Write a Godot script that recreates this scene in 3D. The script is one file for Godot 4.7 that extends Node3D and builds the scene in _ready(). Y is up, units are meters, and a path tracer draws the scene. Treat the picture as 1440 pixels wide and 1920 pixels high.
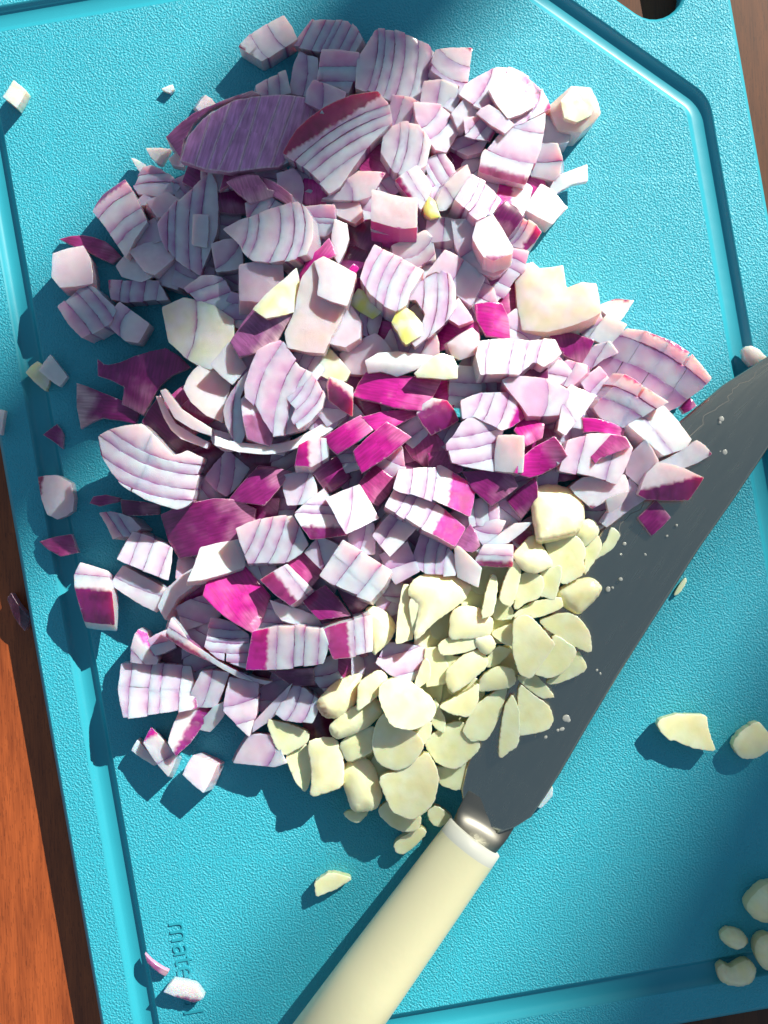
extends Node3D

# Lengths below are millimetres on the table; MM turns them into metres. y is up, 0 is the board's top face.
const MM := 0.001
const BOARD_TURN := -0.1728        # the board lies turned by 9.9 degrees
const BOARD_THICK := 10.0
const SUN_HEIGHT := 0.541           # 31 degrees

var rng := RandomNumberGenerator.new()
var soft := FastNoiseLite.new()
var fine := FastNoiseLite.new()
var mats := {}
var used := {}


func _ready() -> void:
	rng.seed = 4711
	soft.seed = 5; soft.frequency = 0.09; soft.fractal_octaves = 2
	fine.seed = 9; fine.frequency = 0.9; fine.fractal_octaves = 2
	view_and_light()
	make_materials()
	table()
	added_shade_posts()
	added_shade_sheet()
	cutting_board()
	knife()
	heap()
	specks()


func view_and_light() -> void:
	var cam := Camera3D.new()
	cam.name = "camera"
	cam.position = Vector3(0, 388.12 * MM, 0)
	cam.rotation_degrees = Vector3(-90, 0, 0)
	cam.fov = 48.0
	cam.near = 0.02
	cam.far = 50.0
	add_child(cam)
	cam.current = true
	var sun := DirectionalLight3D.new()
	sun.name = "sun"
	add_child(sun)
	var e := SUN_HEIGHT
	var going := Vector3(-0.64 * cos(e), -sin(e), 0.768 * cos(e))
	sun.look_at_from_position(-going * 3.0, Vector3.ZERO, Vector3.UP)
	sun.light_energy = 1.6
	sun.light_color = Color(1.0, 0.965, 0.9)
	sun.light_angular_distance = 0.55
	sun.shadow_enabled = true
	var env := Environment.new()
	var sky := Sky.new()
	var look := ProceduralSkyMaterial.new()
	look.sky_top_color = Color(0.33, 0.40, 0.47)
	look.sky_horizon_color = Color(0.60, 0.65, 0.69)
	look.sky_curve = 0.35
	look.ground_horizon_color = Color(0.42, 0.36, 0.32)
	look.ground_bottom_color = Color(0.2, 0.15, 0.12)
	look.sun_angle_max = 1.0
	look.energy_multiplier = 0.76
	sky.sky_material = look
	env.background_mode = Environment.BG_SKY
	env.sky = sky
	env.tonemap_mode = Environment.TONE_MAPPER_LINEAR
	env.tonemap_exposure = 1.85
	env.sdfgi_enabled = true
	env.ssao_enabled = true
	env.ssil_enabled = true
	var w := WorldEnvironment.new()
	w.name = "daylight"
	w.environment = env
	add_child(w)


# ---------------------------------------------------------------- materials

func lin(r: float, g: float, b: float) -> Color:
	return Color(r, g, b).linear_to_srgb()


func noise_map(freq: float, side: int, seed_: int, kind := FastNoiseLite.TYPE_SIMPLEX_SMOOTH, octaves := 2, warp := 0.0) -> NoiseTexture2D:
	var n := FastNoiseLite.new()
	n.seed = seed_; n.noise_type = kind; n.frequency = freq; n.fractal_octaves = octaves
	if warp > 0.0:
		n.domain_warp_enabled = true; n.domain_warp_amplitude = warp; n.domain_warp_frequency = freq * 0.7
	var t := NoiseTexture2D.new()
	t.width = side; t.height = side; t.seamless = true; t.noise = n
	return t


func bumped(m: StandardMaterial3D, map: Texture2D, per_metre: float, centimetres: float) -> void:
	m.heightmap_enabled = true
	m.heightmap_texture = map
	m.heightmap_scale = centimetres
	m.uv1_triplanar = true
	m.uv1_world_triplanar = true
	m.uv1_scale = Vector3.ONE * per_metre


func make_materials() -> void:
	var pebble := noise_map(0.05, 1024, 3, FastNoiseLite.TYPE_SIMPLEX_SMOOTH, 2, 22.0)
	var m := StandardMaterial3D.new()
	m.albedo_color = lin(0.030, 0.385, 0.515)
	m.roughness = 0.42
	bumped(m, pebble, 1.0 / 0.046, 0.034)
	mats.pebbled = m
	m = StandardMaterial3D.new()
	m.albedo_color = lin(0.022, 0.30, 0.40)
	m.roughness = 0.36
	bumped(m, noise_map(0.02, 256, 8), 1.0 / 0.05, 0.004)
	mats.smooth_plastic = m

	m = StandardMaterial3D.new()
	m.vertex_color_use_as_albedo = true
	m.roughness = 0.22
	m.metallic_specular = 0.5
	m.subsurf_scatter_enabled = true
	m.subsurf_scatter_strength = 0.7
	m.clearcoat_enabled = true
	m.clearcoat = 0.6
	m.clearcoat_roughness = 0.16
	bumped(m, noise_map(0.16, 512, 21, FastNoiseLite.TYPE_SIMPLEX_SMOOTH, 3), 1.0 / 0.017, 0.016)
	mats.onion = m
	m = StandardMaterial3D.new()
	m.vertex_color_use_as_albedo = true
	m.roughness = 0.30
	m.albedo_texture = streaks()
	m.uv1_scale = Vector3(1.0, 1.0, 1.0)
	m.subsurf_scatter_enabled = true
	m.subsurf_scatter_strength = 0.15
	m.clearcoat_enabled = true
	m.clearcoat = 0.6
	m.clearcoat_roughness = 0.14
	mats.skin = m
	m = StandardMaterial3D.new()
	m.vertex_color_use_as_albedo = true
	m.roughness = 0.38
	m.subsurf_scatter_enabled = true
	m.subsurf_scatter_strength = 0.4
	m.clearcoat_enabled = true
	m.clearcoat = 0.45
	m.clearcoat_roughness = 0.2
	bumped(m, noise_map(0.06, 512, 33, FastNoiseLite.TYPE_SIMPLEX_SMOOTH, 3), 1.0 / 0.045, 0.002)
	mats.garlic = m

	m = StandardMaterial3D.new()
	m.albedo_color = lin(0.43, 0.44, 0.38)
	m.metallic = 1.0
	m.roughness = 0.30
	m.roughness_texture = brushed()
	m.uv1_scale = Vector3(1, 1, 1)
	mats.steel = m
	m = StandardMaterial3D.new()
	m.albedo_color = lin(0.20, 0.20, 0.18)
	m.metallic = 1.0
	m.roughness = 0.42
	mats.bright_steel = m
	m = StandardMaterial3D.new()
	m.albedo_color = lin(0.80, 0.775, 0.50)
	m.roughness = 0.34
	m.subsurf_scatter_enabled = true
	m.subsurf_scatter_strength = 0.08
	bumped(m, noise_map(0.03, 256, 50), 1.0 / 0.03, 0.003)
	mats.cream = m
	m = StandardMaterial3D.new()
	m.albedo_color = lin(0.60, 0.63, 0.57)
	m.roughness = 0.5
	mats.collar = m
	m = StandardMaterial3D.new()
	m.albedo_color = Color.WHITE
	m.albedo_texture = wood()
	m.roughness = 0.42
	mats.wood = m
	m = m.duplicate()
	m.albedo_color = lin(0.30, 0.40, 0.50)  # darker copy of the wood, with the right side's shade put into its colour
	mats.shaded_wood = m
	m = StandardMaterial3D.new()
	m.albedo_color = lin(0.6, 0.6, 0.58)
	m.roughness = 0.6
	mats.painted = m
	m = StandardMaterial3D.new()
	m.albedo_color = lin(0.2, 0.2, 0.18)
	m.roughness = 0.6
	mats.etched = m


func streaks() -> ImageTexture:
	# fine lengthwise veins of an onion skin, as a multiplier close to one
	var n := FastNoiseLite.new()
	n.seed = 77; n.frequency = 0.05; n.fractal_octaves = 3
	var im := Image.create(256, 256, false, Image.FORMAT_RGB8)
	for x in 256:
		for y in 256:
			var v := 0.86 + 0.16 * n.get_noise_2d(x * 0.15, y * 1.6) + 0.07 * n.get_noise_2d(x * 0.5, y * 12.0)
			im.set_pixel(x, y, Color(clampf(v + 0.05, 0, 1), clampf(v, 0, 1), clampf(v + 0.03, 0, 1)))
	return ImageTexture.create_from_image(im)


func brushed() -> ImageTexture:
	var n := FastNoiseLite.new()
	n.seed = 12; n.frequency = 0.05; n.fractal_octaves = 3
	var im := Image.create(512, 512, false, Image.FORMAT_RGB8)
	for x in 512:
		for y in 512:
			var v := 0.88 + 0.02 * n.get_noise_2d(x * 0.25, y * 9.0) + 0.07 * n.get_noise_2d(x * 0.7, y * 0.7)
			im.set_pixel(x, y, Color(v, v, v))
	return ImageTexture.create_from_image(im)


func wood() -> ImageTexture:
	var n := FastNoiseLite.new()
	n.seed = 31; n.frequency = 0.012; n.fractal_octaves = 4
	var f := FastNoiseLite.new()
	f.seed = 32; f.frequency = 0.05; f.fractal_octaves = 3
	var im := Image.create(768, 1024, false, Image.FORMAT_RGB8)
	var dark := Color(0.13, 0.026, 0.007)
	var light := Color(0.44, 0.105, 0.026)
	for x in 768:
		for y in 1024:
			var bend := 26.0 * n.get_noise_2d(x * 0.3, y * 0.45)
			var ring := 0.5 + 0.5 * sin((x + bend) * 0.16 + 5.0 * n.get_noise_2d(x * 0.8, y * 0.12))
			var grain := f.get_noise_2d(x * 5.0, y * 0.28)
			var v := clampf(0.55 + 0.14 * (ring - 0.5) + 0.28 * grain + 0.35 * n.get_noise_2d(x * 1.3, y * 0.3), 0.0, 1.0)
			var c := dark.lerp(light, v)
			if f.get_noise_2d(x * 9.0 + 300.0, y * 0.5) > 0.42:
				c = c * 0.62
			im.set_pixel(x, y, c.linear_to_srgb())
	return ImageTexture.create_from_image(im)


# ---------------------------------------------------------------- nodes

func numbered(called: String) -> String:
	var k: int = used.get(called, 0)
	used[called] = k + 1
	return called if k == 0 else "%s_%03d" % [called, k]


func thing(called: String, label: String, category: String, group := "", at := Vector3.ZERO) -> Node3D:
	var o := Node3D.new()
	o.name = numbered(called)
	add_child(o, true)
	o.position = at
	tag(o, label, category, group)
	return o


func tag(o: Node, label: String, category: String, group := "") -> void:
	o.set_meta("label", label)
	o.set_meta("category", category)
	if group != "":
		o.set_meta("group", group)


func part(called: String, mesh: Mesh, material: Material, parent: Node) -> MeshInstance3D:
	var o := MeshInstance3D.new()
	o.mesh = mesh
	o.material_override = material
	if parent == self:
		o.name = numbered(called)
	else:
		var key := "%d/%s" % [parent.get_instance_id(), called]
		var k: int = used.get(key, 0)
		used[key] = k + 1
		o.name = called if k == 0 else "%s_%03d" % [called, k]
	parent.add_child(o, true)
	return o


# ---------------------------------------------------------------- flat shapes

func to_board(a: float, b: float) -> Vector2:
	# board axes (along its short side, down its long side) to the table's x, z
	var c := cos(BOARD_TURN)
	var s := sin(BOARD_TURN)
	return Vector2(a * c - b * s, a * s + b * c)


func rounded(corners: Array, radii: Array, inset: float, seg := 10) -> PackedVector2Array:
	# a polygon with round corners, moved inwards; every inset has the same number of points
	var n := corners.size()
	var out := PackedVector2Array()
	var moved: Array[Vector2] = []
	for i in n:
		var p: Vector2 = corners[i]
		var d0: Vector2 = (p - corners[(i + n - 1) % n]).normalized()
		var d1: Vector2 = (corners[(i + 1) % n] - p).normalized()
		var n0 := Vector2(-d0.y, d0.x)
		var n1 := Vector2(-d1.y, d1.x)
		moved.append(p + (n0 + n1) * inset / (1.0 + n0.dot(n1)))
	for i in n:
		var p := moved[i]
		var d0 := (p - moved[(i + n - 1) % n]).normalized()
		var d1 := (moved[(i + 1) % n] - p).normalized()
		var turn := d0.angle_to(d1)
		var r: float = maxf(radii[i] - inset, 0.4)
		var reach := r * tan(absf(turn) / 2.0)
		var start := p - d0 * reach
		var centre := start + Vector2(-d0.y, d0.x) * r
		for k in seg + 1:
			out.append(centre + (start - centre).rotated(turn * k / seg))
	return out


func spread(loop: PackedVector2Array, step: float) -> PackedVector2Array:
	var out := PackedVector2Array()
	for i in loop.size():
		var p := loop[i]
		var q := loop[(i + 1) % loop.size()]
		var n := maxi(1, int(ceil(p.distance_to(q) / step)))
		for k in n:
			out.append(p.lerp(q, float(k) / n))
	return out


func is_clockwise(loop: PackedVector2Array) -> bool:
	var s := 0.0
	for i in loop.size():
		s += loop[i].cross(loop[(i + 1) % loop.size()])
	return s > 0.0


func flat_region(points: PackedVector2Array, inside: PackedVector2Array, holes: Array, y: float) -> ArrayMesh:
	var st := SurfaceTool.new()
	st.begin(Mesh.PRIMITIVE_TRIANGLES)
	var tri := Geometry2D.triangulate_delaunay(points)
	for t in range(0, tri.size(), 3):
		var a := points[tri[t]]
		var b := points[tri[t + 1]]
		var c := points[tri[t + 2]]
		var mid := (a + b + c) / 3.0
		if not Geometry2D.is_point_in_polygon(mid, inside):
			continue
		var out := false
		for h in holes:
			out = out or Geometry2D.is_point_in_polygon(mid, h)
		if out or absf((b - a).cross(c - a)) < 1e-5:
			continue
		for p in ([a, b, c] if (b - a).cross(c - a) > 0 else [a, c, b]):
			st.set_normal(Vector3.UP)
			var w := to_board(p.x, p.y)
			st.add_vertex(Vector3(w.x, y, w.y) * MM)
	return st.commit()


func bands(loops: Array, heights: Array) -> ArrayMesh:
	# a surface through closed loops (clockwise from above), from the outside in
	var st := SurfaceTool.new()
	st.begin(Mesh.PRIMITIVE_TRIANGLES)
	st.set_smooth_group(0)
	var n: int = loops[0].size()
	for l in loops.size() - 1:
		for i in n:
			var j := (i + 1) % n
			var q: Array[Vector3] = []
			for pair in [[l, i], [l, j], [l + 1, j], [l + 1, i]]:
				var p: Vector2 = loops[pair[0]][pair[1]]
				var w := to_board(p.x, p.y)
				q.append(Vector3(w.x, heights[pair[0]], w.y) * MM)
			for k in [0, 1, 2, 0, 2, 3]:
				st.add_vertex(q[k])
	st.index()
	st.generate_normals()
	return st.commit()


# ---------------------------------------------------------------- setting

func table() -> void:
	var o := Node3D.new()
	o.name = "table_top"
	add_child(o)
	o.position.y = -(BOARD_THICK + 0.3) * MM
	o.set_meta("kind", "structure")
	o.set_meta("label", "wooden table top under the cutting board")
	var turn := 0.055
	var k := 0
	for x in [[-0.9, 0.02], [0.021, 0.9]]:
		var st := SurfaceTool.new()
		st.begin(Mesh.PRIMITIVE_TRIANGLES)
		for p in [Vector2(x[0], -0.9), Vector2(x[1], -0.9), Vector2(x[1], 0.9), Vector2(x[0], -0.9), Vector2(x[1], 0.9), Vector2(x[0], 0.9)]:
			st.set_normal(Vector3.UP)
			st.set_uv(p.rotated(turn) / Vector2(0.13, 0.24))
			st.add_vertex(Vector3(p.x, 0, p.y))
		part("table_half", st.commit(), [mats.wood, mats.shaded_wood][k], o)  # right half takes the wood with shade painted into it
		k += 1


func added_shade_posts() -> void:
	# two unseen posts added to throw the soft bands of shade across the board
	var o := thing("added_shade_posts", "pale unseen posts added between table and sun to shade the board", "shade_post")
	var e := Vector2(0.64, -0.768)
	var across := Vector2(0.768, 0.64)
	for d in [[-0.1069, 0.054, 3.2], [0.0794, 0.023, 4.6]]:
		var b := BoxMesh.new()
		b.size = Vector3(d[1], 3.6, 0.05)
		var q := part("post", b, mats.painted, o)
		var p: Vector2 = e * d[2] + across * d[0]
		q.position = Vector3(p.x, 1.2, p.y)
		q.rotation.y = -across.angle()


func added_shade_sheet() -> void:
	# unseen slanting sheet added so its edge shades the board's lower right corner gradually
	var going := Vector3(-0.64 * cos(SUN_HEIGHT), -sin(SUN_HEIGHT), 0.768 * cos(SUN_HEIGHT))
	var edge := Vector3(0.097, 0, 0.090) - going * (5.2 / cos(SUN_HEIGHT))
	var across := Vector3(0.768, 0, 0.64)
	var along := (Vector3.UP + across * 0.34).normalized()
	var face := across.cross(Vector3.UP).normalized()
	var st := SurfaceTool.new()
	st.begin(Mesh.PRIMITIVE_TRIANGLES)
	st.set_smooth_group(0)
	var n := 40
	for i in n:
		var q: Array[Vector3] = []
		for k in [i, i + 1]:
			var f := float(k) / n
			var p := across * (0.45 * f) + face * (0.025 * sin(f * 40.0))
			q.append(p - along * 1.6)
			q.append(p + along * 1.6)
		for v in [q[0], q[1], q[3], q[0], q[3], q[2]]:
			st.add_vertex(v)
	st.generate_normals()
	var o := part("added_shade_sheet", st.commit(), mats.painted, self)
	o.position = edge
	tag(o, "pleated pale sheet added unseen at a slant between table and sun", "added_shade_sheet")


func cutting_board() -> void:
	var o := thing("cutting_board", "turquoise plastic cutting board with juice groove and corner handle hole", "cutting board")
	var S := 0.18
	var ox := 720.0
	var oz := 960.0
	var c := cos(BOARD_TURN)
	var s := sin(BOARD_TURN)
	var shift := Vector2(ox * c + oz * s, -ox * s + oz * c)   # the picture's middle in board units
	var at := func(a: float, b: float) -> Vector2: return (Vector2(a, b) - shift) * S
	var outer := [at.call(-146, -70), at.call(1352, -70), at.call(1352, 2114), at.call(-146, 2114)]
	var groove := [at.call(-84, 10), at.call(884, 10), at.call(1280, 406), at.call(1280, 2049), at.call(-84, 2049)]
	var r_out := [9.0, 9.0, 9.0, 9.0]
	var r_gr := [9.0, 10.0, 14.0, 11.0, 11.0]
	var hole := [at.call(1010, -5), at.call(1275, -5), at.call(1275, 331)]
	# diagonal side of the hole runs beside the chamfer of the groove
	hole = [at.call(935, -8), at.call(1267, -8), at.call(1267, 324)]
	var r_h := [5.0, 9.0, 10.0]
	var seg := 10
	var edge: Array = []
	var ys: Array = []
	for q in [[0.9, -BOARD_THICK], [0.1, -BOARD_THICK + 1.2], [0.0, -5.0], [0.0, -1.6], [0.45, -0.5], [1.5, 0.0]]:
		edge.append(rounded(outer, r_out, q[0], seg))
		ys.append(q[1])
	part("outer_edge", bands(edge, ys), mats.smooth_plastic, o)
	var gr: Array = []
	var gy: Array = []
	for q in [[0.0, 0.0], [0.35, -0.12], [0.9, -0.7], [1.7, -1.7], [2.6, -2.15], [4.0, -2.25], [6.2, -2.2], [7.2, -1.8], [8.0, -0.8], [8.4, -0.18], [8.8, 0.0]]:
		gr.append(rounded(groove, r_gr, q[0], seg))
		gy.append(q[1])
	part("juice_groove", bands(gr, gy), mats.smooth_plastic, o)
	var hl: Array = []
	var hy: Array = []
	for q in [[-1.2, 0.0], [-0.35, -0.35], [0.0, -1.2], [0.0, -BOARD_THICK + 1.0], [-0.4, -BOARD_THICK]]:
		hl.append(rounded(hole, r_h, q[0], seg))
		hy.append(q[1])
	part("handle_hole", bands(hl, hy), mats.smooth_plastic, o)
	var rim_out := spread(edge[edge.size() - 1], 4.0)
	var rim_in := spread(gr[0], 4.0)
	var hole_in := spread(hl[0], 2.0)
	var pts := PackedVector2Array()
	pts.append_array(rim_out); pts.append_array(rim_in); pts.append_array(hole_in)
	part("rim", flat_region(pts, edge[edge.size() - 1], [gr[0], hl[0]], 0.0), mats.pebbled, o)
	var inner := spread(gr[gr.size() - 1], 6.0)
	part("cutting_surface", flat_region(inner, gr[gr.size() - 1], [], 0.0), mats.pebbled, o)
	# raised lettering that reads down the board
	var text := TextMesh.new()
	var face := SystemFont.new()
	face.font_names = PackedStringArray(["Droid Sans"])
	text.font = face
	text.text = "material"
	text.font_size = 64
	text.pixel_size = 0.000136
	text.depth = 0.0008
	text.curve_step = 1.0
	var l := part("lettering", text, mats.smooth_plastic, o)
	l.transform = Transform3D(Basis(Vector3(0.172, 0, 0.985), Vector3(0.985, 0, -0.172), Vector3.UP), Vector3(-66.96 * MM, 0.00005, 153.72 * MM))


# ---------------------------------------------------------------- knife

func tube(path: Array, radii: Array, seg := 40, wide := 1.0, caps := true) -> ArrayMesh:
	# round body along a straight line of stations; wide stretches it sideways
	var st := SurfaceTool.new()
	st.begin(Mesh.PRIMITIVE_TRIANGLES)
	st.set_smooth_group(0)
	var go: Vector3 = (path[path.size() - 1] - path[0]).normalized()
	var side := go.cross(Vector3.UP).normalized()
	var up := side.cross(go).normalized()
	var rings: Array = []
	for i in path.size():
		var ring: Array[Vector3] = []
		var w: float = radii[i][0]
		var h: float = radii[i][1]
		for k in seg:
			var a := TAU * k / seg
			ring.append((path[i] + side * cos(a) * w * wide + up * sin(a) * h) * MM)
		rings.append(ring)
	for i in rings.size() - 1:
		for k in seg:
			var j := (k + 1) % seg
			for v in [rings[i][k], rings[i + 1][k], rings[i + 1][j], rings[i][k], rings[i + 1][j], rings[i][j]]:
				st.add_vertex(v)
	if caps:
		st.set_smooth_group(1)
		for e in [0, rings.size() - 1]:
			for k in seg:
				var j := (k + 1) % seg
				var mid: Vector3 = path[e] * MM
				for v in ([mid, rings[e][k], rings[e][j]] if e == 0 else [mid, rings[e][j], rings[e][k]]):
					st.add_vertex(v)
	st.index()
	st.generate_normals()
	return st.commit()


func knife() -> void:
	var o := thing("kitchen_knife", "kitchen knife with grey steel blade and round cream handle", "knife")
	# blade: stations from heel to tip, each with the cutting edge, the spine and its height above the board
	var st := SurfaceTool.new()
	st.begin(Mesh.PRIMITIVE_TRIANGLES)
	st.set_smooth_group(0)
	var rows: Array = []
	for q in [[34.63, 104.94, 38.13, 104.94, 11.0, 11.0], [30.09, 102.87, 43.39, 102.87, 10.9, 10.9], [26.63, 98.45, 48.30, 99.74, 10.4, 10.8], [25.28, 91.28, 52.86, 93.12, 9.6, 10.7], [27.43, 81.76, 57.79, 85.46, 9.0, 10.5], [32.54, 70.37, 66.57, 70.42, 8.8, 10.4], [42.27, 54.59, 77.12, 52.93, 8.4, 10.2], [54.65, 33.50, 90.31, 32.27, 8.0, 10.0], [68.83, 10.59, 103.55, 11.76, 7.6, 9.7], [82.15, -10.60, 115.04, -4.39, 7.2, 9.4], [97.62, -29.71, 126.59, -21.45, 6.8, 9.0], [112.42, -42.13, 139.05, -39.25, 6.4, 8.6], [127.60, -51.75, 149.85, -52.89, 6.0, 8.0], [146.36, -62.98, 159.96, -65.40, 5.6, 7.0], [165.16, -73.70, 165.78, -73.05, 5.2, 5.8]]:
		rows.append(q)
	var prof := [[0.0, 0.05], [0.04, 0.22], [0.3, 0.7], [0.75, 1.1], [0.97, 1.15], [1.0, 0.9]]
	var top: Array = []
	var low: Array = []
	for q in rows:
		var e := Vector3(q[0], q[4], q[1])
		var sp := Vector3(q[2], q[5], q[3])
		var a: Array[Vector3] = []
		var b: Array[Vector3] = []
		for f in prof:
			var p := e.lerp(sp, f[0])
			a.append((p + Vector3.UP * f[1]) * MM)
			b.append((p - Vector3.UP * f[1]) * MM)
		top.append(a)
		low.append(b)
	var m := prof.size()
	for i in top.size() - 1:
		for k in m - 1:
			var uv := [Vector2(i * 0.06, k * 0.2), Vector2((i + 1) * 0.06, k * 0.2), Vector2((i + 1) * 0.06, (k + 1) * 0.2), Vector2(i * 0.06, (k + 1) * 0.2)]
			var q := [top[i][k], top[i + 1][k], top[i + 1][k + 1], top[i][k + 1]]
			for x in [0, 1, 2, 0, 2, 3]:
				st.set_uv(uv[x]); st.add_vertex(q[x])
			q = [low[i][k], low[i][k + 1], low[i + 1][k + 1], low[i + 1][k]]
			for x in [0, 1, 2, 0, 2, 3]:
				st.set_uv(uv[x]); st.add_vertex(q[x])
		for k in [0, m - 1]:
			var q := [top[i][k], low[i][k], low[i + 1][k], top[i + 1][k]]
			if k == m - 1:
				q.reverse()
			for x in [0, 1, 2, 0, 2, 3]:
				st.set_uv(Vector2(i * 0.06, 0.0)); st.add_vertex(q[x])
	for k in m - 1:
		var q := [top[0][k], top[0][k + 1], low[0][k + 1], low[0][k]]
		for x in [0, 1, 2, 0, 2, 3]:
			st.set_uv(Vector2(0, k * 0.2)); st.add_vertex(q[x])
	st.generate_normals()
	part("blade", st.commit(), mats.steel, o)
	# wavy line where the two steels of the blade meet
	st = SurfaceTool.new()
	st.begin(Mesh.PRIMITIVE_TRIANGLES)
	var line: Array[Vector3] = []
	for i in range(8, rows.size()):
		for k in 12:
			var f := float(k) / 12.0
			if i == rows.size() - 1:
				continue
			var q0: Array = rows[i]
			var q1: Array = rows[i + 1]
			var e := Vector3(q0[0], q0[4], q0[1]).lerp(Vector3(q1[0], q1[4], q1[1]), f)
			var sp := Vector3(q0[2], q0[5], q0[3]).lerp(Vector3(q1[2], q1[5], q1[3]), f)
			var s := 0.19 + 0.05 * soft.get_noise_2d(i * 40.0 + k * 5.0, 3.0) + 0.035 * sin((i * 12 + k) * 0.8)
			line.append(e.lerp(sp, s) + Vector3.UP * (0.22 + (s - 0.04) / 0.26 * 0.48 + 0.09))
	for i in line.size() - 1:
		var d := (line[i + 1] - line[i]).normalized()
		var w := Vector3(-d.z, 0, d.x) * 0.09
		for p in [line[i] - w, line[i + 1] - w, line[i + 1] + w, line[i] - w, line[i + 1] + w, line[i] + w]:
			st.set_normal(Vector3.UP)
			st.add_vertex(p * MM)
	part("clad_line", st.commit(), mats.etched, o)
	var p0 := Vector3(35.93, 10.20, 96.40)
	var p1 := Vector3(29.34, 11.50, 107.42)
	part("bolster", tube([p0, p0.lerp(p1, 0.25), p0.lerp(p1, 0.5), p0.lerp(p1, 0.7), p0.lerp(p1, 0.87), p1], [[9.4, 0.5], [9.6, 0.7], [9.5, 0.9], [9.2, 2.2], [8.7, 5.2], [8.3, 7.6]], 40), mats.bright_steel, o)
	var h0 := Vector3(29.65, 12.00, 106.41)
	var h1 := Vector3(-25.85, 16.50, 181.31)
	var go := (h1 - h0).normalized()
	part("collar", tube([h0 - go * 0.2, h0, h0 + go * 4.4], [[9.5, 8.8], [10.0, 9.3], [10.2, 9.5]], 48), mats.collar, o)
	part("handle", tube([h0 + go * 4.4, h0.lerp(h1, 0.3), h0.lerp(h1, 0.6), h1, h1 + go * 3.0], [[10.22, 9.52], [10.9, 10.2], [11.6, 11.0], [12.3, 11.6], [9.4, 9.0]], 48), mats.cream, o)


# ---------------------------------------------------------------- cut vegetables

const TONES := {
	"scrap": [0.05, 0.012, 0.03],
	"violet": [0.74, 0.36, 0.72],
	"mag": [0.58, 0.014, 0.33], "pur": [0.28, 0.018, 0.20], "deep": [0.14, 0.012, 0.11], "lilac": [0.34, 0.12, 0.32], "pink": [0.60, 0.20, 0.42], "red": [0.32, 0.012, 0.12], "rose": [0.44, 0.05, 0.26],
}


func tone(called: String) -> Color:
	var t: Array = TONES[called]
	return Color(t[0], t[1], t[2])


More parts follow.
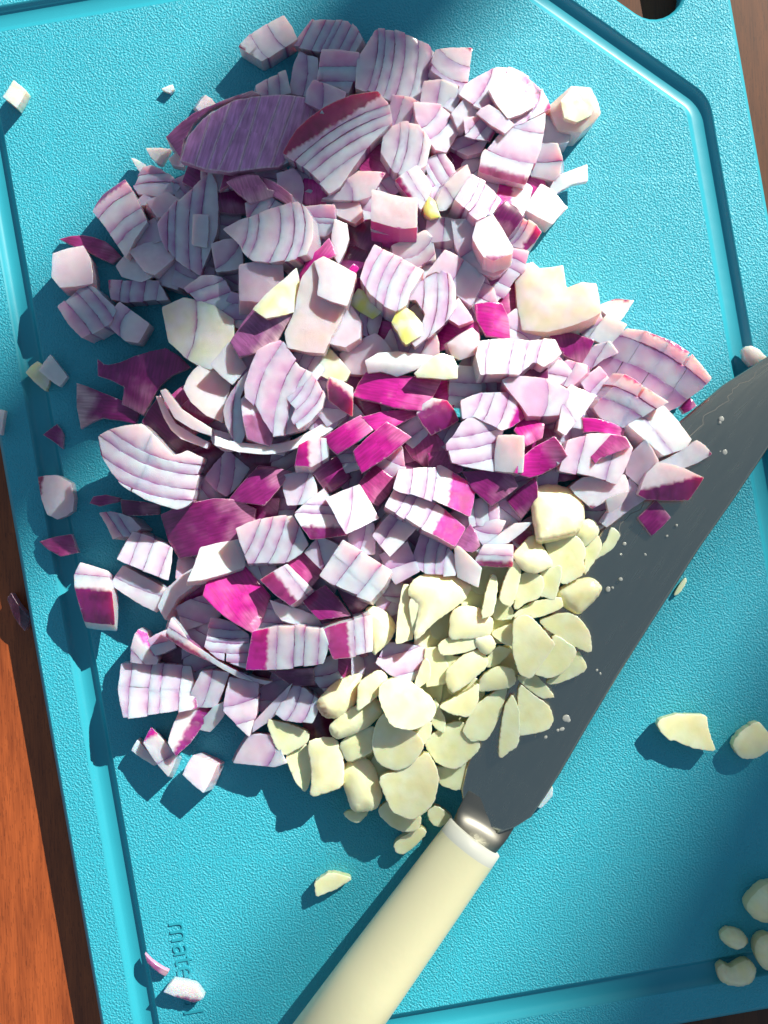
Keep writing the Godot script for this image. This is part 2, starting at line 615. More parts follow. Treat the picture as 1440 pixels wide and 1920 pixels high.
# One solid from an outline: a top face with a softened edge, walls and an underside. o says how it is shaped:
# c middle, h height of its top, tilt, t thickness, ext how far its underside is shifted, bv edge softness, bu bend across the axis ax, dm doming; kind says how it is coloured.
func solid(poly: PackedVector2Array, o: Dictionary) -> ArrayMesh:
	if not is_clockwise(poly):
		poly.reverse()
	var c: Vector2 = o.c
	var h: float = o.h
	var tilt: Vector2 = o.tilt
	var t: float = o.t
	var ext: Vector2 = o.ext
	var bv: float = o.bv
	var ax: Vector2 = o.ax
	var ay := Vector2(-ax.y, ax.x)
	for k in int(o.get("smooth", 0)):
		poly = cut_corners(poly, 0.25)
	var outline := spread(poly, 0.95)
	var n := outline.size()
	var wob: float = o.get("wob", 0.06)
	var ring := PackedVector2Array()
	for i in n:
		var p := outline[i]
		ring.append(p + Vector2(fine.get_noise_2d(p.x * 1.3, p.y * 1.3), fine.get_noise_2d(p.x * 1.3 + 90.0, p.y * 1.3)) * wob * 2.0)
	var pts := PackedVector2Array(ring)
	for depth in [bv * 0.45, bv, bv * 2.2]:
		for loop in Geometry2D.offset_polygon(ring, -depth, Geometry2D.JOIN_MITER):
			if is_clockwise(loop) == is_clockwise(ring):
				pts.append_array(spread(loop, 1.1))
	var box := Rect2(ring[0], Vector2.ZERO)
	for p in ring:
		box = box.expand(p)
	var step: float = o.get("grid", 1.5)
	var y := box.position.y
	var odd := false
	while y < box.end.y:
		var x := box.position.x + (step * 0.5 if odd else 0.0)
		while x < box.end.x:
			var p := Vector2(x, y) + Vector2(fine.get_noise_2d(x, y), fine.get_noise_2d(y, x)) * 0.35
			if Geometry2D.is_point_in_polygon(p, ring):
				pts.append(p)
			x += step
		y += step * 0.87
		odd = not odd
	# distance of every point from the edge
	var count := pts.size()
	var dist := PackedFloat32Array()
	dist.resize(count)
	var far := 0.1
	for i in range(n, count):
		var best := 1e9
		var p := pts[i]
		for k in n:
			var a := ring[k]
			var ab := ring[(k + 1) % n] - a
			var f := clampf((p - a).dot(ab) / maxf(ab.length_squared(), 1e-9), 0.0, 1.0)
			best = minf(best, (p - a - ab * f).length_squared())
		dist[i] = sqrt(best)
		far = maxf(far, dist[i])
	var bu: float = o.get("bu", 0.0)
	var dm: float = o.get("dm", 0.0)
	var uc: float = o.uc
	var uh: float = maxf(o.uh, 0.5)
	var slope: float = o.get("slope", 0.0)
	var pos := PackedVector3Array()
	var col := PackedColorArray()
	for i in count:
		var p := pts[i]
		var d := dist[i]
		var u := (p - c).dot(ax)
		var v := (p - c).dot(ay)
		var hh := h + tilt.dot(p - c) - bu * pow((u - uc) / uh, 2.0)
		if dm > 0.0:
			hh -= dm * pow(1.0 - minf(d / far, 1.0), 2.0)
		var e := 1.0 - minf(d / bv, 1.0)
		hh -= o.bd * (1.0 - sqrt(maxf(0.0, 1.0 - e * e)))
		hh += float(o.get("rough", 0.17)) * soft.get_noise_2d(p.x * 1.6 + h * 3.0, p.y * 1.6)
		if slope > 0.0:
			var past: float = (o.skin_lo + o.skin_jag * fine.get_noise_2d(v * 0.5, h) - u) if o.skin_side < 0 else (u - o.skin_hi - o.skin_jag * fine.get_noise_2d(v * 0.5, h))
			if past > 0.0:
				hh -= past * slope
		pos.append(Vector3(p.x - c.x, hh, p.y - c.y))
		col.append(colour(p, u, v, d, far, o))
	var st := SurfaceTool.new()
	st.begin(Mesh.PRIMITIVE_TRIANGLES)
	st.set_smooth_group(0)
	var tri := Geometry2D.triangulate_delaunay(pts)
	var keep := PackedInt32Array()
	for k in range(0, tri.size(), 3):
		var a := pts[tri[k]]
		var b := pts[tri[k + 1]]
		var d := pts[tri[k + 2]]
		var area := (b - a).cross(d - a)
		if absf(area) < 1e-4 or not Geometry2D.is_point_in_polygon((a + b + d) / 3.0, ring):
			continue
		keep.append(tri[k])
		keep.append(tri[k + 1] if area > 0 else tri[k + 2])
		keep.append(tri[k + 2] if area > 0 else tri[k + 1])
	var uvs: float = 1.0 / o.get("vein", 22.0)
	for i in keep:
		st.set_color(col[i])
		var vein := Vector2((pts[i] - c).dot(ax), (pts[i] - c).dot(ay)) * uvs
		st.set_uv(Vector2(vein.y, vein.x) if o.get("across", false) else vein)
		st.add_vertex(pos[i] * MM)
	# walls, with one belt half-way
	st.set_smooth_group(2 if o.get("round", false) else -1)
	var shrink: float = o.get("foot", 0.0)
	var foot := PackedVector3Array()
	var belt := PackedVector3Array()
	var wall := PackedColorArray()
	for i in n:
		var p := ring[i]
		var base: float = h + tilt.dot(p - c) - bu * pow(((p - c).dot(ax) - uc) / uh, 2.0) - t
		base = minf(base, pos[i].y - 0.25)
		var q := p + ext + (c - p).normalized() * shrink
		foot.append(Vector3(q.x - c.x, base, q.y - c.y))
		belt.append(pos[i].lerp(foot[i], 0.5) + Vector3(p.x - c.x, 0, p.y - c.y).normalized() * (shrink * (0.55 if o.dm > 1.0 else 0.05)))
		wall.append(wall_colour(p, (p - c).dot(ax), (p - c).dot(ay), o))
	for i in n:
		var j := (i + 1) % n
		for q in [[pos[j], j], [pos[i], i], [belt[i], i], [pos[j], j], [belt[i], i], [belt[j], j], [belt[j], j], [belt[i], i], [foot[i], i], [belt[j], j], [foot[i], i], [foot[j], j]]:
			st.set_color(wall[q[1]])
			st.set_uv(Vector2(0.1, 0.1))
			st.add_vertex(q[0] * MM)
	st.set_smooth_group(3)
	var under := Geometry2D.triangulate_polygon(ring)
	for k in range(0, under.size(), 3):
		for i in [under[k], under[k + 2], under[k + 1]]:
			st.set_color(wall[i])
			st.set_uv(Vector2(0.1, 0.1))
			st.add_vertex(foot[i] * MM)
	st.index()
	st.generate_normals()
	return st.commit()


func colour(p: Vector2, u: float, v: float, d: float, far: float, o: Dictionary) -> Color:
	var k: float = soft.get_noise_2d(p.x * 1.6 + o.h * 7.0, p.y * 1.6)
	var g: float = fine.get_noise_2d(p.x * 1.2, p.y * 1.2)
	match o.kind:
		"garlic":
			var c := Color(0.86, 0.76, 0.43).lerp(Color(0.88, 0.82, 0.57), clampf(0.45 + k * 0.9, 0, 1))
			if o.get("core", 0.0) > 0.0:
				var r := Vector2(u, v).length()
				c = c.lerp(Color(0.66, 0.62, 0.22), o.core * (0.55 * exp(-r * r / 3.0) + 0.3 * exp(-pow(r - far * 0.62, 2.0) / 0.5)))
			if o.get("brown", 0.0) > 0.0:
				c = c.lerp(Color(0.27, 0.13, 0.06), clampf(o.brown * smoothstep(o.uh * 0.45, o.uh * 0.9, u - o.uc) * (0.6 + 1.2 * absf(g)), 0, 1))
			c = c.lerp(Color(0.80, 0.79, 0.62), 0.35 * exp(-d / 0.7))
			return c * (1.0 + 0.06 * g)
		"sheet":
			var s := tone(o.tone)
			var pale := s.lerp(Color(0.62, 0.36, 0.5), 0.5)
			var c := s.lerp(s * 0.6, clampf(0.2 - k * 0.8, 0, 1)).lerp(pale, clampf(k * 0.8 - 0.3, 0, 0.4))
			if o.get("fade", 0.0) > 0.0:      # the pale end of a layer, near the root
				c = c.lerp(Color(0.72, 0.50, 0.60) if o.fade < 0.4 else Color(0.70, 0.62, 0.60), o.fade * smoothstep(0.1, 1.0, (u - o.uc) / o.uh + k * 0.6))
			if d < o.get("rim", 0.09):
				c = c.lerp(Color(0.76, 0.6, 0.70), 0.75)
			return c
	# cut flesh of an onion, with the purple skin of each layer at its seams
	var near_lo: float = u - o.lo - bow(o, v)
	var near_hi: float = o.hi + bow(o, v) - u
	var outward := clampf(near_lo / maxf(near_lo + near_hi, 0.1), 0.0, 1.0) if o.seam_lo or o.seam_hi else 0.5
	var flesh := Color(0.80, 0.695, 0.735).lerp(Color(0.70, 0.36, 0.56), clampf(o.pink * (0.45 + 1.15 * outward + k * 0.6), 0, 1))
	if o.yellow != 0.0:
		flesh = flesh.lerp(Color(0.76, 0.68, 0.16) if o.yellow > 0 else Color(0.72, 0.68, 0.42), clampf(absf(o.yellow) * (0.75 + k * 0.9), 0, 1))
	var seam: float = 0.0
	if o.seam_lo:
		seam = maxf(seam, 0.30 * exp(-maxf(near_lo, 0.0) / 0.7))
	if o.seam_hi:
		seam = maxf(seam, 0.55 * exp(-maxf(near_hi, 0.0) / 1.2))
	var c := flesh.lerp(Color(0.50, 0.13, 0.36), minf(seam * o.seam_strength * (1.0 + 1.0 * k), 0.92))
	if d < 0.08 and ((o.seam_lo and near_lo < 0.4) or (o.seam_hi and near_hi < 0.4)):
		c = Color(0.40, 0.075, 0.28).lerp(flesh, clampf(0.2 + 1.1 * fine.get_noise_2d(v * 0.35, u * 0.2 + o.h), 0.0, 0.7))
	if o.skin_side != 0:
		var past: float = (o.skin_lo + o.skin_jag * fine.get_noise_2d(v * 0.5, o.h) - u) if o.skin_side < 0 else (u - o.skin_hi - o.skin_jag * fine.get_noise_2d(v * 0.5, o.h))
		if past > -0.3:
			var s := tone(o.tone)
			c = s.lerp(s * 0.6, clampf(0.3 - k * 1.2 + 0.25 * sin(v * 2.1 + k * 4.0), 0, 1)).lerp(Color(0.74, 0.6, 0.66), clampf(-past / 0.3, 0, 1))
			if d < 0.1:
				c = c.lerp(Color(0.72, 0.5, 0.62), 0.5)
	return c * (1.0 + 0.07 * g)


func bow(o: Dictionary, v: float) -> float:
	return o.k * (1.0 - pow((v - o.vc) / maxf(o.vh, 0.5), 2.0)) + 0.08 * sin(v * 0.9 + o.h) + 0.14 * soft.get_noise_2d(v * 4.0, o.h * 3.0)


func wall_colour(p: Vector2, u: float, v: float, o: Dictionary) -> Color:
	if o.kind == "garlic":
		var g := Color(0.74, 0.68, 0.36)
		if o.get("brown", 0.0) > 0.0:
			g = g.lerp(Color(0.3, 0.15, 0.07), o.brown * smoothstep(o.uh * 0.6, o.uh, u - o.uc))
		return g
	if o.kind == "sheet":
		return Color(0.66, 0.42, 0.54).lerp(tone(o.tone), 0.25)
	var near_lo: float = u - o.lo - bow(o, v)
	var near_hi: float = o.hi + bow(o, v) - u
	if o.has("side"):
		return tone(o.side)
	if (o.seam_lo and near_lo < 0.5) or (o.seam_hi and near_hi < 0.5):
		return Color(0.42, 0.14, 0.30)
	if (o.skin_side < 0 and near_lo < 0.6) or (o.skin_side > 0 and near_hi < 0.6):
		return tone(o.tone)
	var flesh := Color(0.78, 0.66, 0.70).lerp(Color(0.68, 0.33, 0.51), clampf(o.pink * 1.1, 0, 1))
	if o.yellow != 0.0:
		flesh = flesh.lerp(Color(0.74, 0.67, 0.25), absf(o.yellow) * 0.7)
	return flesh


func outline_of(xz: Array) -> PackedVector2Array:
	var out := PackedVector2Array()
	for i in range(0, xz.size(), 2):
		out.append(Vector2(xz[i], xz[i + 1]))
	return out


func frame_of(poly: PackedVector2Array, h: float, q: Dictionary) -> Dictionary:
	var c := Vector2.ZERO
	for p in spread(poly, 1.0):
		c += p
	c /= spread(poly, 1.0).size()
	var ax := Vector2.from_angle(deg_to_rad(q.get("a", 0.0)))
	var ay := Vector2(-ax.y, ax.x)
	var lo := 1e9
	var hi := -1e9
	var vl := 1e9
	var vh := -1e9
	for p in poly:
		lo = minf(lo, (p - c).dot(ax)); hi = maxf(hi, (p - c).dot(ax))
		vl = minf(vl, (p - c).dot(ay)); vh = maxf(vh, (p - c).dot(ay))
	return {
		c = c, h = h, tilt = Vector2(q.get("tx", 0.0), q.get("tz", 0.0)), t = q.get("t", minf(h - 0.2, 9.0)), ext = Vector2(q.get("ex", 0.0), q.get("ez", 0.0)), ax = ax,
		lo = lo, hi = hi, vl = vl, vr = vh, uc = (lo + hi) / 2, uh = (hi - lo) / 2, vc = (vl + vh) / 2, vh = (vh - vl) / 2, k = q.get("k", 0.0),
		bu = q.get("bu", 0.0), dm = q.get("dm", 0.0),
	}


# A diced piece of red onion: n layers across the axis a (degrees), each also cut m times; s names the end that still wears the outer skin, w wide.
func dice(label: String, xz: Array, h: float, q := {}, called := "onion_dice", group := "diced red onion heaped on the board") -> void:
	var poly := cut_corners(outline_of(xz), 0.05)
	for x in int(q.get("rd", 0)):
		poly = cut_corners(poly, 0.25)
	var f := frame_of(poly, h, q)
	f.merge({kind = "flesh", pink = q.get("p", 0.35), yellow = q.get("y", 0.0), tone = q.get("tone", "mag"), skin_side = 0, skin_lo = 0.0, skin_hi = 0.0, skin_jag = 0.45, seam_strength = q.get("sm", 1.1), bv = 0.11, bd = 0.012, seam_lo = false, seam_hi = false})
	if q.has("side"):
		f.side = q.side
	var n: int = q.get("n", 1)
	var m: int = q.get("m", 1)
	var s: String = q.get("s", "")
	var w: float = q.get("w", 0.0)
	var lo: float = f.lo
	var hi: float = f.hi
	var at := Vector3(f.c.x, 0, f.c.y) * MM
	if n * m == 1 and s == "":
		f.lo -= 5.0; f.hi += 5.0
		var one := part(called, solid(poly, f), mats.onion, self)
		one.position = at
		tag(one, label, "onion piece", group)
		return
	var o := thing(called, label, "onion piece", group, at)
	var from := lo + (w if s == "lo" else 0.0)
	var to := hi - (w if s == "hi" else 0.0)
	var cuts: Array[float] = []
	for i in n + 1:
		cuts.append(lerpf(from, to, float(i) / n) + (rng.randf_range(-0.27, 0.27) * (to - from) / n if i > 0 and i < n else 0.0))
	cuts[0] = lo - 4.0 - absf(f.k)
	cuts[n] = hi + 4.0 + absf(f.k)
	var ay := Vector2(-f.ax.y, f.ax.x)
	for i in n:
		var g := f.duplicate()
		g.lo = cuts[i]; g.hi = cuts[i + 1]
		g.seam_lo = i > 0; g.seam_hi = i < n - 1
		g.pink = f.pink * rng.randf_range(0.65, 1.4)
		if n > 1 and (s == "" or (i > 0 and i < n - 1)):
			g.uc = (maxf(cuts[i], lo) + minf(cuts[i + 1], hi)) / 2 + f.k * 0.5
			g.uh = maxf((minf(cuts[i + 1], hi) - maxf(cuts[i], lo)) / 2, 0.6)
			g.bu = 0.16
		if s == "lo" and i == 0:
			g.skin_side = -1; g.skin_lo = lo + w
		if s == "hi" and i == n - 1:
			g.skin_side = 1; g.skin_hi = hi - w
		if g.skin_side != 0:
			g.grid = 0.95
			g.slope = q.get("slope", minf(0.75, (f.t - 1.5) / maxf(w, 0.3))) if w > 0.8 else 0.3
		var across: Array[float] = []
		for j in m + 1:
			across.append(lerpf(f.vl, f.vr, float(j) / m) + rng.randf_range(-0.12, 0.12) * (f.vr - f.vl) / m)
		across[0] = f.vl - 3.0
		across[m] = f.vr + 3.0
		for j in m:
			var band := PackedVector2Array()
			var steps := 9
			for k in steps:
				var v := lerpf(across[j], across[j + 1], float(k) / (steps - 1))
				band.append(f.c + f.ax * (cuts[i] + bow(f, v)) + ay * v)
			for k in steps:
				var v := lerpf(across[j + 1], across[j], float(k) / (steps - 1))
				band.append(f.c + f.ax * (cuts[i + 1] + bow(f, v)) + ay * v)
			for piece in Geometry2D.intersect_polygons(poly, band):
				for fit in Geometry2D.offset_polygon(piece, -0.003, Geometry2D.JOIN_MITER):
					if fit.size() < 3 or absf(area_of(fit)) < 1.2 or is_clockwise(fit) != is_clockwise(piece):
						continue
					g.h = h + (rng.randf_range(-0.08, 0.08) if n * m > 1 else 0.0)
					if n > 2:
						var slip := ay * rng.randf_range(-0.45, 0.45)
						for x in fit.size():
							fit[x] += slip
					part("layer", solid(fit, g), mats.onion, o)


func cut_corners(loop: PackedVector2Array, share: float) -> PackedVector2Array:
	var out := PackedVector2Array()
	for i in loop.size():
		var p := loop[i]
		var q := loop[(i + 1) % loop.size()]
		out.append(p.lerp(q, share))
		out.append(q.lerp(p, share))
	return out


func area_of(loop: PackedVector2Array) -> float:
	var s := 0.0
	for i in loop.size():
		s += loop[i].cross(loop[(i + 1) % loop.size()])
	return s / 2


# A single layer of onion seen on its coloured outside
func sheet(label: String, xz: Array, h: float, q := {}, called := "onion_skin_piece", group := "coloured onion layers in the heap") -> void:
	var poly := outline_of(xz)
	var f := frame_of(poly, h, q)
	f.t = q.get("t", minf(2.6, maxf(h - 0.2, 1.0)))
	f.bu = 1.5 * q.get("bu", 1.0)
	f.merge({kind = "sheet", pink = 0.3, yellow = 0.0, tone = q.get("tone", "pur"), skin_side = 0, bv = 0.28, bd = 0.22, seam_lo = false, seam_hi = false, fade = q.get("fade", 0.35), across = q.get("across", 0) == 1})
	var n: int = q.get("n", 1)
	if n > 1:
		var o := thing(called, label, "onion piece", group, Vector3(f.c.x, 0, f.c.y) * MM)
		var ay := Vector2(-f.ax.y, f.ax.x)
		var cuts: Array = [[f.lo - 3.0, 0.0]]
		for i in n - 1:
			cuts.append([lerpf(f.lo, f.hi, (i + 1.0) / n) + rng.randf_range(-0.8, 0.8), rng.randf_range(-0.16, 0.02)])
		cuts.append([f.hi + 3.0, 0.0])
		for i in n:
			var l: Array = cuts[i]
			var r: Array = cuts[i + 1]
			var band := PackedVector2Array([f.c + f.ax * (l[0] - 20.0 * l[1]) - ay * 20.0, f.c + f.ax * (r[0] - 20.0 * r[1]) - ay * 20.0, f.c + f.ax * (r[0] + 20.0 * r[1]) + ay * 20.0, f.c + f.ax * (l[0] + 20.0 * l[1]) + ay * 20.0])
			for fit in Geometry2D.intersect_polygons(poly, band):
				if fit.size() > 2 and absf(area_of(fit)) > 1.0:
					var g := f.duplicate()
					g.rim = 0.34
					g.h = h + 0.12 * (i % 2) + rng.randf_range(-0.06, 0.06)
					part("strip", solid(fit, g), mats.skin, o)
		return
	var one := part(called, solid(poly, f), mats.skin, self)
	one.position = Vector3(f.c.x, 0, f.c.y) * MM
	tag(one, label, "onion piece", group)


func garlic(label: String, xz: Array, h: float, q := {}, called := "garlic_slice", group := "sliced garlic cloves") -> void:
	var poly := outline_of(xz)
	var f := frame_of(poly, h, q)
	f.t = q.get("t", minf(3.6, h - 0.2))
	f.merge({kind = "garlic", skin_side = 0, bv = q.get("bv", 0.2), bd = q.get("bd", 0.12), rough = 0.12, core = q.get("core", 0.5), brown = q.get("brown", 0.0), round = f.dm > 1.0, smooth = 1, foot = q.get("foot", 0.5 if f.dm > 1.0 else 0.15), wob = 0.12})
	var one := part(called, solid(poly, f), mats.garlic, self)
	one.position = Vector3(f.c.x, 0, f.c.y) * MM
	tag(one, label, "garlic", group)


func blade_top(x: float, z: float) -> float:
	# height of the blade's upper face under a point
	var best := 1e9
	var y := 10.0
	for q in [[34.63, 104.94, 38.13, 104.94, 11.0, 11.0], [30.09, 102.87, 43.39, 102.87, 10.9, 10.9], [26.63, 98.45, 48.30, 99.74, 10.4, 10.8], [25.28, 91.28, 52.86, 93.12, 9.6, 10.7], [27.43, 81.76, 57.79, 85.46, 9.0, 10.5], [32.54, 70.37, 66.57, 70.42, 8.8, 10.4], [42.27, 54.59, 77.12, 52.93, 8.4, 10.2], [54.65, 33.50, 90.31, 32.27, 8.0, 10.0], [68.83, 10.59, 103.55, 11.76, 7.6, 9.7], [82.15, -10.60, 115.04, -4.39, 7.2, 9.4], [97.62, -29.71, 126.59, -21.45, 6.8, 9.0], [112.42, -42.13, 139.05, -39.25, 6.4, 8.6], [127.60, -51.75, 149.85, -52.89, 6.0, 8.0], [146.36, -62.98, 159.96, -65.40, 5.6, 7.0], [165.16, -73.70, 165.78, -73.05, 5.2, 5.8]]:
		for k in 11:
			var f := k / 10.0
			var d := Vector2(lerpf(q[0], q[2], f) - x, lerpf(q[1], q[3], f) - z).length()
			if d < best:
				best = d
				y = lerpf(q[4], q[5], f) + lerpf(0.4, 1.15, minf(f / 0.6, 1.0))
	return y


func specks() -> void:
	# drops of juice and tiny crumbs on the blade
	var drop := SphereMesh.new()
	drop.radius = 0.0005
	drop.height = 0.0007
	drop.radial_segments = 12
	drop.rings = 6
	var wet := StandardMaterial3D.new()
	wet.albedo_color = lin(0.45, 0.47, 0.44)
	wet.roughness = 0.12
	for d in [[111.4, -30.7, 1.8], [110.9, -29.5, 1.0], [112.3, -19.7, 1.9], [110.9, -20.0, 1.0], [96.1, 4.4, 1.0], [93.0, 7.9, 1.0], [79.3, 10.5, 1.3], [78.1, 14.0, 1.0], [77.2, 15.1, 1.0], [77.7, 18.4, 1.4], [77.7, 22.1, 1.4], [76.3, 21.4, 1.0], [73.7, 25.4, 1.9], [75.1, 24.9, 1.0], [86.0, 14.0, 1.1], [69.8, 51.9, 1.0], [70.9, 53.0, 1.0], [59.7, 67.6, 2.6], [60.4, 68.3, 1.6], [58.3, 71.2, 1.9], [57.0, 71.6, 1.1], [53.0, 73.9, 1.3], [49.7, 73.5, 1.0]]:
		var o := part("juice_drop", drop, wet, self)
		o.position = Vector3(d[0], blade_top(d[0], d[1]), d[1]) * MM
		o.scale = Vector3(d[2], 0.8, d[2] * rng.randf_range(0.6, 1.0))
		o.rotation.y = rng.randf_range(0.0, 3.0)
		tag(o, "tiny glistening drop or crumb stuck to the knife blade", "juice drop", "tiny drops and crumbs on the blade")


func heap() -> void:
	dice("dice with two purple seams lying apart above the heap's upper edge", [-48.1, -153.4, -44, -157.6, -39.8, -160.4, -33.2, -164, -30.3, -160, -28.6, -156, -32.5, -153.4, -40.2, -148.4], 9, {a = -37, n = 3, s = "lo", w = 0.9, tone = "deep", p = 0.2, k = -1})
	dice("flat wide dice with seven slanted layers at the heap's top edge", [-24.1, -162.2, -20.3, -162.6, -11.9, -161.5, -9.2, -158.8, -7, -155, -9.7, -150.2, -20.4, -151.8, -25.9, -153.2, -30.4, -154, -28.2, -157.3], 9.6, {a = 28, n = 7, p = 0.35, bu = 0.6, tx = 0.16, tz = -0.01, ex = 2.52, ez = 0.84})
	dice("narrow two-layer dice standing between two layered pieces at the top", [-29.9, -148.6, -27.9, -152.6, -25.6, -151.3, -21.7, -150, -21.7, -144.1, -23.1, -137.8, -24.5, -136.5, -31.6, -138.5], 8.4, {a = 4, n = 2, p = 0.55, k = 1, bu = 0.3, tx = 0.16, tz = 0.1, ex = 0, ez = 1.81})
	dice("square dice of horizontal layers with a pale front below", [-20.3, -150.9, -14.2, -150.2, -7.8, -148.6, -8, -145.1, -9.3, -140.3, -11.1, -136, -22.6, -138.8, -21.8, -142.7, -21.1, -146.3], 14.2, {a = 95, n = 3, p = 0.5, tz = -0.07, bu = -0.3, tx = 0.24, ex = -0.54, ez = 3.96})
	dice("tall fan of seven upright purplish layers at the heap's top", [-2.6, -157.5, 4.4, -157.4, 14.4, -153.8, 17.1, -150.8, 15.8, -139.7, 12.8, -131.9, 4.3, -132, -3.8, -135.5, -9.3, -136.9, -8.7, -146.6], 13.5, {a = 10, n = 7, p = 0.5, k = 1.5, t = 11, tz = 0.11, bu = 0.3, tx = -0.25})
	dice("dark triangular piece of nested chevron layers beside the tall fan", [16.9, -150.1, 22.7, -150.8, 29.1, -151, 28.2, -145, 27.5, -139.7, 24.8, -134.4, 22.2, -129.4, 19.1, -131.3, 24.4, -138.3, 18.9, -140.4, 14.8, -143.4], 14.8, {a = -62, n = 4, p = 0.5, s = "hi", w = 0.8, tone = "deep", k = -2, bu = -0.3, tx = -0.09, tz = 0.05, ex = -1.99, ez = 0.94})
	dice("pale two-layer block below the nested chevron piece", [12.7, -139.4, 18.8, -140.1, 24, -138.1, 23.1, -131.6, 22.2, -129.7, 16.2, -131, 11.7, -133.1], 15.5, {a = 10, n = 2, p = 0.4, bu = -0.1, tx = -0.02, tz = -0.12, ex = 1.08, ez = 1.84})
	dice("three upright layers continuing below the tall fan", [2.4, -134.9, 8.7, -133.9, 14.1, -130.2, 12.5, -124, 8.7, -115.5, 4.2, -118.2, 0.5, -122.7], 15.9, {a = 18, n = 3, p = 0.6, bu = 0.7, tx = 0.11, tz = -0.1})
	dice("rounded pale dice of three curved layers near the upper middle", [9.3, -131.5, 17.8, -131.6, 21.5, -129.4, 23.1, -127, 24, -122.5, 20.1, -116.1, 16.3, -116.6, 13.6, -120.3, 10.1, -125.7], 17.4, {a = 42, n = 3, k = 1.6, p = 0.45, bu = -0.1, tx = -0.3, tz = 0.01, ex = -1.14, ez = 1.93})
	dice("cube of curved layers with a pale front in the upper middle", [0, -122.7, 6.8, -124.9, 11.3, -124, 15.1, -118.1, 13.5, -110.7, 7.7, -107.8, 3.2, -108.5, -1.1, -115.1], 20.2, {a = 12, n = 4, p = 0.3, k = 1.2, bu = -0.3, tz = -0.03, ex = -0.72, ez = 3.24})
	dice("big chevron dice with five stacked layers at the upper right", [23.9, -134.4, 25.9, -137.7, 27.9, -139.4, 31.9, -141.9, 36.5, -144.6, 41.1, -144.6, 45.2, -142.8, 48.2, -140.5, 50.9, -137.9, 54.3, -131.2, 48.3, -127.2, 41.7, -124.2, 36.7, -128, 29.7, -130.4], 16.3, {a = 25, n = 5, p = 0.42, k = 1.5, s = "hi", w = 1.2, tone = "rose", t = 12, sm = 1.8, bu = 0.6, tx = -0.13, tz = 0.19})
	dice("white chip lying on top of the big chevron dice", [33.3, -135.1, 35.9, -138.6, 39.6, -141.1, 44.8, -135.7, 48.4, -130.5, 44, -127.4, 39.5, -125.5, 35.6, -130.4], 19.8, {n = 1, p = 0.25, t = 3.5, bu = 0.1, tx = -0.22, tz = 0.17})
	dice("small pale chip between chevron dice and curved dice", [21.6, -128.6, 26.4, -133.9, 30.6, -131.7, 29.8, -127.6, 25.9, -123.4, 23.8, -123.7], 16.7, {p = 0.4, bu = 0, tx = -0.2, tz = -0.13, ex = -1.5, ez = 2.55})
	dice("tiny purple and white cube among small chips", [25.1, -125.9, 32.1, -127.2, 36.8, -124.2, 34.2, -119.4, 29.9, -119.5, 25.8, -120.5], 19.1, {n = 3, a = 40, p = 0.5, s = "hi", w = 1.2, tone = "rose", bu = -0.2, tx = -0.16, ex = 1.28, ez = -1.71})
	dice("narrow frosted strip lying over the tiny purple cube", [30.9, -129, 33.5, -130.2, 37.8, -127.6, 41.6, -123.9, 38.6, -120.7, 33.9, -123.5, 29.4, -127.4], 21.2, {p = 0.6, t = 3.5, tz = 0.09, bu = 0.7, tx = -0.04})
	dice("low two-layer chip under the frosted strip", [21.9, -121.1, 26.5, -122.7, 33.6, -120.3, 31.6, -116.4, 27, -115.4, 21.8, -118.5], 14.7, {n = 2, a = 70, p = 0.5, bu = 0.1, tx = 0.19, tz = 0.25})
	dice("big pale wedge with a torn fold below the chevron dice", [36.3, -121, 41.5, -124, 46.7, -126.6, 52.2, -129.7, 51.9, -124.5, 50.1, -116.9, 48.2, -111.3, 46.3, -106.4, 38.6, -107.6, 30.5, -109.2, 31.4, -114.7], 17.2, {n = 3, a = 100, p = 0.35, k = 1, t = 11, s = "hi", w = 2, tone = "pink", bu = 0.3, tx = -0.31, tz = -0.09})
	dice("white core cube with a yellow top apart from the heap", [54, -133.3, 56.9, -135.7, 61.2, -139.3, 67.6, -138.8, 70.4, -134.2, 71.3, -130.9, 68.6, -127.9, 65, -124.8, 57.3, -125.6], 12.4, {n = 1, p = 0.2, y = 0.25, t = 11, dm = 1.6, rd = 2, bu = 0.7, tx = 0.01, tz = -0.2, ex = -1.44, ez = 1.44})
	dice("pale yellow heart piece on the white core cube", [57.4, -133.7, 61.1, -138.1, 67.4, -138.5, 69.3, -134.4, 67.8, -129.8, 62.8, -126.9, 58.5, -127.9], 13.3, {n = 1, p = 0, y = 0.55, t = 3, rd = 2, dm = 0.5, bu = -0.2, tx = -0.29, tz = 0.1})
	dice("greyish bit tucked under the white core cube", [52.6, -131.1, 56.9, -130.9, 61.8, -125.1, 61.2, -122.4, 56.8, -121.2, 52, -122], 8.4, {p = 0.3, bu = 0.5, tx = -0.13, tz = 0.05, ex = -0.71, ez = 1.21})
	dice("small grey dice on the board at the upper right", [50.6, -121.7, 57.2, -121.3, 58.8, -116.3, 58, -111.3, 56.5, -109.4, 48.3, -111.4], 8.8, {p = 0.3, n = 2, a = 90, bu = 0, tx = 0.19, tz = -0.16, ex = 1.92, ez = 0.64})
	dice("curved white sliver beyond the upper right edge", [67.2, -115, 67.4, -109.4, 62.3, -108.4, 58.9, -106.5, 56.2, -104.5, 54.9, -107.4, 56.9, -110.9, 60.8, -112.6], 8, {p = 0.05, t = 3})
	dice("white rectangular dice on the board below the curved sliver", [51.8, -108.6, 55.5, -106.5, 60.6, -100.2, 59.1, -99.3, 55.4, -94.4, 50.4, -97, 45.9, -99.8], 9.5, {p = 0.05, n = 1, bu = 0.5, tx = -0.04, tz = 0.17, ex = -1.31, ez = 0.62})
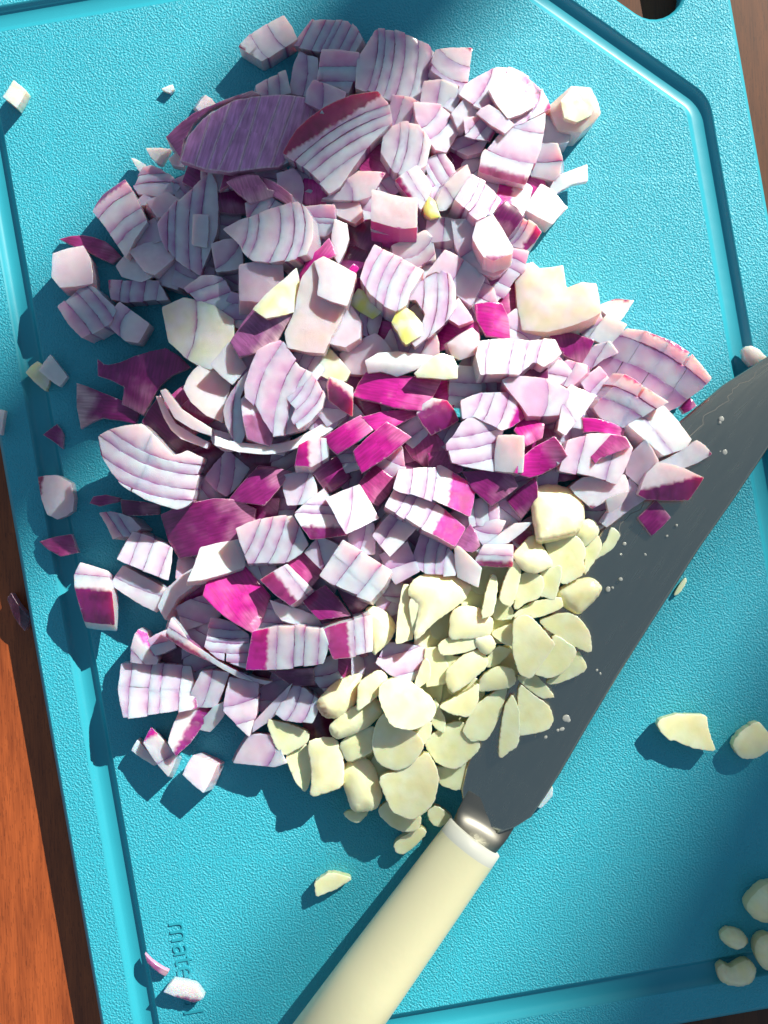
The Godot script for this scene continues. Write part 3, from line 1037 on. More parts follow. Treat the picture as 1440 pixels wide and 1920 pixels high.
	dice("bright magenta dice with a white side at the upper right", [38.2, -109, 47, -109.5, 49.7, -108.3, 47.8, -102, 45.1, -96, 40.2, -96.2, 34.8, -97.1], 11.4, {n = 1, a = 5, p = 0.2, s = "lo", w = 6.3, tone = "mag", slope = 0.12, bu = 0.1, tx = -0.43, tz = 0.47, ex = -1.01, ez = 1.72})
	dice("white strip over purple layers above the yellow bits", [3.4, -105.8, 7, -108.4, 10.6, -110.4, 13.4, -106.6, 15.4, -102.5, 13.6, -98.9, 11.7, -95.5, 9.7, -97.5, 7.5, -100.1], 23.2, {n = 2, a = -30, p = 0.12, s = "lo", w = 1.6, tone = "rose", bu = -0.1, tx = 0.07, tz = 0.17})
	dice("folded pale wedge right beside the first yellow bit", [17.6, -96, 16.6, -99.3, 19.2, -104.4, 23, -108, 26.6, -110.9, 27.7, -107.8, 26.4, -102.8, 23.1, -99, 19.6, -96.1], 21.5, {n = 2, a = -35, p = 0.3, y = 0.1, bu = -0, tx = 0.05, ex = -2.11, ez = -1.51})
	dice("pink slab with four slanted layers in the upper middle", [22.3, -98.8, 25, -103.4, 27.9, -108, 32.1, -105.5, 35.3, -102.6, 37.4, -99.3, 34.5, -94.7, 29.4, -92.4, 25.7, -95.5], 23.3, {n = 4, a = 28, p = 0.55, k = 1, bu = 0.3, tx = -0.21, tz = 0.29, ex = -2.16, ez = 3.6})
	dice("bent pale pink block with two long faces", [21.3, -93.1, 25.6, -93.3, 29.6, -93.5, 29.1, -88.8, 32.1, -82.7, 40.1, -82.2, 41.3, -83.9, 40.5, -79.2, 37.9, -76.6, 35.2, -75.3, 29.8, -76.9, 24.8, -80, 22.5, -85.2], 20.8, {n = 2, a = 60, p = 0.45, t = 10, bu = 0.4, tx = -0.01, tz = -0.17})
	dice("white pointed block resting on the bent pink block", [29.8, -94.1, 33.9, -95.5, 37.4, -89.7, 40.7, -82.9, 40.1, -81, 34.3, -78.7, 31.2, -79.8, 28.9, -83.7, 27.7, -86.6], 25.8, {n = 1, p = 0.3, t = 7, s = "hi", a = 85, w = 1.2, tone = "pink", bu = -0.3, tx = -0.04, tz = 0.31, ex = 0.36, ez = 2.52})
	dice("pale two-layer dice below the second yellow bit", [13.7, -93.8, 17.9, -94.4, 22, -93.7, 22.6, -90.2, 22.5, -87, 18.8, -86.5, 15.5, -86.3, 13.2, -88.7], 20.5, {n = 2, a = 5, p = 0.5, y = 0.1, bu = -0.3, tx = 0.16, tz = -0.03, ex = 0, ez = 3.02})
	dice("pale cored piece with looping folds at the centre", [2.5, -85.2, 6.5, -87.1, 10.7, -89, 13.4, -90.2, 15.9, -87.9, 16.9, -81.2, 13.1, -80.2, 10.8, -77.6, 6.6, -80.1, 3, -82.7], 19.9, {n = 3, a = 60, k = 2.5, p = 0.4, y = 0.15, bu = -0.2, tx = -0.1, tz = -0.24, ex = -1.06, ez = 1.8})
	dice("three-layer dice with a purple end at the upper right edge", [45.2, -96.5, 48.9, -94, 51.6, -91.6, 49.6, -88.5, 46.8, -85.8, 41.7, -87.2, 39.1, -91.9, 41.9, -94.5], 12.3, {n = 3, a = 35, k = 1, p = 0.45, s = "hi", w = 2.6, tone = "pur", bu = 0.3, tx = 0.26, tz = -0.22, ex = -1.29, ez = 2.19})
	dice("translucent lilac strip of five layers slanting to the board", [41.8, -86.1, 47.6, -84.9, 46, -79.2, 42.5, -75.4, 40, -71.3, 36.9, -67.9, 31.9, -69.5, 34.4, -74.3, 37.9, -78.1, 40.5, -82.2], 13, {n = 5, a = 118, p = 0.6, tz = 0.01, bu = 0.2, tx = 0.12})
	dice("big dice of five curved pink layers at the centre", [-7.5, -73, -6.2, -78, -3.1, -84.3, 0.3, -82.3, 5.2, -80.2, 9.2, -78.2, 12.8, -76.4, 10.5, -72.5, 8.3, -69, 7.3, -65.2, 3.8, -63, -0.1, -64.6, -4.5, -68.1], 27, {n = 5, a = 22, k = -1.2, p = 0.5, bu = 0.5, tx = -0.11, tz = 0.13, ex = 0, ez = 2.52})
	dice("fan of four curved pink layers beside the yellow plug", [8.1, -69.6, 10.8, -72.4, 13.5, -74.1, 17.9, -77.1, 21, -75.2, 22.5, -71, 22.8, -64.2, 20, -60, 15.1, -55.6, 9.7, -51.4, 8.2, -53.2, 11.2, -57, 12.9, -62.2, 10.1, -66.8, 6.3, -66.8], 25, {n = 4, a = 10, k = 2.6, p = 0.55, bu = 0.6, tx = 0.12, tz = 0.23})
	dice("pale two-layer slab behind the fan of curved layers", [19.3, -83.3, 22.9, -81.9, 25.7, -80.3, 29.5, -77.8, 32.6, -75.3, 30.3, -70.4, 28.1, -66.3, 23, -69.5, 20, -75.1, 16.5, -76.3, 13.1, -74.8, 16.1, -79.3], 21.2, {n = 2, a = 28, p = 0.5, bu = 0.3, tx = -0.25, tz = -0.17, ex = 0, ez = 1.94})
	sheet("bright magenta folded layer under the pink slab", [29.1, -67, 33.2, -67.5, 37.9, -67.3, 40.3, -62.7, 41, -55.4, 36.4, -56, 32.7, -56.3, 29.8, -61.3], 19.4, {tone = "mag", a = 10, bu = 2, tx = -0.22, tz = 0.07})
	sheet("crumpled magenta layer below the fan of curved layers", [13, -53.8, 14.7, -58.4, 20.5, -61.6, 24.2, -63.2, 30.4, -61, 31.2, -55.9, 27, -57.9, 22.3, -52.8, 16.9, -51.8], 17.4, {tone = "mag", a = 20, bu = 1.6, tx = 0.23, tz = 0.1})
	dice("small pink triangle between fan and magenta fold", [19.9, -61.6, 21.7, -65.6, 23.7, -68.4, 27.7, -62.9, 28.5, -61.1, 23.7, -59.3], 22.2, {p = 0.8, n = 1, bu = 0.1, tx = -0.28, tz = 0.09, ex = 1.27, ez = 0.42})
	dice("white lump left of the long top dice", [19.9, -53.4, 24.4, -56.7, 28.1, -58.7, 30.2, -56.6, 30.5, -52.4, 29.1, -50, 24.4, -48.2, 21.7, -49.2], 24.3, {p = 0.2, n = 1, dm = 1.4, bu = 0.2, tx = 0.02, tz = 0.07, ex = -1.02, ez = -0.73})
	dice("bright yellow bit beside the white strip", [12.1, -97.8, 13.9, -100.9, 16.4, -98.8, 18.1, -94.1, 14.8, -93.1, 12.8, -94.5], 23.4, {n = 1, p = 0, y = 1, dm = 0.8, t = 5, bu = 0.6, tx = -0.19, tz = 0.06})
	dice("yellow plug in front of the curved fan", [2.3, -59.4, 4.4, -64.2, 6.7, -64.8, 9.5, -62.6, 12.2, -59.2, 11.9, -55.4, 6.9, -52.2, 5.7, -53.3, 4.2, -56.5], 28.2, {n = 1, p = 0, y = 1, dm = 1, t = 7, bu = 0.2, tx = -0.15, tz = 0.3})
	dice("dull yellow chip under the five curved layers", [-11, -66.1, -9.7, -68.8, -8.2, -70.9, -4, -69.3, 0.7, -66, -1.3, -63, -3.7, -61.5, -7.9, -63.8], 22.7, {n = 1, p = 0, y = 0.85, t = 5, bu = 0.2, tx = 0.05, tz = -0.25})
	dice("white-topped cube with purple layered front at the centre", [-3.9, -101.3, -1.1, -100.7, 2, -99.7, 5.7, -98.8, 10.6, -98.3, 10.5, -93.5, 10.4, -89.2, 4.7, -89, 0.2, -90.4, -4.2, -91.7], 27.3, {n = 1, p = 0.15, t = 10, a = 95, s = "hi", w = 0.01, side = "rose", bu = 0.3, tx = 0.08, tz = -0.09, ex = 0, ez = 4.68})
	dice("purple layered slice under the white-topped cube", [-4.1, -92.9, 0.1, -92, 5.1, -90.9, 10.7, -91.1, 10.5, -87.3, 4.9, -87.4, 0, -88.4, -4.3, -89.6], 22, {n = 2, a = 95, p = 0.9, s = "hi", w = 0.8, tone = "rose", bu = -0.1, tx = -0.08, tz = 0.21, ex = 0.82, ez = 1.39})
	dice("large cream and white chunk on the heap's right edge", [42.9, -75.7, 45.3, -81, 48.6, -81.9, 50.8, -79.6, 54.5, -79.8, 58.2, -80.3, 59.1, -72.5, 64, -74.3, 68.4, -73.5, 69.1, -68.6, 69.6, -63.8, 65.8, -61.8, 61.3, -60.2, 56.7, -58.9, 52.6, -58.1, 44.9, -59, 43.4, -67.3], 16.3, {n = 1, p = 0.15, y = -0.55, t = 14, dm = 1, bu = -0.3, tx = 0.24, tz = 0.18, ex = -0.36, ez = 2.88})
	dice("pale triangular chip below the cream chunk", [72.1, -69.1, 77, -70.8, 82.7, -70, 80.6, -66.4, 78.3, -63.2, 74.8, -64.4, 71.5, -67.5], 7.1, {p = 0.1, n = 1, s = "lo", a = 90, w = 0.6, tone = "deep", t = 6, bu = -0.2, tx = 0.22, tz = 0.17})
	dice("purple-edged pale chip beneath the cream chunk", [62.7, -61.7, 67, -64.3, 70.9, -66.1, 72, -62.8, 68.1, -56.9, 65.1, -58.5], 9.9, {n = 2, a = 60, p = 0.3, s = "lo", w = 0.5, tone = "pur", bu = 0.1, tx = 0.25, tz = -0.02, ex = -1.28, ez = -0.91})
	dice("flat white rhombus on the heap's right edge", [72.6, -64.4, 76.2, -62.9, 79.5, -61.3, 77.4, -57.6, 74.9, -54.3, 70.9, -55.5, 67.3, -57.2, 69.7, -60.8], 11.3, {p = 0.02, n = 1, t = 4, bu = -0.3, tx = 0.13, tz = -0.16})
	sheet("dark magenta wedge below the cream chunk", [53.7, -57.9, 57.5, -59.7, 63.5, -58, 68.8, -56.1, 67, -52.1, 64.9, -48.7, 61.9, -49.8, 59.1, -51], 13.1, {tone = "pur", a = 80, tx = -0.03, tz = -0.02})
	dice("pink cube beside the gridded slab", [64.9, -49.3, 66.8, -52.3, 69.1, -54.9, 74, -56, 76.9, -52.1, 71.9, -50, 67.9, -46.8], 10.6, {p = 0.6, n = 2, a = 30, bu = 0.5, tx = 0.14, tz = -0.12, ex = -1.69, ez = 0.8})
	dice("large slab cut into a grid with purple rims", [79.2, -60, 85, -58.9, 90.9, -56.5, 94.9, -54.6, 98.6, -52, 102.2, -47.7, 105.5, -43.5, 103.1, -40, 99.5, -37.3, 96.5, -34.6, 93.5, -33.1, 83.7, -39.9, 74.7, -41.8, 68.2, -47.1, 71.2, -49.8, 73.7, -52, 74.9, -56.1], 12.3, {n = 3, m = 4, a = -60, k = 2.2, p = 0.45, s = "hi", w = 1.2, tone = "pur", t = 10, sm = 1.9, bu = 0.5, tx = 0.3, tz = -0.26})
	dice("gridded dice leaning on the large gridded slab", [77.5, -44.1, 80.8, -42.3, 83.7, -39.9, 91, -35.3, 87.2, -33.3, 82.8, -30.2, 77.7, -27, 73.9, -28.7, 70.1, -30.2, 67.7, -33.5, 69.9, -36.3, 72.5, -39.2], 18.1, {n = 3, m = 2, a = -62, p = 0.4, k = 1, s = "hi", w = 0.8, tone = "rose", sm = 1.7, bu = -0.2, tx = 0.13, tz = -0.19, ex = -1.9, ez = -1.36})
	dice("frosted white block tipped over beside the knife", [91.1, -34.8, 96.4, -29.4, 100.9, -23.8, 98.8, -20.8, 90.9, -18.2, 84.1, -23.4, 78.3, -28.1, 84.8, -31.7], 14.6, {n = 2, a = -42, p = 0.03, t = 8, bu = 0.1, tx = -0.32, tz = 0.06, ex = -2.52, ez = 1.8})
	dice("pale layer end lying on the blade under the white block", [88.9, -16, 93.1, -17.9, 98.1, -20.7, 102.2, -23.6, 105.2, -21.9, 107.8, -19, 103, -16.2, 97.8, -14.2, 92.7, -15], 12.1, {p = 0.25, n = 1, s = "hi", a = 20, w = 0.8, tone = "deep", t = 3, bu = 0.4, tx = -0.12, tz = -0.08})
	dice("small rosy two-layer cube above the white dice", [55.9, -47.8, 59.8, -49.6, 66, -47.6, 65.8, -45.1, 63.2, -42.5, 60.1, -40.1, 55.4, -42.3], 15, {n = 2, a = 30, p = 0.7, bu = 0.4, tx = 0.18, tz = 0.1, ex = 2.75, ez = 0.92})
	dice("soft pink double fold on the heap's right half", [37.1, -41.6, 39.9, -43.1, 46, -43, 52.9, -42.4, 59.3, -38.9, 58.6, -34.7, 56.7, -30.9, 49.9, -30.4, 45.5, -30.5, 42.5, -34.7, 38.9, -38.9], 23.1, {n = 2, a = 5, k = 1.5, p = 0.6, bu = 1.5, tx = -0.22, tz = 0.01, ex = 0, ez = 2.94})
	dice("white two-layer dice beside the pink double fold", [58.3, -39, 59.8, -40.9, 63.7, -39.1, 68.1, -37.2, 65.7, -33.8, 63.2, -30.6, 60, -27.3, 57.7, -24.3, 55.1, -26, 56.5, -33.1], 21, {n = 2, a = -35, p = 0.25, t = 8, bu = 0.3, tx = -0.16, tz = 0.15})
	sheet("glossy magenta crumple under the pink double fold", [41.4, -26.1, 43.5, -29.3, 45.6, -30.8, 51.4, -28.2, 50.6, -23.6, 45, -20.7], 22, {tone = "mag", a = 60, bu = 1, tx = -0.04, tz = 0.46})
	dice("long dice of five bright layers with purple seams", [29.8, -53.7, 34.3, -54.4, 39, -54.8, 45.9, -54.5, 51.2, -55.1, 54.7, -54.7, 56.7, -50.4, 53.3, -47.4, 50.4, -45.7, 47.3, -47.6, 42.6, -43.4, 35.9, -43.2, 30, -42.8, 28.7, -48.9], 25.5, {n = 5, a = 12, k = -1, p = 0.3, t = 8, bu = 0.1, tx = -0.25, tz = 0.23, ex = -0.54, ez = 1.8})
	dice("three-layer dice hanging below the white lump", [22.8, -46.7, 27.2, -46.6, 31, -45.9, 31.4, -39.8, 30.9, -33.7, 25.9, -33.1, 20.6, -33.6, 20.9, -42.5], 20.7, {n = 3, a = 92, p = 0.3, bu = 0.5, tx = -0.12, tz = -0.14, ex = -1.04, ez = -0.74})
	dice("four-layer dice with a magenta corner right of centre", [23.9, -34.8, 27.3, -36.3, 30.6, -37.4, 37.8, -37.8, 41.6, -38, 43.9, -35.2, 45.2, -32.3, 44.5, -29.5, 40.9, -27, 37.1, -25.4, 34.2, -27, 28.1, -29.7, 24.5, -28.8], 25.1, {n = 4, a = 22, p = 0.5, k = 0.8, s = "hi", w = 3.6, tone = "mag", bu = -0, tx = -0.16, tz = 0.15})
	dice("torn dice of four tilted layers with white top", [24.2, -28.1, 26.6, -29.8, 28.5, -30.2, 33.4, -28.1, 38.1, -25.8, 36.8, -21.6, 35.8, -16.9, 35, -12.7, 27.6, -13.9, 21, -15.3, 20, -18.5, 19.5, -21.3, 21.8, -24.1], 26.2, {n = 4, a = 78, p = 0.45, k = 0.8, t = 8, bu = -0.3, tx = -0.3, tz = -0.01})
	dice("upright frosted white tile beside the magenta cup", [35.8, -24.2, 40, -24.3, 44, -23.9, 44.1, -17.8, 43.8, -12.3, 39.2, -12.5, 35, -13, 34.9, -18.9], 26.3, {p = 0.1, n = 1, t = 8, bu = 0.1, tx = 0.22, tz = -0.15, ex = -0.72, ez = 1.08})
	sheet("magenta cup with a white right rim", [43.4, -17.1, 47.5, -20.6, 53.7, -23.9, 55.7, -21.4, 57.8, -17.6, 54.6, -14.3, 50.3, -12, 46, -10.8, 40.8, -12.3], 23.9, {tone = "mag", a = 0, bu = -2.2, tx = -0.07, tz = -0.2})
	dice("white rim strip along the magenta cup", [53.5, -24, 55.4, -22, 57.5, -17.3, 54.9, -14.9, 53.8, -17.7], 24.6, {p = 0.12, n = 1, t = 3, bu = 0.2, tx = 0.15, tz = 0.06})
	dice("dark magenta cube with a pale top left of the tile", [10.2, -31.4, 12.3, -34.2, 15.2, -36.1, 20, -35.2, 22.3, -32.2, 23.9, -29.1, 19.5, -26.5, 15, -24.4, 12.3, -27.7], 25.2, {n = 1, a = 62, p = 0.2, s = "hi", w = 8.4, tone = "pur", slope = 0.25, bu = 0.7, tx = 0.09, tz = -0.03})
	sheet("large streaked magenta layer at the centre", [-10.1, -37, -8.1, -41.2, -5.8, -44.6, -0.8, -44, 4, -43.3, 11, -43, 18.8, -43, 15.9, -37, 13.1, -31.9, 7.7, -32.2, 2.5, -33, -2.2, -34.5, -6.3, -35.5], 25, {tone = "mag", a = 12, bu = 2.2, t = 4, tx = -0.02, tz = 0.18})
	dice("curled white ribbon over the streaked magenta layer", [-6.1, -47.6, -1.8, -50.2, 4.8, -50.8, 10.5, -50, 16.3, -49.3, 14.9, -46.7, 10.5, -45, 4.3, -42.7, -1, -44.3, -5, -43.8], 26.2, {p = 0.12, n = 1, a = 95, bu = 1.6, t = 3, tx = -0.03, tz = 0.03})
	dice("pale yellow flap on the streaked magenta layer", [9.4, -43.4, 12.5, -46.6, 16, -49.2, 18, -50, 21.8, -49.1, 23.3, -45.9, 23.2, -42.1, 19, -41.7, 15.9, -41.9, 10.3, -42.1], 27.8, {p = 0, n = 1, y = -0.9, t = 3.5, dm = 0.6, bu = 0.5, tx = -0.24, tz = 0.08})
	dice("white and magenta shard left of the streaked layer", [-17.8, -40, -17.1, -42.8, -13.4, -41.4, -9.7, -39.4, -9.7, -34.6, -9.9, -30.1, -14, -32.7, -17.7, -35.7], 24.9, {n = 1, a = 130, p = 0.12, s = "hi", w = 5, tone = "pur", slope = 0.2, bu = 0.6, tx = 0.21, tz = -0.15, ex = -1.36, ez = -0.97})
	sheet("two-part magenta slab below the onion heart", [-19.2, -23.7, -16.1, -25.6, -12.2, -28.1, -7.4, -30.7, -5.1, -28.5, -3.2, -25.9, -9.1, -21.5, -14.9, -18, -17.3, -20.3], 25.9, {tone = "mag", a = -35, t = 4.5, tx = 0.15, tz = 0.13})
	sheet("pink magenta layer behind the two-part slab", [-7.2, -29.9, -0.9, -31.8, 10.6, -33.2, 11.6, -31.3, 7.5, -29.3, 3.7, -27.2, -2.7, -25.4, -5, -27.5], 23.8, {tone = "mag", a = -12, tx = -0.28, tz = 0.17})
	sheet("bright magenta square tile at the heap's centre", [-9.8, -19, -4.8, -23.8, 0.9, -28.4, 5.1, -26, 8.7, -23.6, 1.5, -17.5, -7, -12.1, -8.8, -15.8], 27.7, {tone = "mag", a = -38, bu = 0.6, t = 5, tx = -0.09, tz = -0.08})
	dice("small block half white half magenta below the slab", [-28.4, -14.5, -27.8, -17.8, -27, -21.2, -21.8, -23.7, -17.2, -23.2, -17.4, -20.4, -17.5, -17.5, -22.8, -14.2, -25.7, -14.5], 25.2, {n = 2, a = -2, p = 0.12, s = "lo", w = 4.6, tone = "mag", slope = 0.4, bu = 0.7, tx = -0.29, tz = -0.1, ex = 0, ez = 2.24})
	dice("long curved white ribbon sweeping under the onion heart", [-53.7, -24.3, -49.7, -22.7, -43.4, -21.8, -36.8, -21.5, -33.1, -21.9, -28.9, -23, -23.6, -26, -19.1, -28.8, -15.6, -30.9, -11.9, -30.6, -15, -27.4, -18.2, -25.3, -23, -22.4, -28.9, -19.9, -34.3, -18.5, -38.8, -18.3, -46.4, -19, -53.6, -21.1], 21.6, {n = 1, p = 0.15, t = 4, bu = -0.2, tx = -0.09, tz = 0.3})
	dice("onion heart of folded pink layers at the heap's middle", [-43.6, -39.8, -41.8, -45.7, -39.5, -50.9, -35.9, -53, -32.3, -54.1, -29.6, -50, -26.4, -46, -22.7, -44.1, -19.2, -38.3, -18.9, -34.7, -19.9, -31.5, -25.2, -26.2, -30.6, -24.5, -35.1, -23.9, -38.3, -29, -40.6, -33.5, -43.5, -36.2], 27.3, {n = 4, a = 20, k = -2.5, p = 0.5, bu = 2, t = 9, tx = -0.11, tz = -0.05})
	dice("nested curved layers on the right of the onion heart", [-32, -38.5, -29.2, -42.3, -25.4, -45.1, -22.6, -44, -20.3, -40.7, -18.5, -36.3, -19.5, -32, -22.8, -28.2, -26.9, -25.4, -28.9, -29.3, -27.7, -32.4, -30.1, -35], 27.9, {n = 4, a = 38, k = 1.8, p = 0.4, t = 4, bu = 0.2, tx = 0.18, tz = 0.27})
	dice("left shell strip wrapping the onion heart", [-51, -32.2, -50.1, -35.2, -48.3, -38, -45.8, -41.4, -42.8, -44.4, -43.5, -40.1, -45.3, -36.1, -44.6, -30.1, -44, -24.7, -46, -19.6, -48.4, -23.9, -50.4, -28], 24.4, {n = 2, a = 5, k = -1.5, p = 0.3, bu = 0.6, tx = 0.16, tz = -0.12, ex = -0.8, ez = 1.36})
	dice("lilac tile leaning on the onion heart", [-45, -35.5, -43.2, -37.6, -40.4, -35.6, -37.8, -33.8, -36, -28.4, -35.1, -23, -36.1, -20.9, -39.7, -21.8, -43.1, -23.1, -44.3, -29.3], 27.2, {n = 1, p = 0.6, s = "hi", a = 80, w = 10.5, tone = "pink", slope = 0.35, bu = 0.5, tx = -0.14, tz = 0.15, ex = -1.31, ez = 0.62})
	dice("long pale wedge with a yellow tip above the onion heart", [-27, -68.8, -25.8, -73.5, -21.7, -78.7, -20.4, -77.6, -20, -74.3, -20.3, -68.8, -17.1, -66.1, -11.9, -64.7, -13.8, -59.4, -16.5, -54.7, -18.7, -49.6, -24.7, -50.1, -30.3, -51.4, -31.2, -56.1, -28, -63], 28.2, {n = 1, a = 100, p = 0.45, y = -0.3, t = 10, bu = -0.1, tx = 0.03})
	dice("white square end on top of the long pale wedge", [-21.9, -78.3, -18.9, -79.8, -13.5, -76.9, -8.5, -74, -9.7, -68.8, -11.3, -63.7, -16.6, -65.3, -20.8, -67.4, -20.3, -73.1], 30.9, {n = 1, p = 0.18, t = 8, bu = 0.5, tx = 0.08, tz = 0.14})
	dice("cream yellow tip of an inner layer", [-40.9, -63, -36.9, -67.7, -31.7, -72.6, -27.5, -77, -26.6, -72.3, -26.3, -68.3, -27.7, -62.7, -32.5, -61.1, -36.7, -60.1], 29, {n = 1, p = 0.05, y = 0.55, t = 5, a = 0, bu = 1, tx = -0.28, tz = 0.11})
	sheet("purple inner leaf below the cream yellow tip", [-48.6, -53.5, -44.8, -59.6, -41.2, -64.5, -36.7, -63.6, -33.1, -63, -27.6, -63.3, -31.3, -57.7, -34.4, -52.3, -40.3, -49.8, -45.5, -48.6], 27.4, {tone = "lilac", a = 45, fade = 0.75, bu = 1.4, tx = 0.06, tz = 0.02})
	dice("lilac square tile left of the yellow tip", [-46, -78.3, -39.3, -79.4, -32.2, -79.9, -32, -76.7, -31.7, -74.1, -34.9, -69.9, -38.2, -66.5, -42.7, -67.1, -46.1, -67.3], 23.3, {n = 1, p = 0.55, t = 9, bu = 0.6, tx = -0.08, tz = -0.22, ex = -1.44, ez = 6.12})
	dice("swept fan of six layers with a frayed white end", [-51.3, -89.8, -46.2, -92.5, -41.8, -94.1, -36, -96.1, -31.6, -97.5, -27.4, -98.9, -24.5, -96.1, -22.5, -92.3, -22.3, -85.9, -24.3, -80.7, -29.9, -79.2, -36.1, -78.3, -41.4, -78.8, -44.1, -81.4, -46, -84.6], 24.7, {n = 6, a = 6, k = 2.8, p = 0.35, bu = 1.5, tx = 0.09, tz = 0.2, ex = 2.52, ez = 0.84})
	dice("layered dice behind the swept fan", [-25.5, -97.7, -20.4, -98.1, -15.6, -98, -15.3, -91.8, -18.2, -88.4, -22.8, -88.1, -24.3, -94.4], 20.6, {n = 3, a = 95, p = 0.5, bu = 0.6, tx = 0.14, tz = -0.16, ex = 1.43, ez = 2.43})
	dice("white tooth-shaped chip right of the swept fan", [-15.7, -93.3, -11.7, -91.8, -11, -86.9, -12.6, -82.5, -14.5, -79.1, -16.8, -82.4, -16.7, -88.5], 22.5, {p = 0.25, n = 1, dm = 0.8, bu = -0.2, tx = -0.21, tz = -0.06})
	sheet("magenta triangular layer behind the pale wedge", [-27.6, -71.8, -27.6, -75.3, -24.3, -80.9, -20.2, -84.3, -17.5, -87.2, -16.2, -84.8, -15.1, -81.4, -19.9, -79.6, -25, -76.3], 22.1, {tone = "mag", a = -50, tx = 0.29, tz = -0.05})
	sheet("dark purple triangle at the heap's upper left", [-48.2, -115.6, -44.5, -112.2, -41, -108.5, -45.7, -106.1, -49.9, -104, -52.4, -102.1, -50.6, -108.9], 21.1, {tone = "pur", a = 50, tx = -0.22, tz = 0.14})
	sheet("pink flag-shaped layer under the dark triangle", [-49.8, -104.1, -47, -106.2, -43.6, -107.3, -40, -107, -36.8, -102.8, -34.7, -102.4, -34.8, -100.8, -38.6, -99.3, -42.6, -98, -46.6, -100.9], 24.3, {tone = "pink", a = 70, fade = 0.45, tx = -0.27, tz = 0.11})
	sheet("long pink layer behind the flag-shaped layer", [-39.4, -107.5, -34.5, -104.9, -29.2, -101, -29.3, -97.4, -33, -99.4, -37, -101.6], 21.9, {tone = "pink", a = 40, fade = 0.4, tx = 0.17, tz = -0.07})
	dice("pale block under the flag-shaped layer", [-44.2, -98.8, -40.7, -100.4, -37.4, -101.5, -33.7, -99.5, -31, -98.1, -34.2, -96.4, -37.5, -95, -43.8, -94.3], 20.6, {n = 3, a = 35, p = 0.45, bu = 0.4, tx = -0.16, tz = -0.22, ex = 1.08, ez = 1.84})
	dice("pale dice left of the dull yellow chip", [-13.7, -64.3, -11.4, -66.9, -9.3, -63.9, -7.2, -60.6, -7.6, -55.1, -12.3, -52.2, -17.6, -53.4, -15.7, -58.7], 23.3, {n = 1, p = 0.4, bu = -0.2, tx = -0.01, tz = 0.05, ex = 1.8, ez = 1.44})
	dice("nested purple layers under the dull yellow chip", [-12.7, -66.4, -8.3, -66.2, -3.9, -62.8, 0.4, -67.1, -0.9, -60.5, -2.8, -55.4, -7.9, -57.4], 20.5, {n = 4, a = 10, k = -2, p = 0.8, bu = 0.2, tx = -0.18, tz = -0.11, ex = -1.25, ez = 0.59})
	dice("grey lilac slab in the shade below the pale dice", [-14.6, -51.1, -9, -54.7, -2.7, -57.2, 0.2, -54.8, 2.7, -51.2, -1.1, -47.3, -4.6, -44.3, -8.5, -44.3, -11.8, -44.8], 19.1, {n = 1, p = 0.65, bu = 0.4, tx = 0.23, tz = -0.21, ex = -2.53, ez = 1.19})
	dice("yellow green sliver beside the onion heart", [-20.3, -48.5, -18.2, -53.3, -14.3, -49.2, -10.7, -44.8, -11.9, -42.1, -14.8, -40.6, -22.6, -44.9], 20.7, {n = 1, p = 0, y = 0.6, t = 4, bu = 0.1, tx = -0.04, tz = 0.05})
	dice("upright lilac slab behind the swept fan", [-34.6, -108.5, -29.1, -110.6, -26.7, -108.1, -25.7, -104.8, -26.3, -98.8, -31, -98.4, -33.8, -103], 18.4, {n = 1, p = 0.7, bu = -0.3, tx = -0.17, tz = -0.02})
	dice("curved two-layer piece under the red-skinned dice", [-20.1, -100.4, -16.6, -101.5, -14.1, -102.5, -11.8, -106.2, -8.4, -108.7, -3.5, -108.4, 0.6, -108.2, -1.7, -103.9, -4.3, -100.4, -8.4, -99.4, -14.8, -99.7], 21.4, {n = 2, a = -20, k = 1.5, p = 0.35, s = "hi", w = 1.5, tone = "pur", bu = 0.4, tx = 0.12, tz = -0.05, ex = -2, ez = 0.94})
	dice("pale block right of the layered dice", [-16.5, -100.8, -12, -101.2, -8, -99.9, -6.4, -94.3, -9.2, -92, -13, -94, -16.3, -95.8], 19.5, {n = 1, p = 0.5, y = 0.1, bu = -0.3, tx = 0.21, tz = 0.23})
	dice("big sliced dice with a red-skinned upper edge", [-31.9, -113.9, -30, -117.8, -27.5, -121.7, -23.6, -125.3, -18.8, -128.8, -14.4, -131, -10, -132.6, -5.7, -133.3, -1.7, -133.7, 1.6, -129.9, 2.5, -123.6, -0.8, -120.2, -4.2, -116.8, -9.1, -110, -13.9, -103.1, -17.4, -101, -20.9, -104.8, -23.9, -107.8, -27, -110], 23.6, {n = 5, a = 58, k = -2.6, p = 0.3, s = "lo", w = 6.6, tone = "red", slope = 0.12, t = 10, bu = 0.2, tx = -0.02, tz = -0.01})
	sheet("large glossy purple layer curving over the upper left", [-64.3, -110.7, -62, -118.9, -57.2, -124.6, -47.4, -130.8, -33.9, -133.9, -23.7, -134.7, -21.7, -132.8, -19.9, -130, -23.3, -123.8, -27.6, -119.4, -30.4, -114.1, -33.8, -110.7, -42.3, -108.7, -49, -107.1, -56.3, -107.9], 22.7, {tone = "violet", a = 14, bu = 3, t = 3.5, n = 8, across = 1, tx = -0.31, tz = 0.03})
	dice("pale rim edge of the large glossy purple layer", [-19.7, -127.6, -23.2, -122.6, -28.4, -119.2, -31.2, -114.5, -34.7, -112, -33.3, -111.5, -29.3, -113.3, -24.8, -118.5, -20.7, -122.4, -18.8, -126.1], 20.5, {n = 1, p = 0.2, t = 4, bu = 0.4, tx = 0.23, tz = -0.19})
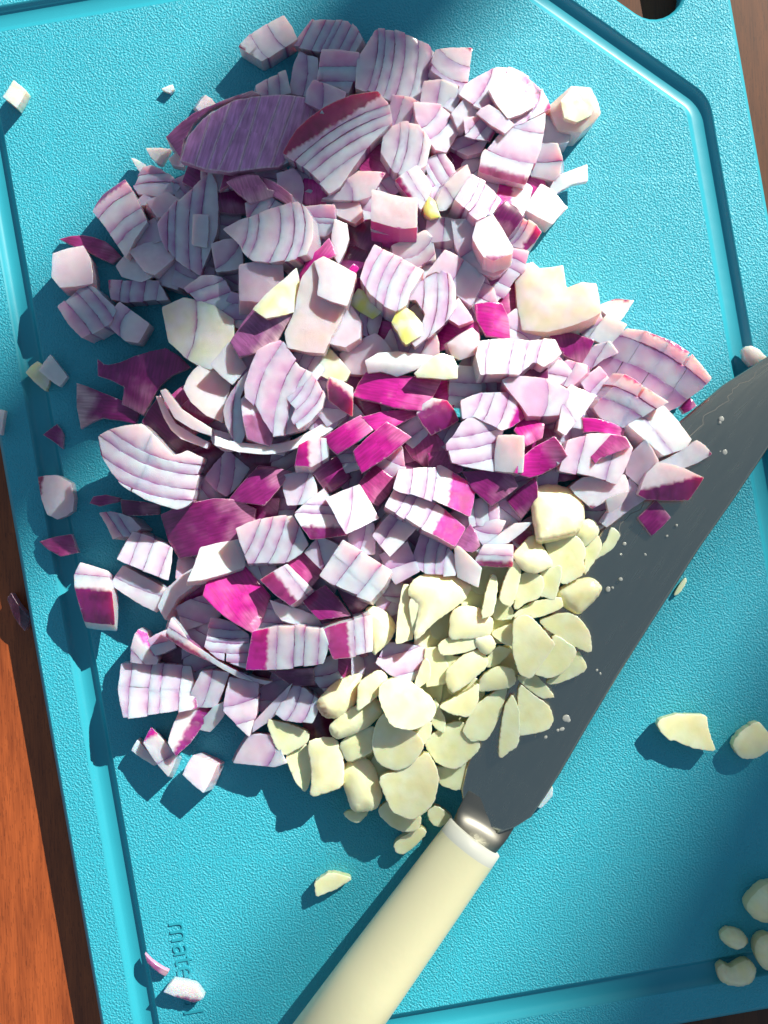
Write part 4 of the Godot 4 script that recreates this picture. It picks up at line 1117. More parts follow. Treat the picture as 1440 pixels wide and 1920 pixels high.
	sheet("lilac layer beneath the large glossy purple layer", [-70.8, -121.9, -65.9, -126, -61.6, -128.9, -51.3, -133.1, -42.6, -136.3, -39.8, -134.9, -47.8, -133.3, -55.7, -130.2, -61.6, -125.6, -65, -120.1, -66.2, -115], 16.9, {tone = "lilac", a = -30, fade = 0.5, tx = 0.02, tz = -0.07})
	dice("three-layer dice above the large glossy purple layer", [-42.2, -140, -37.4, -142.9, -32.2, -145, -31.4, -141.3, -30.5, -137.5, -33.9, -136.7, -37.5, -136.9, -41.5, -135.2], 10.3, {n = 3, a = -6, p = 0.35, k = 0.5, bu = 0.1, tx = -0.08, tz = -0.02, ex = -2.18, ez = 1.02})
	dice("tiny pale chip beside the glossy purple layer", [-62.5, -134.3, -59.7, -139.3, -57.4, -137.8, -55.4, -135.1, -57.2, -131.4, -60.5, -131.7], 5.3, {p = 0.3, n = 1, bu = -0.3, tx = -0.12, tz = 0.24, ex = -2.02, ez = -1.44})
	dice("pale flap peeking out left of the glossy purple layer", [-71.2, -122.2, -67, -124, -62.7, -125.1, -63.6, -122.1, -64.9, -118.9, -69.2, -118.1], 12.6, {p = 0.25, n = 1, t = 4, bu = -0, tx = -0.05, tz = -0.17})
	dice("lower pale flap at the glossy layer's left tip", [-70.6, -115.6, -68.2, -117.9, -65.1, -119.3, -65.8, -113, -69.5, -113.7], 11.2, {p = 0.25, n = 1, t = 4, bu = -0.3, tz = -0.15})
	dice("star-shaped chip with a purple triangle at the left", [-79.1, -120.8, -74.9, -120.9, -70.6, -120.5, -74, -115.5, -75.8, -116.2, -77.7, -118.2], 6, {p = 0.1, n = 1, t = 3, bu = -0.2, tx = 0.04, tz = -0.2})
	dice("white sliver left of the star-shaped chip", [-84.3, -118, -82.3, -117.5, -79.3, -115.7, -80.5, -112.2, -82.5, -114.9], 4.7, {p = 0.05, n = 1, t = 3, bu = -0.2, tx = -0.03})
	dice("trapezoid chip of two purplish layers at the left", [-83.2, -108.1, -81.7, -111.2, -79.5, -114.4, -76.7, -114.8, -73.3, -113.2, -70, -110.5, -66.9, -107.1, -68.5, -104.6, -75, -104.3, -81.6, -105.4], 8.2, {n = 3, a = 92, p = 0.45, k = -1, bu = 0.4, tx = 0.21, tz = 0.03, ex = -0.72, ez = 1.22})
	dice("five-layer dice with purple skin standing at the left edge", [-96.1, -98.8, -94.7, -102.2, -93.2, -104.8, -89.5, -107.5, -85.6, -109.6, -83, -105.9, -80.1, -100.1, -77.3, -94.4, -81.3, -88.5, -84.3, -82.4, -87.6, -87.3, -91.1, -92.3], 11.8, {n = 4, a = 52, k = -1.2, p = 0.35, s = "lo", w = 2, tone = "pur", bu = 0.2, tx = 0.18, tz = 0.16})
	sheet("thin magenta sliver lying above the pale cube", [-108.8, -91.4, -104.9, -92.2, -100.5, -92.5, -96.6, -91.7, -93.2, -90.5, -90.2, -88.1, -88.1, -85.6, -91, -83.1, -94.6, -84.6, -98.5, -86.6, -103.9, -88.8], 4.5, {tone = "rose", a = 15, tx = -0.03, tz = 0.04})
	dice("pale cube with a lilac blotch at the left edge", [-108.5, -84.6, -104, -86.6, -99.3, -88, -96.9, -83.8, -95.9, -79.4, -95.4, -75, -100.6, -73.5, -105.2, -72.8, -108.1, -76.4], 11.7, {n = 1, p = 0.35, t = 10, bu = 0.3, tx = -0.3, tz = 0.3, ex = 0, ez = 0.9})
	dice("frosted pale chip beside the upright layered piece", [-77.6, -101.3, -74, -103.2, -70.7, -104.5, -66.4, -101.7, -67.2, -99.6, -68, -97.9, -74, -96], 12.8, {p = 0.45, n = 1, bu = -0.2, tx = 0.05, tz = -0.04, ex = -2.38, ez = 1.12})
	dice("small lilac chip below the trapezoid chip", [-81.9, -102.9, -79.4, -105.4, -75.5, -107, -73.9, -104.8, -77.5, -101.9, -80.9, -101.2], 7.4, {p = 0.6, n = 1, bu = 0.2, tx = -0.11, tz = 0.08, ex = 0, ez = 2.34})
	dice("upright piece of five wide layers on the left", [-73.8, -93.9, -72.2, -96.1, -70.2, -97.8, -66.5, -101.1, -62.3, -104.3, -59.3, -107, -55.8, -109.6, -53.7, -104.9, -53.5, -97.7, -53.9, -90.4, -56.6, -83.7, -59.7, -76.9, -64.8, -80.1, -68.8, -83.1, -70.8, -85.5, -72.6, -89], 15.8, {n = 5, a = 4, k = -1.5, p = 0.45, t = 11, bu = 0.2, tx = 0.11, tz = -0.11})
	dice("little pale tile on the upright five-layer piece", [-61.3, -95.6, -58.8, -95.7, -56.5, -95.5, -56.6, -90.2, -57.2, -85.4, -62, -86.1], 17.7, {p = 0.3, n = 1, t = 3, bu = -0.3, tx = -0.24, tz = -0.18})
	dice("grey lilac chip behind the purple-skinned dice", [-81.8, -93.1, -77.9, -95.7, -74.1, -98, -72.6, -92.5, -72.4, -89, -78.5, -86.6, -83.8, -85.4], 10.3, {p = 0.65, n = 1, bu = 0.4, tx = 0.25, tz = 0.23, ex = 1.3, ez = 2.22})
	dice("shiny dark-edged chip among grey chips at the left", [-83.4, -85.2, -78.6, -88, -71.9, -89.9, -69.9, -86.6, -68.1, -83.2, -74.3, -77, -78, -78.2], 12.6, {p = 0.35, n = 1, s = "lo", a = 160, w = 0.01, tone = "deep", bu = -0.3, tx = -0.04, tz = 0.28})
	dice("white chip under the shiny dark-edged chip", [-89, -81.6, -86.6, -84.4, -84.1, -86.3, -80.9, -82.5, -75.8, -77.1, -79.8, -75.5, -86.6, -77.6], 8.6, {p = 0.15, n = 1, bu = -0.1, tx = 0.25, tz = 0.16, ex = 1.54, ez = -2.05})
	dice("grey square chip beside the five-layer strip", [-76.5, -78.6, -71.3, -81.7, -65.7, -84.3, -65, -78.7, -68.5, -73.4, -74.6, -75.3], 8.4, {p = 0.5, n = 1, bu = 0.3, tx = 0.19, tz = -0.07, ex = 1.81, ez = 0.6})
	dice("low strip of five slanted layers at the left", [-91.3, -76.9, -85.3, -76.8, -78.9, -76.9, -74.3, -76.4, -72.6, -73.5, -71.1, -70.5, -78.4, -69.9, -85.3, -69.5, -90.2, -70.4], 8.5, {n = 5, a = 8, p = 0.45, k = -0.6, s = "lo", w = 1, tone = "pur"})
	dice("four-layer dice on the board at the far left", [-107.1, -67.2, -102.7, -71.4, -98.2, -76.1, -95, -73.8, -92.3, -71, -87.6, -66.7, -90.1, -61.9, -94.6, -59.1, -98.7, -56.7, -103.4, -61.4], 10.9, {n = 4, a = -40, p = 0.4, k = 0.5, bu = -0.2, tx = -0.01, tz = 0.11, ex = 1.56, ez = 0.52})
	dice("dice with one curved seam right of the far left dice", [-91.8, -62.4, -89.5, -66.1, -86.7, -69, -81.9, -65.5, -76.8, -61.7, -80.7, -55.6, -85, -56.2, -88.8, -59.3], 10.6, {n = 2, a = 25, k = -2, p = 0.4, bu = 0.2, tx = 0.12, tz = -0.14})
	dice("tilted three-layer dice above the cream inner piece", [-64.7, -72.6, -58.8, -76.6, -55.2, -76.6, -51.9, -75.9, -49.5, -71.4, -48, -67.2, -52.7, -65.1, -57.5, -63.5, -60.1, -67.5], 16.3, {n = 3, a = 72, p = 0.45, bu = -0.2, tx = 0.1, tz = -0.11})
	dice("cream inner piece with a split face left of centre", [-72.2, -66.5, -65, -69.6, -59.6, -68.5, -55, -66.9, -48.4, -62.2, -48.4, -55, -49.5, -51, -55.8, -45.7, -60.3, -47.4, -64, -49.6, -66.7, -52.3, -69.8, -55.1], 16.3, {n = 2, a = 10, p = 0.12, y = -0.5, k = 2, bu = -0.1, tx = 0.05, tz = 0.07})
	dice("pale fan spreading below the cream inner piece", [-64.3, -39.5, -63.1, -43, -61.3, -45.9, -58.6, -48.3, -56, -50, -52.3, -45.2, -49.3, -41.2, -50.1, -36.8, -51, -32.4, -51.8, -28.6, -57, -30.9, -61.8, -35.2], 19.1, {n = 1, a = 100, p = 0.45, y = -0.25, bu = 1, tx = -0.13, tz = 0.25})
	dice("white square chip on the pale fan", [-55, -46.6, -51.7, -50.5, -48.7, -54, -46, -49.8, -43.6, -45.9, -45.8, -43.3, -48.2, -40.4, -51.9, -43.3], 23.5, {p = 0.08, n = 1, t = 5, bu = 0.6, tx = -0.27, tz = -0.19})
	sheet("dark purple layer flat on the board at the left", [-94.8, -50.6, -92.9, -49, -91.1, -48.7, -86.9, -49.7, -82.7, -51.6, -77.6, -53.2, -72.5, -54.4, -67.8, -51.6, -64, -47.8, -69.7, -45.4, -72, -43.7, -74.3, -41.3, -77.1, -36.7, -79.9, -31.9, -83.6, -34.1, -86.9, -35.7, -86.2, -39, -86, -41.3, -90.4, -43.7, -94.6, -45], 8, {tone = "pur", a = 100, bu = 0.8})
	sheet("lilac striped layer fading to white at the far left", [-102.5, -43, -98.2, -41.6, -93.6, -39.7, -87.9, -37.4, -81.4, -33.2, -82.8, -29.3, -87.9, -30.4, -93.6, -31.2, -97.3, -29.9, -101, -27.7, -102.5, -35], 5.5, {tone = "pur", a = 185, fade = 0.75, bu = 0.6})
	sheet("deep purple layer in the hollow left of the ribbons", [-78.9, -29.3, -76.5, -33.5, -73, -38.2, -71.4, -34.7, -68.7, -31.1, -64.1, -26.1, -57.1, -21.1, -60, -18.7, -68.3, -18.4, -74.3, -22.6], 12.3, {tone = "deep", a = 45, bu = 1.2, tx = -0.22, tz = -0.22})
	dice("upper pale ribbon left of the onion heart", [-71.7, -38.8, -69.8, -39.4, -67.6, -36.7, -64.9, -33.1, -60.2, -29.9, -55.1, -26.7, -55.2, -24.3, -58.1, -25.2, -61.3, -26.4, -66.9, -29.9, -69.6, -34.8], 20.8, {n = 1, p = 0.25, t = 4, bu = 0.4, tx = 0.07, tz = -0.07})
	dice("lower pale ribbon left of the onion heart", [-73.8, -37.5, -71.8, -37.1, -69.8, -33, -67.4, -28.7, -61.7, -25.1, -56.1, -22.4, -57.1, -20.4, -60.8, -21.8, -65.1, -23.4, -68.7, -26.5, -71, -30.5], 17.6, {n = 1, p = 0.35, t = 4, bu = 0.2, tx = -0.08, tz = 0.13})
	dice("pale ribbon end meeting the long white ribbon", [-56.5, -27, -53.2, -26.3, -49.1, -25.2, -47.6, -19.6, -51.5, -19.4, -55.3, -22], 17.3, {n = 1, p = 0.4, t = 5, bu = 0.5, tx = -0.2, tz = 0.16})
	dice("big curved block of cut layers standing out at the left", [-90.2, -23.9, -86.9, -25.8, -83.5, -26.8, -80, -27.6, -76.6, -27.9, -74, -25.8, -71.3, -23.1, -69, -20.4, -66.7, -18, -64.6, -18.5, -62.4, -19.5, -59.8, -18.2, -57.3, -17.1, -58.1, -14.8, -59, -12.9, -60.2, -8.3, -61.4, -3.7, -63.7, -1.8, -66.4, -0.8, -71.7, -2.4, -76.1, -4, -82.6, -8.1, -86, -12.3, -88.8, -17.2], 22.7, {n = 5, m = 2, a = 112, k = 3.5, p = 0.3, t = 13, tz = -0.08, bu = 0.3, tx = -0.21})
	sheet("magenta patch on the curved block's left flank", [-91.6, -24.2, -89.3, -23.5, -86.9, -21.4, -84.4, -18.9, -85, -14.4, -87.6, -15.7, -90.6, -18.2], 20.7, {tone = "mag", a = 50, bu = 0.6, t = 2, tx = 0.16, tz = -0.07})
	sheet("big dark magenta layer lying below the curved block", [-73.6, 0.9, -68.1, -1.4, -62.5, -3, -54.9, -4.4, -47.6, -4.1, -41.4, -1, -42, 5.2, -47.7, 9.1, -55.1, 12.5, -61.7, 14.3, -67.2, 15.3, -70.9, 9.7], 16, {tone = "pur", a = -15, bu = 2, t = 3.5, tx = 0.22, tz = -0.05})
	sheet("dark purple layer above the big dark magenta one", [-50.7, -3.6, -46.3, -8.8, -40.5, -15.1, -35.2, -14.6, -29.7, -13, -33.9, -7.3, -38.3, -2, -44.6, -2.8], 18.8, {tone = "pur", a = -30, bu = 1.4, tx = 0.13, tz = 0.22})
	sheet("dark curled skin piece at the left edge", [-97.9, -2.9, -96.5, -5.2, -92.3, -5.7, -87.6, -4.7, -88, -3.3, -90.9, -2.7, -94.1, -1.9], 7.5, {tone = "pur", a = 0, fade = 0.3})
	sheet("flat deep purple layer in shadow under the curved block", [-87.3, -4.2, -80.8, -3.6, -74.3, -2.5, -74.2, 0.9, -80.3, 1.2, -86.4, 1.2], 9, {tone = "deep", a = 5})
	dice("slim three-layer sliver in the left shadow", [-94, 0.3, -89.9, -0.1, -86.6, 0.7, -83.2, 1.9, -79.8, 5.5, -83.5, 8.2, -87.1, 8.2, -89, 9.1, -91.3, 4.5], 9.3, {n = 3, a = -35, p = 0.4, bu = -0.3, tx = -0.02, tz = 0.17, ex = 2.05, ez = 0.68})
	dice("four-layer dice half in light at the lower left", [-87.2, 15.5, -84.9, 10.9, -82.4, 6.4, -77.5, 7.9, -69.2, 11.7, -69.3, 16.5, -70.2, 22.3, -74.6, 20.7, -79, 19.1, -83.5, 17.2], 12.6, {n = 4, a = 18, p = 0.35, bu = -0.3, tx = -0.07, tz = 0.21, ex = -1.64, ez = -1.17})
	dice("two-layer pink dice on the board at the lower left", [-90, 23.8, -88.1, 20.6, -85.9, 17.5, -79, 21.2, -71.5, 25.3, -72.9, 29.2, -74.7, 33.1, -77.1, 31.9, -79.5, 30.8, -85.1, 27.3], 10.1, {n = 2, a = 112, p = 0.3, k = 0.6, bu = -0})
	dice("standing dice with a dark magenta front at the left groove", [-101.8, 21, -100.1, 16.5, -95, 17.8, -89.8, 19.3, -88.2, 26.5, -88, 32, -88.1, 37.1, -93.7, 36.9, -99, 36.3, -100.5, 28.4], 14, {n = 2, a = 95, p = 0.15, s = "hi", w = 11.5, tone = "pur", slope = 0.55, bu = 0.6, tx = 0.2, tz = 0.25, ex = 0, ez = 2.28})
	dice("frosted half-round piece lying in the left groove", [-115.5, -11.6, -112.4, -12.1, -108.5, -12.3, -104.2, -9.7, -103.3, -4.8, -103.7, -0.3, -106.1, 1.4, -108.8, 2.5, -112.2, 0.8, -113.7, -3.8], 6.3, {n = 1, p = 0.2, s = "lo", a = 10, w = 2.2, tone = "deep", dm = 0.8, bu = 0.1, tx = -0.09, tz = -0.05})
	sheet("small lilac skin chip lying over the left groove", [-115.6, 9.9, -109.8, 8.3, -103.8, 7.3, -101.8, 13.5, -104.7, 14.3, -107.8, 14.9, -112.2, 12.6], 5.6, {tone = "rose", a = 10, fade = 0.2, tx = 0.21, tz = -0.13})
	dice("pale irregular bit beside the magenta curl", [-74.2, 31, -72, 25.7, -66.9, 21.1, -61.5, 17.5, -60.2, 22.6, -63.5, 25.1, -67.3, 28, -71.5, 35.3], 11.9, {n = 1, p = 0.2, bu = 0, tx = 0.15, tz = 0.12, ex = 1.24, ez = 2.11})
	dice("flat white torn piece above the magenta curl", [-62.4, 22, -60.6, 17.8, -58.6, 11.2, -52.6, 9.8, -46.1, 8.6, -44.3, 11.4, -44.6, 17.7, -50.9, 19.8, -57.8, 21.6], 21, {n = 1, p = 0.06, y = -0.1, t = 4, bu = 0, tx = -0.26, tz = 0.14, ex = -1.08, ez = 1.8})
	sheet("bright magenta curl at the lower left", [-57.8, 26.6, -56.8, 22, -55.5, 18.5, -50.6, 17.5, -45.2, 17.1, -41, 21.8, -36.8, 27.2, -38.1, 31.4, -39.4, 35.6, -42.2, 39.6, -46.2, 36.7, -49, 34.9, -53.6, 30.9], 19.6, {tone = "mag", a = 55, bu = 2.4, t = 3.5, tx = -0.35, tz = 0.15})
	dice("white and lilac shell rim curving below the magenta curl", [-70.3, 40.2, -69.2, 36.7, -68.1, 33.8, -65.5, 36.8, -62.9, 41.2, -58.4, 44.7, -53.1, 48.8, -47.5, 51.9, -41.8, 54.5, -36.6, 55.7, -39, 56.7, -47.6, 54, -52.3, 51.2, -56.4, 48.5, -59.9, 47, -63.6, 45.4], 15.8, {n = 2, a = 125, p = 0.3, k = 0, s = "hi", w = 1.5, tone = "rose", t = 5, bu = 0.5, tx = -0.14, tz = -0.23})
	dice("pink gridded wall inside the curving shell", [-58.2, 43.6, -57, 38.6, -55.9, 34.1, -52.5, 34.6, -49, 35.7, -43.5, 40, -43.8, 45.5, -44.4, 51, -48.5, 49.5, -53.5, 47.5], 15.3, {n = 6, m = 2, a = 95, p = 0.55, k = 0.8, bu = -0.2, tx = -0.19, tz = -0.01, ex = -1.22, ez = 2.07})
	dice("bright dice of five layers near the lower middle", [-46.8, 5.5, -42.8, 3.6, -38.2, 2.1, -33.1, 1.2, -28.6, 0.9, -26.3, 5.5, -24, 10.4, -26.4, 13.5, -30.5, 16, -37, 16.1, -43, 16.5, -44.3, 13.4, -45.6, 10.1], 24.4, {n = 5, a = 22, k = 1, p = 0.35, bu = 0.5, tx = -0.17, tz = -0.15, ex = -0.88, ez = 1.49})
	dice("three-layer dice with a magenta base", [-28.7, 0.9, -24.4, -3.2, -20, -6.8, -18.1, -4.1, -15.6, 0.6, -11.9, 7.3, -17.5, 8.2, -23.5, 8.7, -26.2, 4.9], 25.2, {n = 3, a = 93, p = 0.35, s = "hi", w = 4.2, tone = "pur", slope = 0.35, bu = 0.3, tx = -0.21, tz = 0.21, ex = 1.46, ez = -1.94})
	dice("pale lilac block beside the magenta-based dice", [-18.5, -4.2, -13, -6.8, -7.7, -8.8, -4.4, -3.4, -1.5, 2, -6.7, 4.6, -11.9, 7, -14.3, 3.2, -16, -0.1], 26.5, {n = 2, a = 8, p = 0.3, k = 1, bu = 0.2, tx = -0.18, tz = 0.36})
	dice("small seamed dice left of the big white one", [-25.5, 12.9, -23.1, 10.1, -20.6, 7.7, -17.1, 9.1, -13.8, 11, -16.6, 15.4, -19.7, 18.8, -22.7, 15.9], 21.8, {n = 2, a = -15, p = 0.3, bu = 0.4, tx = -0.02, tz = -0.14, ex = 2.44, ez = 0.81})
	dice("big white dice with crossing seams in the lower middle", [-20.4, 20.1, -16.5, 14.1, -12.7, 8.5, -8.7, 10.9, -5, 13.2, 2.8, 18.3, 0.5, 23.1, -4.1, 28.3, -9.2, 26.2, -13, 24.5, -17.1, 22.5], 27.2, {n = 3, m = 2, a = 38, p = 0.18, bu = 0.4, tx = -0.17, tz = -0.14, ex = 0.72, ez = 1.8})
	sheet("pink purple block behind the magenta-cornered dice", [-31.8, 16.8, -29.3, 14.4, -26.6, 12.5, -22.7, 15.1, -18.8, 18.4, -21, 21.4, -23.3, 24.3, -27.7, 20.9], 20, {tone = "rose", a = 40, t = 5, tx = -0.25, tz = 0.02})
	dice("pink dice with a magenta left face", [-39.6, 21.6, -35.5, 19, -30.8, 16.4, -26.4, 20.7, -22.7, 24.5, -26, 27.2, -29.8, 29.8, -35.1, 26], 23.3, {n = 2, a = -38, p = 0.35, s = "lo", w = 5.2, tone = "rose", slope = 0.35, bu = 0.2, tx = -0.1, tz = 0.04, ex = 1.27, ez = 2.16})
	sheet("dark magenta tile with a pale rim in the lower middle", [-26.5, 28.2, -22.8, 25.7, -18.8, 23.4, -14.3, 28, -10.6, 33.1, -15.8, 33.8, -20.6, 34.4, -24.2, 31], 21, {tone = "pur", a = 35, t = 5, tx = 0.07, tz = 0.32})
	sheet("deep magenta layer under the big white dice", [-15.2, 24.4, -9.4, 26.1, -3.5, 28.6, -6.4, 31.3, -9.5, 34, -12.6, 29.4], 17.5, {tone = "deep", a = 20, tx = -0.17, tz = -0.15})
	dice("long dice with white layers and a magenta end", [-44.7, 50.6, -43.5, 44.1, -42.3, 37.9, -34.2, 35.9, -26.1, 36.1, -19.2, 36.7, -17.3, 42.2, -19.2, 48, -26.1, 49.1, -31, 49.9, -38.6, 50.3], 21.3, {n = 5, a = 3, p = 0.2, s = "lo", w = 6.8, tone = "mag", slope = 0.22, t = 9, bu = 0.1, tx = 0.15, tz = -0.11})
	dice("short dice with a magenta face and torn white end", [-19.2, 36.8, -14, 34.9, -8.2, 33.6, -3.8, 32.7, -3.5, 38.3, -3.5, 43.9, -9.6, 45.3, -16.1, 46.3, -18.1, 41.8], 25.5, {n = 3, a = -4, p = 0.12, s = "lo", w = 7.6, tone = "rose", slope = 0.3, bu = -0, tx = 0.14, tz = 0.22, ex = -1.08, ez = -0.77})
	dice("curved white shell chip above the long magenta-ended dice", [-36.7, 28, -33.2, 29.3, -27.3, 31.2, -21.8, 33.5, -19.3, 37.9, -23.7, 37.5, -28.4, 36.3, -32.9, 34.8, -35.1, 31.8], 18.3, {n = 1, p = 0.15, bu = 0.8, tx = -0.24, tz = -0.13, ex = 0, ez = 2.9})
	dice("pale two-layer dice in half shade beside the double strips", [-3.8, 7.5, -0.6, 3.1, 3.3, -1, 7.2, 2, 10.5, 5.1, 6.3, 9.8, 1.9, 14.2, -1, 10.9], 23.2, {n = 2, a = 35, p = 0.4, bu = -0.1, tz = 0.17, ex = -1.48, ez = -1.05})
	dice("shaded two-layer chip below the double strips", [-1.6, 13.8, 3.2, 11.2, 7.6, 9.4, 9.6, 14.1, 11.5, 18.9, 7.6, 21.2, 3.7, 23.4, 0.7, 18.6], 19.6, {n = 2, a = 72, p = 0.55, bu = 0.1, tx = 0.16, tz = 0.11})
	dice("shaded four-layer dice above the big garlic piece", [9.2, 14.3, 10.7, 10, 12, 5.8, 16, 7.1, 19.7, 9.5, 22.7, 13.4, 23.1, 20, 18.4, 20.3, 13.5, 20.2, 10.2, 18.1], 19.7, {n = 4, a = 12, p = 0.5, k = -1, bu = 0.2, tx = 0.01, tz = 0.16})
	dice("slab of five upright layers ending in magenta", [2.8, -7.7, 3.7, -10.9, 4.7, -13.7, 11, -14.3, 18.2, -14.5, 23.8, -11.3, 29.4, -7.8, 28.5, -2.7, 27.3, 1.9, 20.8, -1, 13.7, -4.1, 9, -5.7, 5, -6.5], 26.2, {n = 4, a = 10, p = 0.45, s = "hi", w = 8.2, tone = "mag", slope = 0.25, k = 0.6, t = 9, bu = 0.3, tx = -0.26, tz = 0.25})
	dice("lower strip of six layers ending in bright magenta", [0.2, -1.9, 3.4, -7.9, 7.9, -6.2, 13.5, -4.4, 18, -2.1, 22, 1.2, 26.1, 4.9, 24.3, 8.1, 22.6, 10.9, 17.2, 7.8, 10.9, 4.7, 5, 0.9], 26.1, {n = 4, a = 30, p = 0.35, s = "hi", w = 8.6, tone = "mag", slope = 0.2, t = 9, bu = 0.1, tx = -0.27, tz = 0.25, ex = -0.54, ez = 1.44})
	dice("white shard above the tall garlic sticks", [22.4, 11.6, 23.3, 10.7, 24.4, 11.2, 27.7, 14.2, 31.2, 17.9, 30.7, 21.3, 30.2, 24.2, 26.7, 22.6, 23.4, 20.9, 22.6, 15.9], 21.7, {n = 1, p = 0.1, bu = 0.7, tx = 0.12, tz = -0.19})
	dice("two-layer dice with purple underside near the garlic", [29.1, 15.4, 31.7, 10.4, 36.5, 10.4, 41.1, 10.3, 41.1, 13.7, 41, 17.6, 36, 17.7, 30.4, 17.2], 22.4, {n = 2, a = 92, p = 0.25, s = "hi", w = 1.8, tone = "rose", bu = 0.6, tx = 0.16, tz = 0.04})
	sheet("lilac layer between the strips and the white shard", [22.7, 10.9, 25.1, 7.2, 27.8, 3.8, 29.6, 6.7, 30.9, 10.8, 29.5, 12.4, 28.2, 13, 25.1, 12.1], 20.2, {tone = "lilac", a = 30, tx = -0.04, tz = 0.19})
	dice("pale curved pieces right of the magenta-ended strip", [28.3, 5.2, 32.1, 3.3, 36.2, 2.2, 39.2, 2.8, 37.7, 6.2, 34.6, 8.9, 31.7, 10.8, 29.9, 8.2], 18.5, {n = 2, a = 100, p = 0.35, k = 1, bu = 0.1, tx = 0.21, tz = 0.16})
	dice("slim white crescent above the pointed garlic", [29.6, 12.5, 35, 8.5, 42, 3.6, 45, 3.3, 47.6, 3.3, 44.4, 6.5, 40.2, 9.8, 35.1, 11.9, 30.6, 13.3], 19.2, {n = 1, p = 0.15, t = 4, bu = -0.2, tx = 0.06, tz = 0.01})
	sheet("dark magenta square layer right of the strips", [25, -12.8, 32.2, -13.4, 39.8, -13.5, 41.3, -11, 43, -8.1, 39.1, -5, 34.3, -1.9, 30.8, -4.8, 27.5, -7.7], 22.3, {tone = "pur", a = 35, bu = 0.8, tx = 0.01, tz = -0.13})
	sheet("magenta strip with a pale rim beside the rounded clove", [39.5, -3.6, 43.7, -7.8, 48.4, -11.4, 49.1, -8.1, 49.3, -4.7, 46.8, -0.6, 44.5, 2.2, 42, -0.5], 19.6, {tone = "pur", a = 45, bu = 0.8, tx = 0.22, tz = -0.18})
	sheet("dark magenta layer under the crumpled dice", [52, -13.3, 55.4, -15.3, 59.1, -17, 61.7, -14.2, 64.1, -10.9, 58.6, -10, 52.5, -9.8], 13.5, {tone = "pur", a = 10, tx = -0.08, tz = 0.06})
	dice("two-layer onion dice among the garlic slices", [-2.8, 48.7, -1.3, 45.2, 0.6, 42.1, 7.1, 42.9, 13.7, 44.2, 13, 47.9, 11.9, 51.8, 9.3, 55.1, 5.8, 54, 2.3, 52.9], 16.1, {n = 3, a = 76, p = 0.4, k = 0.6, bu = 0.2, tx = -0.22, tz = 0.13})
	dice("crumpled dice with torn white edge near the knife", [55.4, -13.1, 56.7, -17.8, 58.1, -22.9, 61.9, -24, 65.3, -24.6, 71.3, -24.7, 77.3, -24.2, 80.1, -20.5, 78.8, -16.7, 77.2, -12.8, 74.8, -8.6, 70.2, -10, 65.6, -11.2], 21.2, {n = 3, a = 14, p = 0.4, t = 10, bu = 0.2, tx = -0.28, tz = -0.12})
	sheet("frosted magenta patch on the crumpled dice", [65.6, -17.7, 67.1, -21.2, 69.2, -24.4, 73.2, -24.7, 77, -24, 78.9, -20.7, 74, -18.8, 68.8, -17, 67, -15.2], 22.1, {tone = "rose", a = 40, t = 2, tx = 0.03, tz = 0.22})
	sheet("magenta layer behind the crumpled dice", [63.5, -30.3, 66.3, -30.2, 69.9, -29.8, 74.3, -28.4, 78.1, -27.1, 77.7, -23.8, 73.3, -24.9, 67.8, -25.8, 64, -25.5], 18.6, {tone = "mag", a = 10, tx = -0.24, tz = -0.05})
	dice("pale slab under the crumpled dice", [59.9, -8.1, 62, -9.9, 64.3, -11.2, 71.3, -12, 78.1, -12.1, 79.3, -9.2, 79.1, -6.3, 74.9, -4.3, 70.4, -2.7, 67.4, -1, 61.5, -5.7], 16.6, {n = 1, p = 0.4, s = "hi", a = 100, w = 0.7, tone = "rose", bu = 0.2, tx = -0.1, tz = -0.05})
	dice("thin frosted chip beside the pale slab", [71.5, -4, 75.4, -5.9, 78.9, -7, 77.9, -4.7, 76.2, -1.8, 72.8, 0.4], 17.7, {n = 1, p = 0.2, t = 3, bu = 0.2, tx = 0.09, tz = -0.23})
	dice("grey translucent slab lying on the blade", [70.4, 3.2, 75.5, -4.2, 80.6, -11.3, 83.8, -7.9, 86.7, -4.6, 82.4, -1.9, 77.8, 1.4, 73.2, 5.1], 10.8, {n = 1, p = 0.55, t = 2.5})
	dice("shaded pale block next to the dark magenta cube", [79.1, -17.6, 81.8, -20.8, 84.4, -23.6, 87, -20.2, 89.2, -16.5, 86.7, -12, 84, -8.2, 81, -10.7, 79, -12.7], 14.2, {n = 1, p = 0.45, bu = 0.4, tx = 0.24, tz = -0.31})
	dice("magenta cube with a pale top resting on the blade", [82.4, -5.7, 83.6, -9.4, 84.9, -12.5, 88.2, -16, 92.5, -15.5, 96.2, -14.4, 103.1, -11, 101.2, -7.2, 99.3, -3.8, 92.5, -3.7, 85.5, -4], 16.9, {n = 1, a = 78, p = 0.25, s = "hi", w = 6.6, tone = "pur", slope = 0.6, t = 6, bu = 0.1, tx = 0.11, tz = -0.01})
	sheet("small magenta square lying flat on the blade", [83.2, 1.9, 86, -0.9, 89.2, -4.1, 91.7, -1.2, 94.1, 1.8, 91, 5, 87.8, 7.9, 85.5, 5], 11.5, {tone = "pur", a = -45, t = 2.4, bu = 0.3})
	sheet("purple bit between the gridded slab and the blade", [98.2, -34.7, 99.5, -36.6, 101.1, -38.1, 103.6, -35.3, 101.5, -33.7, 99.2, -32.4], 8.2, {tone = "pur", a = 0, tx = 0.19, tz = 0.18})
